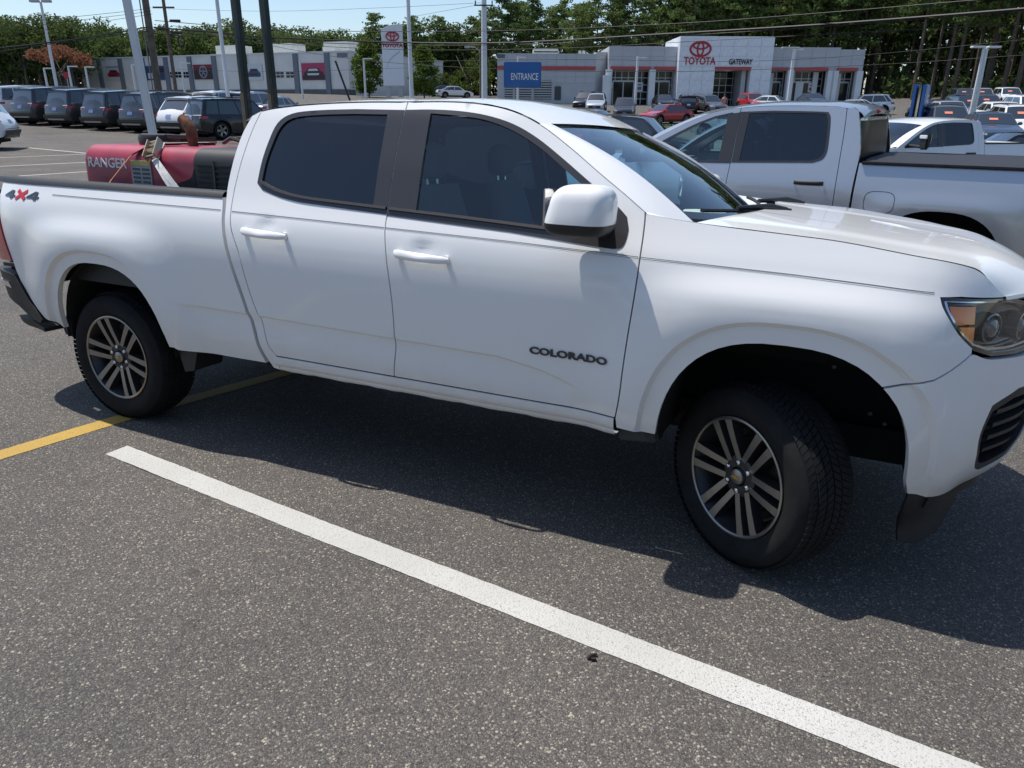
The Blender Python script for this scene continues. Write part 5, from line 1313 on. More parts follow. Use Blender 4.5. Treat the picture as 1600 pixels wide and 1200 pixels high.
CARS = {
 'suv_grey': ('parked_suv', 'suv', P_DG, dict(body_h=1.79, L=5.15, W=2.0, rails='steel')),
 'suv_white': ('parked_suv', 'suv', WPAINT, dict(body_h=1.79, L=5.15, W=2.0)),
 'cross_white': ('parked_crossover', 'cross', WPAINT, dict(body_h=1.71, L=4.85, W=1.95)),
 'cross_black': ('parked_crossover', 'suv', P_BK, dict(body_h=1.67, L=4.40, W=1.82)),
 'jeep_white': ('parked_suv', 'jeep', WPAINT, dict(body_h=1.76, L=4.82, W=1.95, tags=False)),
 'suv_black': ('parked_suv', 'cross', P_BK, dict(body_h=1.70, L=4.65, W=1.88)),
 'suv_silver': ('parked_suv', 'cross', P_GR, dict(body_h=1.70, L=4.65, W=1.88)),
 'suv_dark': ('parked_suv', 'cross', P_DG, dict(body_h=1.70, L=4.65, W=1.88)),
 'suv_pale': ('parked_suv', 'cross', P_LB, dict(body_h=1.70, L=4.65, W=1.88)),
 'suv_tan': ('parked_suv', 'suv', P_TN, dict(body_h=1.72, L=4.7, W=1.88)),
 'sedan_red': ('parked_sedan', 'sedan', P_RD, dict(body_h=1.45, L=4.8, W=1.84)),
 'sedan_white': ('parked_sedan', 'sedan', WPAINT, dict(body_h=1.45, L=4.8, W=1.84)),
 'sedan_pale': ('parked_sedan', 'sedan', P_LB, dict(body_h=1.45, L=4.8, W=1.84)),
 'sedan_blue': ('parked_sedan', 'sedan', P_BL, dict(body_h=1.47, L=4.8, W=1.84)),
 'sedan_black': ('parked_sedan', 'sedan', P_BK, dict(body_h=1.46, L=4.8, W=1.84)),
 'cross_red': ('parked_crossover', 'cross', P_RD, dict(body_h=1.66, L=4.55, W=1.86)),
}
def left_row():
    # a row of new cars, tails towards the lane; fwd is the way they face
    row = np.array([-.905, .427]); fwd = np.array([.427, .905]); yaw = math.atan2(fwd[1], fwd[0])
    base = at(212, 205, 37.0)[:2]
    L_ = ['dark grey metallic SUV beside the white pole, nearest the white crossover', 'dark grey metallic SUV second from the white pole, towards the left',
          'dark grey metallic SUV in the middle of the row, third from the white pole', 'dark grey metallic SUV next to the white SUV at the row\'s left end']
    for k in range(4):
        p = base+row*2.62*k+fwd*2.4
        place('suv_grey', L_[k], 'suv', p[0], p[1], yaw, 'dark grey SUVs parked in a row')
    p = base+row*2.62*4+fwd*2.4; place('suv_white', 'white SUV at the left end of the row of dark grey SUVs', 'suv', p[0], p[1], yaw)
    p = base-row*2.75+fwd*1.9; place('cross_white', 'white crossover with red tail lamps between dark grey SUV and black SUV', 'crossover', p[0]+.2, p[1]-.3, yaw)
    p = base-row*5.2+fwd*1.3; place('cross_black', 'small black SUV parked right of the white crossover', 'crossover', p[0]+.1, p[1]-.5, yaw-.25)
    q = at(-103, 232, 26.0)[:2]; place('jeep_white', 'white SUV cut off by the left edge, tail towards the welder', 'suv', q[0], q[1], math.pi+.30)
    # roofs beyond the black car
    for k, (px, key, lab) in enumerate(((318, 'sedan_white', 'white sedan half hidden behind the small black SUV'), (352, 'cross_white', 'white crossover behind the small black SUV, right of the white sedan'), (398, 'suv_pale', 'pale silver SUV between the two dark green posts'), (430, 'sedan_pale', 'pale silver sedan right of the dark green posts'))):
        q = at(px, 158, 47+k)[:2]; place(key, lab, 'car', q[0], q[1], yaw+.1, 'cars parked behind the first row')
left_row()

# ------------------------------------------------------------------ dealership buildings
W_GREY = mat('grey_wall_panel', (.47, .485, .505), .5, noise=(.6, .06)); W_LIGHT = mat('light_panel', (.68, .70, .72), .45, noise=(.6, .05)); W_SILV = mat('silver_panel', (.76, .79, .83), .4, 0, noise=(2.5, .10))
W_CREAM = mat('cream_wall', (.74, .73, .69), .75, noise=(.5, .07)); W_BASE = mat('wall_base', (.13, .135, .14), .8, noise=(1, .1)); PILAS = mat('pilaster_grey', (.16, .185, .22), .6)
RED_BAND = mat('red_band', (.42, .012, .025), .35, coat=.4); RED_SIGN = mat('red_sign', (.42, .01, .03), .4); BLK_SIGN = mat('black_sign', (.012, .012, .013), .4)
STOREGL = mat('showroom_glass', (.012, .016, .019), .06, spec=.35); MULL = mat('mullion', (.42, .44, .46), .4, .5); ROOFU = mat('rooftop_unit', (.55, .55, .50), .7, noise=(2, .08)); DOORD = mat('dark_door', (.06, .065, .075), .6)

SHARED = {}
def box_part(name, parent, c, d, m, bevel=0):
    """a box part; alike sizes share one mesh"""
    k = (name, tuple(round(v, 3) for v in d), m.name)
    if k not in SHARED:
        mb = MB(); mb.box((0, 0, 0), d); SHARED[k] = mb.mesh(name, m, bevel=bevel)
    return link_mesh(name, SHARED[k], parent, loc=c)
def panels(parent, x0, x1, z0, z1, nx, nz, y, m, gap=.03, name='panel'):
    w, h = (x1-x0)/nx, (z1-z0)/nz
    for i in range(nx):
        for j in range(nz): box_part(name, parent, (x0+w*(i+.5), y, z0+h*(j+.5)), (w-gap, .05, h-gap), m)
def glazing(parent, x0, x1, z0, z1, nx, nz, y):
    """storefront: panes and the bars between them"""
    w, h = (x1-x0)/nx, (z1-z0)/nz
    for i in range(nx):
        for j in range(nz): box_part('pane', parent, (x0+w*(i+.5), y+.04, z0+h*(j+.5)), (w-.08, .03, h-.08), STOREGL)
    for i in range(nx+1): box_part('mullion', parent, (x0+w*i, y, (z0+z1)/2), (.09, .12, z1-z0), MULL)
    for j in range(nz+1): box_part('transom', parent, ((x0+x1)/2, y-.003, z0+h*j), (x1-x0, .11, .09), MULL)
def ellipse_tube(mb, cx, cz, a, b, t, y, d, n=40, rot=0):
    rows = []
    for k in range(n+1):
        th = 2*math.pi*k/n; c, s_ = math.cos(th), math.sin(th)
        r = [((a+e)*c, (b+e)*s_) for e in (-t/2, t/2)]
        rows.append([(cx+r[0][0], y, cz+r[0][1]), (cx+r[0][0], y-d, cz+r[0][1]), (cx+r[1][0], y-d, cz+r[1][1]), (cx+r[1][0], y, cz+r[1][1]), (cx+r[0][0], y, cz+r[0][1])])
    mb.grid(rows)
def three_ellipses(parent, cx, cz, w, y, m, name='emblem'):
    """outer oval, the upright oval and the flat oval inside it"""
    mb = MB(); h = w*.68; t = w*.085
    ellipse_tube(mb, cx, cz, w/2-t/2, h/2-t/2, t, y, .08); ellipse_tube(mb, cx, cz, w*.135, h/2-t*.9, t*.85, y, .075); ellipse_tube(mb, cx, cz+h*.20, w*.33, h*.19, t*.85, y, .07)
    o = mb.build(name, m, parent); o['kind'] = 'stuff'; return o

def showroom():
    D = 95.0
    X = lambda px: at(px, 120, D)[0]
    Z = lambda py, px=1000: at(px, py, D)[2]
    zb = Z(166); y0 = D
    B = tag(empty('car_showroom', (X(1125), y0, zb)), 'long grey car showroom with red band and tall silver entrance tower', 'building')
    ox = X(1125)
    x = lambda px: X(px)-ox
    z = lambda py: Z(py)-zb
    def wall(name, p0, p1, zt, m, yy=0, depth=22, zb_=0):
        mb = MB(); mb.box(((x(p0)+x(p1))/2, yy+depth/2, (zt+zb_)/2), (x(p1)-x(p0), depth, zt-zb_)); return mb.build(name, m, B)
    # left wing
    wl = wall('wall', 777, 930, z(84.5), W_GREY, 0)
    panels(wl, x(777), x(930), z(104), z(84.5), 10, 2, -.02, W_GREY); panels(wl, x(777), x(930), z(130), z(110.5), 10, 2, -.02, W_GREY, .02)
    box_part('red_band', B, ((x(777)+x(930))/2, -.10, z(107.2)), (x(930)-x(777), .16, z(104.8)-z(110)), RED_BAND)
    lv = box_part('louvre_screen', B, ((x(838)+x(862))/2, -.04, (z(127)+z(156))/2), (x(862)-x(838), .06, z(127)-z(156)), BLK_SIGN)
    for k in range(9): box_part('slat', lv, (0, -.06, -(z(127)-z(156))/2+.12+k*.26), (x(862)-x(838), .05, .13), MULL)
    lv2 = box_part('louvre_screen', B, ((x(788)+x(838))/2, -.04, (z(138)+z(156))/2), (x(838)-x(789), .06, z(138)-z(156)), BLK_SIGN)
    for k in range(6): box_part('slat', lv2, (0, -.06, -(z(138)-z(156))/2+.12+k*.26), (x(838)-x(789), .05, .13), MULL)
    dr = box_part('service_door', B, (x(872), -.05, (z(136)+z(157))/2), (x(877)-x(867), .08, z(136)-z(157)), DOORD); box_part('door_lamp', B, (x(872), -.14, z(133)), (.35, .22, .18), MULL)
    box_part('number_sign', B, (x(783), -.06, z(89)), (.9, .05, .40), W_BASE)
    # angled link
    mb = MB(); mb.add([(x(930), .02, 0), (x(950), 1.6, 0), (x(950), 1.6, z(80)), (x(930), .02, z(82)), (x(930), 8, 0), (x(950), 8, 0), (x(950), 8, z(80)), (x(930), 8, z(82))], [(0, 1, 2, 3), (1, 5, 6, 2), (5, 4, 7, 6), (4, 0, 3, 7), (3, 2, 6, 7)]); mb.build('link_wall', W_GREY, B)
    box_part('pillar', B, (x(947), -.3, z(118)/2), (.8, .8, z(118)), W_LIGHT)
    # show windows left of the tower
    def bay(p0, p1, top, cols, gl, nz=5):
        w = wall('fascia', p0, p1, z(top), W_GREY, 0, 20, z(109))
        panels(w, x(p0), x(p1), z(104), z(top), max(2, int((p1-p0)/20)), 2, -.02, W_GREY)
        mb = MB(); mb.box(((x(p0)+x(p1))/2, 11, z(109)/2), (x(p1)-x(p0), 18.8, z(109)-.02)); mb.build('interior_block', BLK_SIGN, B)
        for a, b in gl:
            box_part('red_band', B, ((x(a)+x(b))/2, -.12, z(106.6)), (x(b)-x(a), .20, z(104.4)-z(109)), RED_BAND)
            sf = empty('show_window', ((x(a)+x(b))/2, 1.45, 0)); sf.parent = B
            glazing(sf, -(x(b)-x(a))/2, (x(b)-x(a))/2, .05, z(109)-.05, max(2, round((b-a)/11)), nz, 0)
            if b-a > 30:
                cx = -(x(b)-x(a))*.12; box_part('door_frame', sf, (cx, -.10, 1.45), (2.6, .08, 2.9), MULL); 
                for k in (-1, 1): box_part('door_leaf', sf, (cx+.62*k, -.15, 1.40), (1.1, .06, 2.6), STOREGL)
        for c in cols: box_part('pillar', B, (x(c), -.05, z(109)/2), (.72, .75, z(109)), W_LIGHT)
    bay(950, 1057, 72.5, (951, 1018.5), ((953, 1016), (1021, 1054)))
    bay(1198, 1308, 72.5, (1233.5, 1296), ((1197, 1230), (1237, 1292)))
    bay(1308, 1346, 75.5, (1303, 1341), ((1306, 1338),))
    for a, b, t, m in ((1250, 1262, 126, W_LIGHT), (1276, 1284, 110, W_LIGHT), (1312, 1320, 112, W_LIGHT), (1205, 1213, 112, W_LIGHT)):
        box_part('inner_pillar', B, ((x(a)+x(b))/2, 1.2, z(t)/2), (x(b)-x(a), .3, z(t)), m)
    for a, b, ty, by_, m1 in ((1271, 1282, 128, 142, 'w'), (953, 960, 128, 138, 'w'), (994, 1008, 128, 143, 'w')):
        ps = box_part('window_poster', B, ((x(a)+x(b))/2, 1.25, (z(ty)+z(by_))/2), (x(b)-x(a), .04, z(ty)-z(by_)), W_LIGHT)
        box_part('poster_print', ps, (0, -.03, -.15), ((x(b)-x(a))*.7, .02, .35), RED_SIGN if a == 1271 else PILAS); box_part('poster_print', ps, (0, -.03, .25), ((x(b)-x(a))*.6, .02, .15), PILAS)
    # entrance tower with a deep portal
    tw = empty('entrance_tower', (0, -1.2, 0)); tw.parent = B
    def tb(name, p0, p1, za, zt, m, yy=0, dep=9):
        mb = MB(); mb.box(((x(p0)+x(p1))/2, yy+dep/2, (za+zt)/2), (x(p1)-x(p0), dep, zt-za)); return mb.build(name, m, tw)
    tb('tower_wall', 1055.5, 1112, 0, z(104.5), W_SILV); tb('tower_wall', 1167, 1199, 0, z(104.5), W_SILV); tb('tower_head', 1055.5, 1199, z(104.5), z(57.5), W_SILV)
    for (p0, p1, za, zt, nx, nz) in ((1055.5, 1112, .05, z(104.5), 3, 3), (1167, 1199, .05, z(104.5), 2, 3), (1055.5, 1199, z(104.5), z(57.5), 7, 3)):
        w, h = (x(p1)-x(p0))/nx, (zt-za)/nz
        for i in range(nx):
            for j in range(nz): box_part('panel', tw, (x(p0)+w*(i+.5), -.03, za+h*(j+.5)), (w-.035, .07, h-.035), W_SILV)
    box_part('red_band', tw, ((x(1112)+x(1167))/2, -.10, z(106.7)), (x(1167)-x(1112), .18, z(104.6)-z(109)), RED_BAND)
    eb = empty('entrance_glazing', (0, 4.0, 0)); eb.parent = tw
    glazing(eb, x(1113), x(1166), .05, z(109), 5, 5, 0)
    box_part('portal_back', tw, ((x(1112)+x(1167))/2, 5.0, z(109)/2), (x(1167)-x(1112), .1, z(109)), BLK_SIGN)
    box_part('portal_side', tw, (x(1160), 2.2, z(109)/2), (.5, 3.0, z(109)), W_GREY)
    o = three_ellipses(tw, x(1087), z(77.3), x(1104)-x(1070.5), -.07, RED_SIGN)
    text('brand_lettering', 'TOYOTA', 1.10, RED_SIGN, tw, (x(1063), -.07, z(101)), (R(90), 0, 0), .05, .80, .022)
    text('name_lettering', 'GATEWAY', .80, BLK_SIGN, tw, (x(1132), -.07, z(100.5)), (R(90), 0, 0), .05, .70, .02)
    # rooftop units
    for p0, p1, t, b in ((834, 874, 73, 85), (835, 876, 77, 79), (1000, 1042, 68, 72.8), (1018, 1026, 70, 80)):
        mb = MB(); mb.box(((x(p0)+x(p1))/2, 6, (z(t)+z(b))/2), (x(p1)-x(p0), 3.5, z(t)-z(b))); mb.build('rooftop_unit', ROOFU, B)
    for p in (908, 914): box_part('roof_vent', B, (x(p), 3, z(82)), (.3, .3, .7), ROOFU)
    # forecourt kerb
    return B
showroom()

def service_building():
    P0 = at(128, 115, 124.0); P1 = at(545, 115, 103.0); P2 = at(685, 115, 128.0)
    zb = at(545, 151, 103.0)[2]; zt = at(545, 81, 103.0)[2]; H = zt-zb
    d = P0[:2]-P1[:2]; L = np.linalg.norm(d); yaw = math.atan2(-d[1], -d[0])
    B = tag(empty('service_building', (P0[0], P0[1], zb), yaw), 'low cream service building with dark pilasters and car posters on its long wall', 'building')
    mb = MB(); mb.box((L/2, 12, H/2), (L, 24, H)); mb.build('wall', W_CREAM, B)
    mb = MB(); mb.box((L/2, -.06, H*.085), (L+.04, .14, H*.17)); mb.build('wall_base', W_BASE, B)
    mb = MB(); mb.box((L/2, 12, H+.08), (L+.2, 24.2, .16)); mb.build('parapet', W_LIGHT, B)
    def f(px):      # distance along the wall seen at px
        q_ = at(px, 115, 1.0); a = q_[0]; p, q = P0[:2], P1[:2]-P0[:2]
        return L*(a*p[1]-p[0])/(q[0]-a*q[1])
    for px in (158, 191, 226, 262, 299, 337, 385, 424, 464, 513): box_part('pilaster', B, (f(px), -.10, H/2), (.75, .22, H*.99), PILAS)
    def zh(px, py):
        t = f(px)/L; dep = P0[1]+(P1[1]-P0[1])*t; return at(px, py, dep)[2]-zb
    RDP = mat('poster_red', (.30, .02, .03), .5); DKP = mat('poster_dark', (.05, .025, .035), .5); BLP = mat('poster_blue', (.04, .08, .16), .5); WHP = mat('poster_white', (.62, .64, .66), .5); PKP = mat('poster_pink', (.45, .04, .12), .5); GYP = mat('poster_grey', (.25, .27, .30), .5)
    def poster(a, b, t, bt, bg, shapes):
        cx = (f(a)+f(b))/2; w = f(b)-f(a); zc = (zh((a+b)/2, t)+zh((a+b)/2, bt))/2; h = zh((a+b)/2, t)-zh((a+b)/2, bt)
        p = box_part('poster', B, (cx, -.08, zc), (w, .10, h), bg)
        for k, (x_, z_, w_, h_, m_) in enumerate(shapes):
            box_part('poster_print', p, (x_*w, -.06-.006*k, z_*h), (w_*w, .012, h_*h), m_)
        return p, w, h
    def carshape(p, w, h, m, g, y=-.075, sc=1.):
        for nm, pts, mm in (('car_print', [(-.38, -.30), (-.40, -.08), (-.30, .02), (-.20, .20), (.20, .20), (.30, .02), (.40, -.08), (.38, -.30)], m), ('car_glass_print', [(-.22, .03), (-.16, .16), (.16, .16), (.22, .03)], g), ('car_grille_print', [(-.22, -.22), (-.25, -.10), (.25, -.10), (.22, -.22)], g)):
            mb = MB(); mb.prism([(a*w*sc, b*h*sc) for a, b in pts], .012); o = mb.build(nm, mm, p, loc=(0, y-(.02 if nm != 'car_print' else 0), 0), rot=(R(90), 0, 0))
    p, w, h = poster(167, 191, 103, 124.5, WHP, [(0, .42, .9, .08, GYP)]); carshape(p, w, h, RED_SIGN, DKP)
    p, w, h = poster(229, 262, 103, 125, BLP, [(-.2, -.2, .4, .4, WHP), (.2, .2, .4, .3, DKP)])
    p, w, h = poster(304, 335, 101, 124, DKP, [(.0, .36, .98, .2, RDP)])
    mb = MB(); ellipse_tube(mb, 0, 0, h*.36, h*.38, h*.10, -.08, .02, 24)
    for k in range(5):
        a = 2*math.pi*k/5+.3; mb.add([(h*.05*math.cos(a+1.5), -.09, h*.05*math.sin(a+1.5)), (h*.05*math.cos(a-1.5), -.09, h*.05*math.sin(a-1.5)), (h*.36*math.cos(a-.13), -.09, h*.36*math.sin(a-.13)), (h*.36*math.cos(a+.13), -.09, h*.36*math.sin(a+.13))], [(0, 1, 2, 3)])
    o = mb.build('wheel_print', GYP, p); o['kind'] = 'stuff'
    p, w, h = poster(386, 411, 100, 125, WHP, []); carshape(p, w, h, BLP, DKP)
    p, w, h = poster(472, 510, 98.5, 125, PKP, [(0, -.36, .98, .28, DKP)]); carshape(p, w, h, DKP, WHP, -.085)
    for a, b in ((266, 285), (286, 300), (426, 444), (447, 467)):
        w_ = empty('window', ((f(a)+f(b))/2, -.05, (zh(a, 112)+zh(a, 122))/2)); w_.parent = B; hw = (f(b)-f(a))/2; hh = (zh(a, 112)-zh(a, 122))/2
        for i in range(3):
            for j in range(2): box_part('pane', w_, (-hw+hw*2/3*(i+.5), 0, -hh+hh*(j+.5)), (hw*2/3-.10, .06, hh-.10), STOREGL)
        box_part('frame', w_, (0, .03, 0), (hw*2, .06, hh*2), W_LIGHT)
    for px in (305, 390, 480): box_part('rooftop_unit', B, (f(px), 8, H+.9), (4.2, 3, 1.8), ROOFU)
    for px in (434, 492): box_part('roof_hatch', B, (f(px), 4, H+.5), (2.0, 1.5, .9), ROOFU)
    box_part('number_sign', B, (f(537), -.05, H*.93), (1.6, .08, .5), PILAS)
    # end wing, receding
    e = P2[:2]-P1[:2]; L2 = np.linalg.norm(e); yw = math.atan2(e[1], e[0])
    W = empty('end_wing', (L, 0, 0), yw-yaw); W.parent = B
    mb = MB(); mb.box((L2/2+.3, .3, H*.49), (L2, .6, H*.98)); mb.build('wing_wall', mat('wing_wall_grey', (.50, .50, .48), .75, noise=(.5, .07)), W)
    mb = MB(); mb.box((L2/2, -.05, H*.08), (L2, .12, H*.16)); mb.build('wing_base', W_BASE, W)
    for k in range(3): box_part('wing_window', W, (L2*(.55+.13*k), -.02, H*.45), (2.0, .08, 1.4), STOREGL)
    return B
service_building()

def pylon():
    D = 92.0; b = at(617, 152, D); t = at(615, 38, D); H = t[2]-b[2]; w = 30/FPX*D
    S = tag(empty('pylon_sign', tuple(b), R(4)), 'tall white dealership pylon sign with red emblem, between the two street trees', 'sign')
    pl = [(-w/2, .16*H), (w/2, .16*H), (w/2, H)]+cr([(w/2, H), (.05*w, H*.995), (-.3*w, H*.96), (-w/2, H*.925)], 4)[1:]
    mb = MB(); mb.prism(pl, .7); mb.build('sign_body', mat('sign_white', (.74, .76, .79), .4), S, loc=(0, .35, 0), rot=(R(90), 0, 0), bevel=.04)
    for k in (-1, 1): box_part('sign_leg', S, (k*w*.30, 0, H*.08), (.55, .5, H*.16), STEEL)
    three_ellipses(S, .02*w, H*.835, w*.64, -.37, RED_SIGN)
    text('brand_lettering', 'TOYOTA', w*.235, RED_SIGN, S, (0, -.37, H*.69), (R(90), 0, 0), .03, 1.0, .02, align='CENTER')
    mb = MB(); rows = []
    for t in np.linspace(0, 1, 12): rows.append([(w*(-.28+.62*t), -.365, H*(.42+.22*t**.5)-k) for k in (0, .16)])
    mb.grid(rows); mb.build('sweep_mark', mat('pale_grey_print', (.45, .48, .52), .5), S)
pylon()

BLUE_SIGN = mat('blue_sign', (.016, .12, .37), .35, coat=.3)
def entrance_sign():
    D = 38.0; b = at(816, 165, D); S = tag(empty('entrance_sign', (b[0], b[1], b[2]-.9), R(-3)), 'blue sign board reading ENTRANCE on two posts, behind the pickup roof', 'sign')
    z = lambda py: at(816, py, D)[2]-(b[2]-.9); w = 54/FPX*D
    mb = MB(); mb.box((0, 0, (z(97)+z(137))/2), (w, .28, z(97)-z(137))); mb.build('sign_board', BLUE_SIGN, S, bevel=.03)
    text('lettering', 'ENTRANCE', .42, mat('sign_letter_white', (.80, .80, .78), .5), S, (.10, -.15, (z(113)+z(124.5))/2-.17), (R(90), 0, 0), .006, .60, .004, align='CENTER')
    for k in (-.45, .55): box_part('sign_post', S, (k*w*.5, 0, z(137)/2), (.11, .11, z(137)), STEEL)
entrance_sign()
def blue_pylon():
    D = 42.0; b = at(1432, 188, D); S = tag(empty('blue_pylon_sign', (b[0], b[1], b[2]-.3), R(52)), 'blue pylon sign seen edge-on, left of the twin-headed lamp post', 'sign')
    z = lambda py: at(1432, py, D)[2]-(b[2]-.3); h = z(132)
    for k, y in ((0, -.22), (1, .22)):
        mb = MB(); mb.box((0, y, h/2), (1.15, .16, h)); mb.build('sign_face', BLUE_SIGN, S, bevel=.03)
    box_part('sign_core', S, (0, 0, h*.47), (.9, .20, h*.92), BLK_SIGN); box_part('sign_trim', S, (-.50, -.02, h*.48), (.05, .10, h*.9), CHROME)
    for k in range(3): box_part('sign_print', S, (.1, -.305, h*(.62-.12*k)), (.55-.1*k, .012, h*.05), W_LIGHT)
blue_pylon()

# ------------------------------------------------------------------ trees
def leaf_mat(name, a, b, trans=.35):
    m = bpy.data.materials.new(name); m.use_nodes = True; nt = m.node_tree; nt.nodes.clear(); N = nt.nodes.new; L = nt.links.new
    o = N('ShaderNodeOutputMaterial'); d = N('ShaderNodeBsdfDiffuse'); t = N('ShaderNodeBsdfTranslucent'); x = N('ShaderNodeMixShader'); x.inputs[0].default_value = trans
    g = N('ShaderNodeNewGeometry'); r = N('ShaderNodeValToRGB'); e = r.color_ramp.elements; e[0].color = (*a, 1); e[1].color = (*b, 1)
    oi = N('ShaderNodeObjectInfo'); ad = N('ShaderNodeMath'); ad.operation = 'MULTIPLY_ADD'; ad.inputs[1].default_value = .5; mu = N('ShaderNodeMath'); mu.operation = 'MULTIPLY'; mu.inputs[1].default_value = .5
    L(g.outputs['Random Per Island'], mu.inputs[0]); L(oi.outputs['Random'], ad.inputs[0]); L(mu.outputs[0], ad.inputs[2]); L(ad.outputs[0], r.inputs[0])
    L(r.outputs[0], d.inputs[0]); L(r.outputs[0], t.inputs[0]); L(d.outputs[0], x.inputs[1]); L(t.outputs[0], x.inputs[2]); L(x.outputs[0], o.inputs[0])
    return m
L_PINE = leaf_mat('pine_needles', (.048, .088, .032), (.20, .26, .085), .35); L_BROAD = leaf_mat('broad_leaves', (.040, .072, .024), (.16, .20, .065)); L_STREET = leaf_mat('street_tree_leaves', (.055, .10, .018), (.14, .19, .035))
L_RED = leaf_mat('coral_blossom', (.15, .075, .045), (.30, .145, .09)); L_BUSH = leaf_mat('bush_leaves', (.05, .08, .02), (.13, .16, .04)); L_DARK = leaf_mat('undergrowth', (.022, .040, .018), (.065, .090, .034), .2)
BARK = mat('pine_bark', (.10, .075, .058), .9, noise=(6, .4), bump=(10, .5)); BARKG = mat('grey_bark', (.13, .115, .10), .9, noise=(6, .4))
nr = np.random.default_rng(11)
def leaf_mesh(name, centres, radii, n, size, m, flat=.6):
    """n small leaf-shaped faces per clump"""
    V = []; F = []; b = 0
    for c, r in zip(centres, radii):
        k = max(4, int(n*r*r))
        d = nr.normal(size=(k, 3)); d /= np.linalg.norm(d, axis=1)[:, None]; d *= (nr.random(k)**.4)[:, None]*np.array([r, r, r*flat]); p = d+c
        a = nr.normal(size=(k, 3)); a /= np.linalg.norm(a, axis=1)[:, None]; q = nr.normal(size=(k, 3)); q = np.cross(a, q); q /= np.linalg.norm(q, axis=1)[:, None]
        s_ = size*(.6+.8*nr.random(k))[:, None]
        quad = np.stack([p-a*s_, p-q*s_*.55, p+a*s_, p+q*s_*.55], 1)
        V.append(quad.reshape(-1, 3)); F.append(b+np.arange(4*k).reshape(-1, 4)); b += 4*k
    V = np.concatenate(V); F = np.concatenate(F); me = bpy.data.meshes.new(name); me.from_pydata(V.tolist(), [], F.tolist()); me.materials.append(m); return me
def tree_proto(kind):
    if kind == 'pine':          # unit height 20, bare lower trunk, broken layered crown
        H = 20; base = .38+.12*nr.random(); mb = MB(); bend = nr.normal(size=2)*.25
        ax = lambda t: np.array([bend[0]*t*t*2, bend[1]*t*t*2, H*t])
        mb.tube([ax(t) for t in np.linspace(0, .97, 8)], list(np.linspace(.24, .04, 8)), 7); C = []; Rr = []
        for t in np.arange(base, .97, .045):
            reach = 3.6*(1-((t-base)/(1-base))**1.6)*(.55+.45*min(1, (t-base)/.12))+.5
            for k in range(nr.integers(3, 6)):
                a = nr.random()*6.28; l = reach*(.55+.55*nr.random()); o = ax(t); e = o+np.array([math.cos(a)*l, math.sin(a)*l, .12*l+nr.normal()*.3]); mb.tube([o, (o+e)/2+np.array([0, 0, -.1]), e], [.06, .045, .02], 4)
                for f_ in (.55, .85, 1.0): C.append(o+(e-o)*f_+nr.normal(size=3)*.2); Rr.append(.60+.35*nr.random())
        return H, mb.mesh('trunk', BARK, 40), leaf_mesh('crown', C, Rr, 34, .22, L_PINE, .45)
    if kind == 'broad':
        H = 12; mb = MB(); C = []; Rr = []; mb.tube([(0, 0, 0), (.1, 0, 2.5), (0, .1, 5), (0, 0, 9)], [.26, .2, .14, .04], 7)
        for i in range(46):
            d = nr.normal(size=3); d /= np.linalg.norm(d); r = nr.random()**.45; c = np.array([d[0]*3.7*r, d[1]*3.7*r, 7.0+d[2]*4.3*r]); C.append(c); Rr.append(.9+.8*nr.random())
            if i < 14: mb.tube([(0, 0, 3+2*nr.random()), tuple(c*.6+np.array([0, 0, 1.6])), tuple(c)], [.08, .05, .02], 4)
        return H, mb.mesh('trunk', BARKG, 40), leaf_mesh('crown', C, Rr, 32, .22, L_BROAD, .75)
    if kind == 'street':
        H = 6; mb = MB(); C = []; Rr = []; mb.tube([(0, 0, 0), (0, 0, 1.5), (.03, 0, 4.8)], [.09, .075, .02], 7)
        for i in range(120):
            t = nr.random(); w = 1.75*math.sin(math.pi*min(1, .18+t*.80))**.8*(1-.25*t); a = nr.random()*6.28; r = nr.random()**.5*w; C.append((math.cos(a)*r, math.sin(a)*r, .75+t*4.9)); Rr.append(.42+.25*nr.random())
            if i < 12: mb.tube([(0, 0, .9+t*2.5), C[-1]], [.03, .01], 4)
        return H, mb.mesh('trunk', BARKG, 40), leaf_mesh('crown', C, Rr, 120, .16, L_STREET, .9)
    if kind in ('mimosa', 'bushy'):
        H = 7; mb = MB(); C = []; Rr = []
        for k in range(4): mb.tube([(0, 0, 0), (nr.normal()*.5, nr.normal()*.5, 2), (nr.normal()*1.6, nr.normal()*1.6, 4.6)], [.12, .09, .03], 6)
        for i in range(48):
            a = nr.random()*6.28; r = 3.4*nr.random()**.5; C.append((math.cos(a)*r, math.sin(a)*r, (5.6 if kind == 'mimosa' else 4.2)-.12*r*r*(1 if kind == 'mimosa' else .8)-nr.random()*(1.2 if kind == 'mimosa' else 3.0))); Rr.append(.6+.4*nr.random())
        return H, mb.mesh('trunk', BARKG, 40), leaf_mesh('crown', C, Rr, 80, .17, L_RED if kind == 'mimosa' else L_BUSH, .6)
PT = {'pine': [tree_proto('pine') for _ in range(6)], 'broad': [tree_proto('broad') for _ in range(4)], 'street': [tree_proto('street') for _ in range(2)], 'mimosa': [tree_proto('mimosa')], 'bushy': [tree_proto('bushy')]}
def plant(kind, name, px, d, h, label, group=None, i=None, wide=1.0):
    p = at(px, 150, d); P = PT[kind]; H, tr, cw = P[rng.randrange(len(P)) if i is None else i]; k = h/H
    e = empty(name, (p[0], p[1], G(p[0], p[1])-.1), rng.random()*6.28); e.scale = (k*wide, k*wide, k); tag(e, label, 'tree', group)
    link_mesh('trunk', tr, e); link_mesh('crown', cw, e); return e
ORD = 'first second third fourth fifth sixth seventh eighth ninth tenth eleventh twelfth thirteenth fourteenth fifteenth sixteenth seventeenth eighteenth nineteenth twentieth twenty-first twenty-second'.split()
MASS = {}
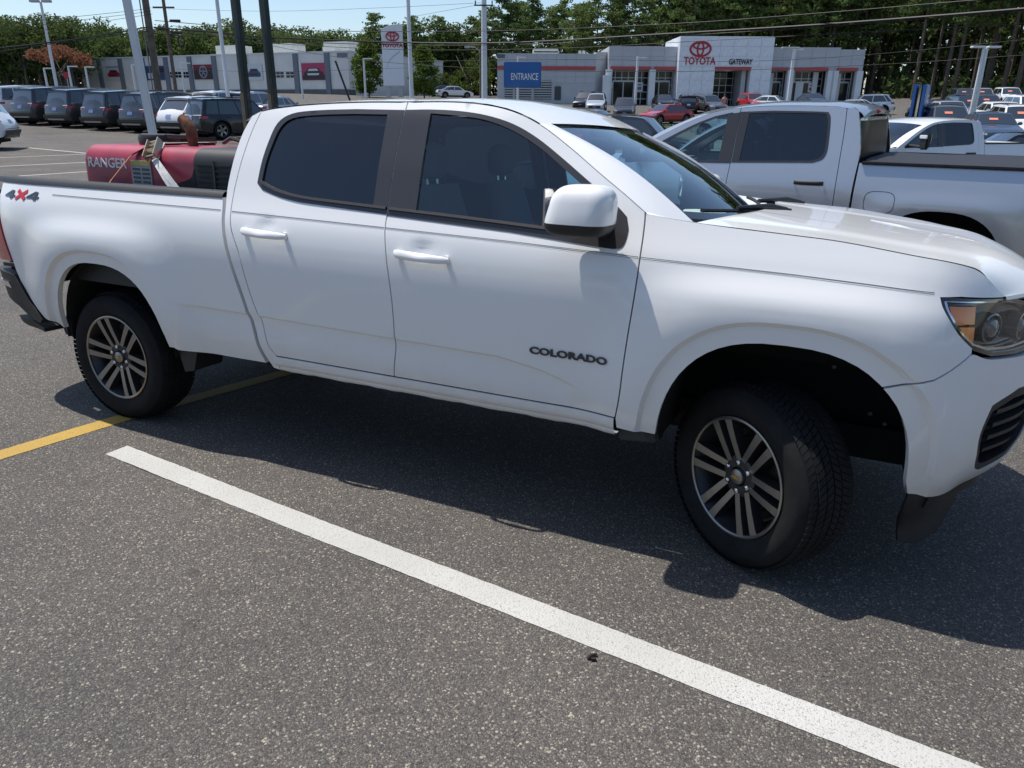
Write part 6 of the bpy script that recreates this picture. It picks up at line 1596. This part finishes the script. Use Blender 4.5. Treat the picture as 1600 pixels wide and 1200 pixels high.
def mass(zone, kind, px, d, h, wide):
    """one more tree of the deep wood, merged into the mass"""
    p = at(px, 150, d); P = PT[kind]; H, tr, cw = P[rng.randrange(len(P))]; k = h/H; a = rng.random()*6.28
    T = np.array([[math.cos(a)*k*wide, -math.sin(a)*k*wide, 0], [math.sin(a)*k*wide, math.cos(a)*k*wide, 0], [0, 0, k]]); o = np.array([p[0], p[1], G(p[0], p[1])-.1])
    V, F, Mi, n = MASS.setdefault(zone, ([], [], [], [0]))
    for q, me in enumerate((tr, cw)):
        co = np.empty(len(me.vertices)*3); me.vertices.foreach_get('co', co); co = co.reshape(-1, 3) @ T.T+o
        for f in me.polygons: F.append([n[0]+i for i in f.vertices]); Mi.append(q)
        V.append(co); n[0] += len(co)
def flush_mass(mats):
    for zone, (V, F, Mi, n) in MASS.items():
        me = bpy.data.meshes.new('woodland'); me.from_pydata(np.concatenate(V).tolist(), [], F)
        for m in mats[zone]: me.materials.append(m)
        me.polygons.foreach_set('material_index', Mi); o = link_mesh('woodland', me); o['kind'] = 'stuff'
def woods():
    for k in range(17):     # front of the right hand wood
        px = 1356+k*23+rng.uniform(-7, 7); t = (px-1350)/350; d = (96 if px > 1400 else 120)*(1.15-.18*min(1, t))+rng.uniform(-3, 5)
        plant('pine', 'pine_tree', px, d, rng.uniform(21, 27), 'bare-trunked pine, %s from the showroom along the front of the dark wood' % ORD[k], 'pines fronting the right hand wood', wide=rng.uniform(.9, 1.15))
    for row, d0 in enumerate((112, 128, 144)):
        for k in range(30):
            px = 1372+row*8+k*25+rng.uniform(-8, 8); mass('right', 'pine', px, d0*(1.12-.12*min(1, (px-1350)/350))+rng.uniform(-4, 6)+(14 if px < 1400 and row == 0 else 0), rng.uniform(21, 27), rng.uniform(.95, 1.2))
    for k in range(20):
        px = 1060+k*15.5+rng.uniform(-5, 5); plant('pine', 'pine_tree', px, 122+rng.uniform(-3, 4), rng.uniform(18, 23), 'tall pine, %s from the left behind the tower and right wing' % ORD[k], 'pines behind the showroom tower', wide=rng.uniform(.95, 1.2))
    for row, d0 in enumerate((132, 143)):
        for k in range(22): mass('right', 'pine', 1055+k*15+rng.uniform(-6, 6), d0+rng.uniform(-3, 5), rng.uniform(20, 25), rng.uniform(.95, 1.2))
    for k in range(17):
        px = 765+k*18+rng.uniform(-6, 6); plant('pine', 'pine_tree', px, 126+rng.uniform(-3, 5), rng.uniform(13.0, 16.2), 'pine against the sky, %s from the left behind the showroom\'s left wing' % ORD[k], 'pines behind the left wing', wide=rng.uniform(1.0, 1.25))
    for k in range(13): mass('right', 'pine', 768+k*23+rng.uniform(-6, 6), 139+rng.uniform(-3, 5), rng.uniform(13, 16), rng.uniform(.95, 1.2))
    for k in range(13):
        px = 522+k*18.5+rng.uniform(-5, 5); plant('pine' if k in (3, 4, 6, 7, 9, 12) else 'broad', 'tree', px, 140+rng.uniform(-4, 4), rng.uniform(10.6, 12.8)*(.80 if px < 560 else 1.06), 'dark tree, %s from the left in the clump behind the pylon sign' % ORD[k], 'trees behind the pylon sign', wide=rng.uniform(1.15, 1.4))
    for k in range(13): mass('left', 'broad', 530+k*18+rng.uniform(-5, 5), 150+rng.uniform(-4, 4), rng.uniform(10, 12), rng.uniform(1.2, 1.4))
    for k in range(20):
        px = 122+k*21+rng.uniform(-7, 7); plant('broad', 'broadleaf_tree', px, 140+rng.uniform(-4, 4), rng.uniform(10.2, 12.4)*(1.14 if 120 < px < 175 else 1), 'green broadleaf tree, %s from the left above the service building roof' % ORD[k], 'trees behind the service building', wide=rng.uniform(1.0, 1.3))
    for k in range(20): mass('left', 'broad', 118+k*21+rng.uniform(-7, 7), 152+rng.uniform(-4, 4), rng.uniform(10.5, 12.5), rng.uniform(1.1, 1.3))
    for k in range(11):
        px = -60+k*18+rng.uniform(-6, 6); plant('broad', 'broadleaf_tree', px, 112+rng.uniform(-4, 4), rng.uniform(8.6, 10.8), 'dark green tree, %s from the left in the clump behind the SUV row' % ORD[k], 'trees at the far left', wide=rng.uniform(.95, 1.2))
    for row in (0, 1):
        for k in range(12): mass('left', 'broad', -70+k*18+rng.uniform(-6, 6), 123+11*row+rng.uniform(-4, 4), rng.uniform(9, 11.5), rng.uniform(1, 1.2))
    # the edge of the lot behind the photographer, seen only in the paint
    for k in range(30):
        x_ = -75+k*5+rng.uniform(-1.5, 1.5); y_ = -30+rng.uniform(-4, 3)
        P = PT['broad']; H, tr, cw = P[k % len(P)]; e_ = at(800, 600, 10)
        V, F, Mi, n = MASS.setdefault('back', ([], [], [], [0])); kk = rng.uniform(.72, .98)
        for q, me in enumerate((tr, cw)):
            co = np.empty(len(me.vertices)*3); me.vertices.foreach_get('co', co); co = co.reshape(-1, 3)*kk+np.array([x_, y_, -.1])
            for f in me.polygons: F.append([n[0]+i for i in f.vertices]); Mi.append(q)
            V.append(co); n[0] += len(co)
    flush_mass({'right': (BARK, L_PINE), 'left': (BARKG, L_BROAD), 'back': (BARKG, L_BROAD)})
    plant('mimosa', 'blossom_tree', 103, 104, 7.4, 'tree with coral red blossom in front of the service building\'s left end', wide=1.0)
    plant('street', 'street_tree', 577, 96, 6.6, 'oval street tree left of the white pylon sign', i=0); plant('street', 'street_tree', 663, 98, 6.2, 'oval street tree right of the white pylon sign', i=1)
    plant('bushy', 'bushy_tree', 737, 116, 8.6, 'rounded yellow-green tree left of the showroom\'s left wing', wide=.75); plant('bushy', 'bushy_tree', 700, 120, 5.5, 'low pale green bush tree right of the street trees', wide=1.0)
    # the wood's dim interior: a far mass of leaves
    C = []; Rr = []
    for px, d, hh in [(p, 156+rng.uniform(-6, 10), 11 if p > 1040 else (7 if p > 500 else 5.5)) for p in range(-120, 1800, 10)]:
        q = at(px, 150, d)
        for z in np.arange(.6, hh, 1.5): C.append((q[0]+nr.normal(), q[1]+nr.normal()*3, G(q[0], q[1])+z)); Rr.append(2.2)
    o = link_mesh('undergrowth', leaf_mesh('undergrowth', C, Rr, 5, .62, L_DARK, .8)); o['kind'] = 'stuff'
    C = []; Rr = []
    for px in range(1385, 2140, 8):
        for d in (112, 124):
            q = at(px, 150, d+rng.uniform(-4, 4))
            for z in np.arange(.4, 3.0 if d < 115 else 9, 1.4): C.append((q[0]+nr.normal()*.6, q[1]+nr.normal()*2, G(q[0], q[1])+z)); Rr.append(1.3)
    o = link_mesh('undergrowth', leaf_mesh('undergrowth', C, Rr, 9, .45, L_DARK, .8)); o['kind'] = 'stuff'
woods()

# ------------------------------------------------------------------ poles and wires
WHITE_POLE = mat('white_painted_steel', (.66, .68, .70), .45, noise=(3, .05)); WOODP = mat('weathered_pole_wood', (.135, .105, .085), .9, noise=(3, .35), bump=(12, .4)); GREENP = mat('dark_green_post', (.010, .022, .020), .35, coat=.3); TIMB = mat('timber_post', (.24, .18, .12), .85, noise=(3, .3)); WIREM = mat('black_cable', (.012, .012, .013), .6)
def base_at(px, py, d):
    p = at(px, py, d); return Vector((p[0], p[1], min(G(p[0], p[1]), p[2])))
def round_pole(name, label, cat, px, py, d, h, r, m, group=None, taper=.7):
    b = base_at(px, py, d); e = tag(empty(name, b), label, cat, group)
    mb = MB(); mb.tube([(0, 0, 0), (0, 0, h*.5), (0, 0, h)], [r, r*(1+taper)/2, r*taper], 12); mb.build('shaft', m, e, smooth=50); return e, b
def poles():
    e, b = round_pole('light_pole', 'tall white light pole with twin heads, behind the left of the SUV row', 'light pole', 90, 142, 58, at(62, 3, 58)[2]-G(*at(90, 142, 58)[:2]), .115, WHITE_POLE)
    h = at(62, 3, 58)[2]-b.z
    for s_ in (-1, 1): box_part('lamp_head', e, (s_*.42, 0, h+.05), (.62, .34, .16), STEEL, .03)
    # square white pole close behind the bed
    d = 13.0; b = base_at(245, 215, d); e = tag(empty('square_light_pole', b, 0, (0, R(-2.4), R(10))), 'square white light pole rising just behind the red welder', 'light pole')
    mb = MB(); mb.box((0, 0, 5), (.118, .118, 10), taper=(.9, .9)); mb.build('shaft', WHITE_POLE, e, bevel=.012); mb = MB(); mb.box((0, 0, .3), (.55, .55, .6)); mb.build('concrete_base', mat('concrete', (.38, .37, .35), .85, noise=(6, .15)), e, bevel=.03)
    # utility poles
    e, b = round_pole('utility_pole', 'thick weathered wooden utility pole right of the square white pole', 'utility pole', 249, 150, 44, 14.5, .20, WOODP)
    mb = MB(); mb.tube([(-.28, -.05, 0), (-.28, -.05, 14)], .035, 6); mb.build('cable_riser', GREY_CONDUIT, e)
    e2, b2 = round_pole('utility_pole', 'thinner wooden utility pole with cross arm, beyond the thick one', 'utility pole', 276, 150, 74, 15.2, .17, WOODP)
    z = at(262, 12, 74)[2]-b2.z; box_part('cross_arm', e2, (0, -.15, z), (1.9, .12, .14), WOODP)
    for k, py in ((0, 33), (1, 45), (2, 52)): box_part('splice_case', e2, (.9-1.1*(k % 2), -.25, at(262, py, 74)[2]-b2.z), (.95, .22, .22), BLK_SIGN, .04)
    round_pole('light_pole', 'slim white light pole left of the two dark green posts', 'light pole', 357, 155, 38, 13, .095, WHITE_POLE)
    # dark green twin posts of a sign frame
    for px, py, lab in ((388, 190, 'dark green square post with timber side, left one of two beside the cab roof'), (426, 150, 'dark green square post, right one of two above the cab roof')):
        b = base_at(px, py, 21); e = tag(empty('sign_post', b, R(-12)), lab, 'post', 'dark green posts')
        mb = MB(); mb.box((.045, 0, 4.5), (.10, .20, 9)); mb.build('steel_tube', GREENP, e, bevel=.01); mb = MB(); mb.box((-.05, .01, 4.5), (.088, .17, 9)); mb.build('channel', mat('olive_steel', (.075, .085, .075), .5), e, bevel=.008)
        mb = MB(); mb.box((-.05, -.012, 1.0), (.096, .17, 2.0)); mb.build('timber_guard', TIMB, e)
    round_pole('light_pole', 'white steel light pole just right of the pylon sign', 'light pole', 643, 143, 56, 15, .15, WHITE_POLE)
    e, b = round_pole('steel_pole', 'thick galvanised pole left of the ENTRANCE sign', 'pole', 757, 145, 50, at(757, -8, 50)[2]-base_at(757, 145, 50).z, .19, WHITE_POLE, taper=.8)
    z = at(757, 9, 50)[2]-b.z; box_part('cross_arm', e, (0, -.22, z), (1.15, .07, .07), BLK_SIGN)
    for k in (-.5, .5): box_part('insulator', e, (k, -.22, z+.14), (.07, .07, .22), BLK_SIGN)
    e, b = round_pole('wood_pole', 'short grey wooden pole with a lamp, beside the thick galvanised pole', 'pole', 752, 147, 70, at(752, 76, 70)[2]-base_at(752, 147, 70).z, .16, WOODP)
    h = at(752, 76, 70)[2]-b.z; mb = MB(); mb.tube([(0, 0, h-.3), (-.5, 0, h+.1), (-1.0, 0, h+.15)], .035, 6); mb.build('lamp_arm', STEEL, e); box_part('lamp_head', e, (-1.15, 0, h+.12), (.5, .25, .18), STEEL, .04)
    b = base_at(547, 147, 80); t = at(524, 95, 80); mb = MB(); mb.tube([(0, 0, 0), tuple(Vector(t)-b)], [.10, .10], 8); o = mb.build('leaning_post', BLK_SIGN, loc=b); tag(o, 'leaning black post in front of the service building corner', 'post')
    # short lamp posts with one arm
    L_ = ((75, 140, 106, 'white lamp post left of the coral blossom tree'), (113, 140, 103, 'white lamp post in front of the coral blossom tree'), (140, 144, 104, 'white lamp post at the service building\'s left end'), (213, 147, 101, 'white lamp post under the blue wall poster'), (290, 152, 98, 'white lamp post left of the wheel poster'), (473, 148, 94, 'white lamp post left of the pink car poster'), (571, 143, 91, 'white lamp post in front of the left street tree'))
    for px, py, ty, lab in L_:
        d = 84; h = at(px, ty, d)[2]-base_at(px, py, d).z; e, b = round_pole('lamp_post', lab, 'lamp post', px, py, d, h, .11, WHITE_POLE, 'short lamp posts along the road', .85); box_part('lamp_arm', e, (.45, 0, h-.05), (1.0, .16, .12), WHITE_POLE, .02)
    for px, py, ty, d, lab in ((809, 158, 88, 82, 'white lamp post behind the ENTRANCE sign'), (992, 169, 88, 72, 'white lamp post before the showroom windows left of the tower'), (1231, 160, 75, 74, 'white lamp post right of the showroom tower')):
        h = at(px, ty, d)[2]-base_at(px, py, d).z; e, b = round_pole('lamp_post', lab, 'lamp post', px, py, d, h, .16 if d == 74 else .12, WHITE_POLE, None, .9); box_part('lamp_arm', e, (.42, 0, h-.12), (.8, .25, .12), WHITE_POLE, .02)
        if d == 74: box_part('lamp_arm', e, (-.35, 0, h+.02), (1.6, .35, .14), ROOFU, .03)
    d = 46; b = base_at(1518, 182, d); h = at(1543, 74, d)[2]-b.z; e = tag(empty('twin_light_pole', b), 'twin-tube white light pole with a wide double head, over the right hand car lot', 'light pole')
    for k in (-.11, .11): 
        mb = MB(); mb.tube([(k, 0, 0), (k*.75, 0, h)], [.085, .075], 10); mb.build('shaft', WHITE_POLE, e, smooth=50)
    for k in (-1, 1): box_part('lamp_head', e, (k*.45, 0, h+.02), (.70, .34, .10), WHITE_POLE, .02)
    # stop sign far left
    b = base_at(108, 140, 92); e = tag(empty('stop_sign', b), 'tiny red octagonal sign beyond the SUV row at left', 'sign'); box_part('sign_post', e, (0, 0, 1.0), (.07, .07, 2.0), STEEL)
    mb = MB(); mb.prism([(.38*math.cos(a), .38*math.sin(a)) for a in np.linspace(math.pi/8, 2*math.pi+math.pi/8, 9)[:-1]], .03); mb.build('sign_face', RED_SIGN, e, loc=(0, -.06, 2.0), rot=(R(90), 0, 0))
GREY_CONDUIT = mat('grey_conduit', (.20, .20, .20), .6)
poles()
def wires():
    W_ = [
     ([(-80, 84, 34), (0, 75, 36), (120, 61, 39), (232, 42, 44)], .035, 'thick black cable running from the left edge to the wooden utility pole'),
     ([(-80, 92, 34), (92, 67, 38), (236, 48, 44)], .016, 'thin lower cable left of the wooden utility pole'),
     ([(-80, 46, 34), (0, 38, 36), (195, 18, 42), (236, 12, 44)], .010, 'upper thin wire at the far left of the sky'),
     ([(-80, 54, 34), (0, 46, 36), (195, 23, 42), (236, 17, 44)], .010, 'second thin wire from the top at the far left'),
     ([(-60, 66, 34), (130, 38, 40), (238, 22, 44)], .010, 'third thin wire from the top at the far left'),
     ([(240, 43, 44), (330, 50, 46), (420, 58, 48), (620, 66, 50), (800, 66.5, 48), (1040, 53, 44), (1280, 38.5, 39), (1600, 13.5, 33), (1760, -2, 30)], .045, 'thickest black cable bundle spanning from the utility pole to the right edge'),
     ([(240, 46, 44), (420, 63, 48), (640, 70.5, 50), (860, 68, 47), (1040, 57, 44), (1280, 42, 39), (1600, 16.5, 33), (1760, 2, 30)], .020, 'thin cable hugging the underside of the thickest bundle'),
     ([(242, 32, 44), (420, 46, 48), (560, 49, 49), (800, 47.5, 48), (1060, 36.5, 44), (1280, 20.5, 39), (1500, 2, 34), (1650, -10, 31)], .018, 'single cable above the thickest bundle, crossing the pylon sign'),
     ([(240, 52, 44), (460, 70, 48), (660, 78, 50), (880, 75, 47), (1060, 66, 44), (1280, 54, 39), (1600, 37, 33), (1760, 28, 30)], .014, 'cable below the thickest bundle, crossing the showroom tower top'),
     ([(270, 40, 74), (520, 88, 74), (760, 107, 72), (1040, 112, 70), (1348, 102, 66), (1600, 86, 60), (1780, 74, 56)], .020, 'low cable crossing the red band of the showroom'),
     ([(640, 96, 72), (900, 93, 70), (1150, 96, 68), (1348, 86, 66), (1600, 62, 60), (1780, 45, 56)], .016, 'cable over the right wing and the dark wood on the right'),
     ([(262, 14, 74), (420, 17.5, 66), (600, 12, 58), (757, 4, 50)], .010, 'upper thin wire reaching the galvanised pole'),
     ([(640, 27, 60), (700, 16, 55), (757, 6, 50)], .010, 'short thin wire slanting up to the galvanised pole from the left'),
     ([(276, 108, 74), (430, 112, 76), (640, 106, 78)], .012, 'low thin wire across the service building wall'),
    ]
    for pts, r, lab in W_:
        P = [at(*p) for p in pts]; Q = cr([tuple(p) for p in P], 8); mb = MB(); mb.tube(Q, r, 5, 0, False); o = mb.build('power_line', WIREM, smooth=60); tag(o, lab, 'cable', 'overhead cables')
    c = at(283, 64, 60); mb = MB(); mb.grid([[(c[0]+(.30+.07*math.cos(b))*math.cos(a)*.75, c[1]+.1*math.sin(b), c[2]+(.36+.07*math.cos(b))*math.sin(a)) for b in np.linspace(0, 6.283, 8)] for a in np.linspace(0, 6.283, 25)])
    tag(mb.build('cable_coil', WIREM, smooth=60), 'black coil of spare cable hanging beside the thinner utility pole', 'cable coil')
wires()

# ------------------------------------------------------------------ far cars, verge, person
def far_cars():
    q = lambda px, py, d: at(px, py, d)[:2]
    A = [('suv_pale', 932, 80, -1.75, 'white', 'pale silver SUV parked at the showroom, left of the dark SUV with roof rails'), ('suv_black', 915, 84, -1.9, '', 'black SUV mostly hidden left of the pale silver SUV'), ('suv_dark', 976, 72, -1.70, '', 'dark grey SUV facing out, left of the lamp post before the showroom'),
         ('sedan_black', 1036, 86, -1.57, '', 'dark sedan in front of the show windows left of the tower'), ('suv_black', 1073, 80, 1.45, '', 'black SUV parked tail-out at the foot of the showroom tower'), ('suv_silver', 1106, 79, -1.25, '', 'grey SUV right of the black SUV at the showroom tower'),
         ('cross_red', 1175, 84, -1.45, '', 'red crossover right of the showroom entrance'), ('sedan_white', 1207, 82, -.75, '', 'white sedan right of the red crossover'), ('sedan_blue', 1268, 88, -1.5, '', 'dark blue sedan inside the lot before the right show windows'),
         ('sedan_pale', 1332, 66, 2.75, '', 'pale silver sedan above the silver pickup roof, left of the twin tail'), ('suv_pale', 1352, 70, 2.9, '', 'pale SUV beside the pale silver sedan near the wood edge')]
    for key, px, d, yaw, _, lab in A:
        x, y = q(px, 160, d); place(key, lab, 'car', x, y, yaw, 'cars at the showroom')
    x, y = q(1040, 190, 64); place('sedan_red', 'red sedan parked beyond the verge, seen past the windscreen', 'sedan', x, y, -2.55)
    x, y = q(1000, 200, 29); place('suv_dark', 'dark grey SUV facing right behind the white pickup windscreen', 'suv', x, y, -.45)
    x, y = q(925, 175, 40); place('suv_tan', 'tan SUV whose roof shows above the white pickup windscreen', 'suv', x, y, -.5)
    x, y = q(1150, 185, 45); place('suv_pale', 'pale SUV whose windscreen peeps over the silver pickup', 'suv', x, y, 2.6)
    x, y = q(710, 146, 105); place('sedan_white', 'white sedan parked by the bushes right of the pylon sign', 'sedan', x, y, .3)
    x, y = q(697, 145, 112); place('sedan_blue', 'dark sedan behind the white sedan by the bushes', 'sedan', x, y, .3)
    # the lot on the right
    keys = ['suv_black', 'suv_silver', 'suv_pale', 'suv_dark', 'cross_red', 'sedan_white', 'suv_black', 'cross_white']
    n = 0
    cn = {'suv_black': 'black SUV', 'suv_silver': 'grey SUV', 'suv_pale': 'pale silver SUV', 'suv_dark': 'dark grey SUV', 'cross_red': 'red crossover', 'sedan_white': 'white sedan', 'cross_white': 'white crossover', 'sedan_blue': 'slate blue sedan', 'sedan_pale': 'pale silver sedan', 'sedan_black': 'black sedan'}
    R1 = [('sedan_black', 1455, 54), ('sedan_pale', 1479, 52), ('suv_black', 1507, 54), ('suv_silver', 1532, 56), ('sedan_white', 1561, 48), ('cross_white', 1604, 50)]
    R2 = [('suv_silver', 1498, 82), ('suv_pale', 1527, 80), ('cross_white', 1568, 79), ('suv_black', 1606, 78), ('suv_pale', 1642, 78)]
    R3 = [('suv_silver', 1478, 41), ('sedan_blue', 1550, 38), ('cross_white', 1592, 39), ('sedan_black', 1630, 39)]
    for rw, name, yaw in ((R1, 'lot\'s middle row', -1.75), (R2, 'upper row', -1.9), (R3, 'lot\'s front row', -1.8)):
        for k, (key, px, d) in enumerate(rw):
            x, y = q(px, 180, d); place(key, '%s with orange window tag, %s from the left in the %s' % (cn[key], ('first', 'second', 'third', 'fourth', 'fifth', 'sixth')[k], name), 'car', x, y, yaw+rng.uniform(-.1, .1), 'cars in the right hand lot', None, True)
    x, y = q(1602, 205, 24); place('sedan_black', 'dark sedan at the right edge beside the white heavy duty pickup', 'sedan', x, y, 3.0)
far_cars()
GRASS = mat('verge_soil', (.05, .08, .02), .9, noise=(2, .3)); KERB = mat('kerb_concrete', (.36, .35, .33), .85, noise=(4, .12)); BLADE = leaf_mat('grass_blades', (.05, .10, .018), (.12, .17, .035))
def verge():
    P = [gpx(860, 198), gpx(1040, 199.5), gpx(1300, 203), gpx(1560, 208), gpx(1800, 214)]; P = [np.array(p) for p in P]
    w = 2.6
    strip('verge', P, w, GRASS, .12, 1.0)
    for s_ in (-1, 1):
        for k in range(1):
            Q = []
            for i, p in enumerate(P):
                d = P[min(i+1, len(P)-1)]-P[max(i-1, 0)]; d /= np.linalg.norm(d); Q.append(p+np.array([-d[1], d[0]])*s_*(w/2+.08))
            V = []
            for a, b in zip(Q[:-1], Q[1:]):
                n_ = max(2, int(np.linalg.norm(b-a)/1.5))
                for j in range(n_): V.append(a+(b-a)*j/n_)
            V.append(Q[-1]); rows = []
            for i, p in enumerate(V):
                d = V[min(i+1, len(V)-1)]-V[max(i-1, 0)]; d = d/np.linalg.norm(d); nn = np.array([-d[1], d[0]])*.08; z = G(*p)
                rows.append([(*(p-nn), z-.05), (*(p-nn), z+.14), (*(p+nn), z+.14), (*(p+nn), z-.05)])
            mb = MB(); mb.grid(rows); tag(mb.build('kerb', KERB), kind='structure')
    C = []
    for a, b in zip(P[:-1], P[1:]):
        d = b-a; L = np.linalg.norm(d); nn = np.array([-d[1], d[0]])/L
        for k in range(int(L*4)):
            p = a+d*rng.random()+nn*rng.uniform(-w/2, w/2); C.append((p[0], p[1], G(p[0], p[1])+.16))
    o = link_mesh('grass', leaf_mesh('grass', C, [.6]*len(C), 60, .07, BLADE, .12)); o['kind'] = 'stuff'
verge()
def person():
    b = base_at(1131, 166, 78); e = tag(empty('person', b), 'person in dark trousers and pale red top walking at the showroom entrance', 'person')
    J = [(0, 0, .98), (0, 0, 1.18), (0, 0, 1.42), (0, 0, 1.53), (0, .02, 1.66), (.11, 0, .92), (.14, .10, .50), (.15, .16, .08), (.15, .04, .04), (-.11, 0, .92), (-.13, -.12, .50), (-.13, -.06, .08), (-.13, -.20, .04), (.20, 0, 1.40), (.25, -.06, 1.12), (.24, -.16, .88), (-.20, 0, 1.40), (-.25, .05, 1.12), (-.24, .0, .87)]
    E = [(0, 1), (1, 2), (2, 3), (3, 4), (0, 5), (5, 6), (6, 7), (7, 8), (0, 9), (9, 10), (10, 11), (11, 12), (2, 13), (13, 14), (14, 15), (2, 16), (16, 17), (17, 18)]
    Rd = [.15, .14, .15, .06, .105, .10, .07, .05, .04, .10, .07, .05, .04, .07, .05, .035, .07, .05, .035]
    me = bpy.data.meshes.new('body'); me.from_pydata(J, E, []); o = link_mesh('body', me, e); o.modifiers.new('skin', 'SKIN'); 
    for v, r in zip(me.skin_vertices[0].data, Rd): v.radius = (r, r)
    me.skin_vertices[0].data[0].use_root = True
    o.modifiers.new('sub', 'SUBSURF').levels = 1; bpy.context.view_layer.update()
    m2 = bpy.data.meshes.new_from_object(o.evaluated_get(bpy.context.evaluated_depsgraph_get())); bpy.data.objects.remove(o); m2.materials.clear()
    for m in (mat('skin_tone', (.45, .28, .20), .6), mat('pale_red_top', (.50, .24, .22), .85), mat('dark_trousers', (.05, .05, .065), .85)): m2.materials.append(m)
    for p in m2.polygons: p.material_index = 0 if p.center.z > 1.50 or (p.center.z > .70 and p.center.z < .95 and abs(p.center.x) > .20) else (1 if p.center.z > .96 else 2); p.use_smooth = True
    link_mesh('body', m2, e)
    mb = MB(); mb.lathe([(-.02, .112), (.05, .115), (.10, .085), (.125, .001)], 12, 'z', 0, Matrix.Translation((0, .02, 1.66))); mb.build('hair', mat('dark_hair', (.03, .02, .015), .7), e, smooth=60)
person()

def litter():
    p = gpx(918, 1031); o = None
    mb = MB(); mb.tube([(0, 0, .004), (.012, .006, .012), (.022, .016, .006), (.034, .018, .010)], [.005, .008, .006, .004], 6); mb.box((.02, -.004, .006), (.016, .010, .010)); o = mb.build('dark_scrap', mat('dried_scrap', (.02, .014, .012), .9), loc=(p[0], p[1], G(*p))); tag(o, 'tiny black scrap lying just below the white parking line', 'scrap')
    p = gpx(163, 600); mb = MB(); mb.add([(0, 0, .003), (.06, .012, .014), (.075, .04, .006), (.02, .034, .016)], [(0, 1, 2, 3)]); o = mb.build('pale_leaf', mat('pale_litter', (.55, .53, .50), .8), loc=(p[0], p[1], G(*p))); tag(o, 'small pale flake lying in the shadow behind the rear wheel', 'litter')
litter()
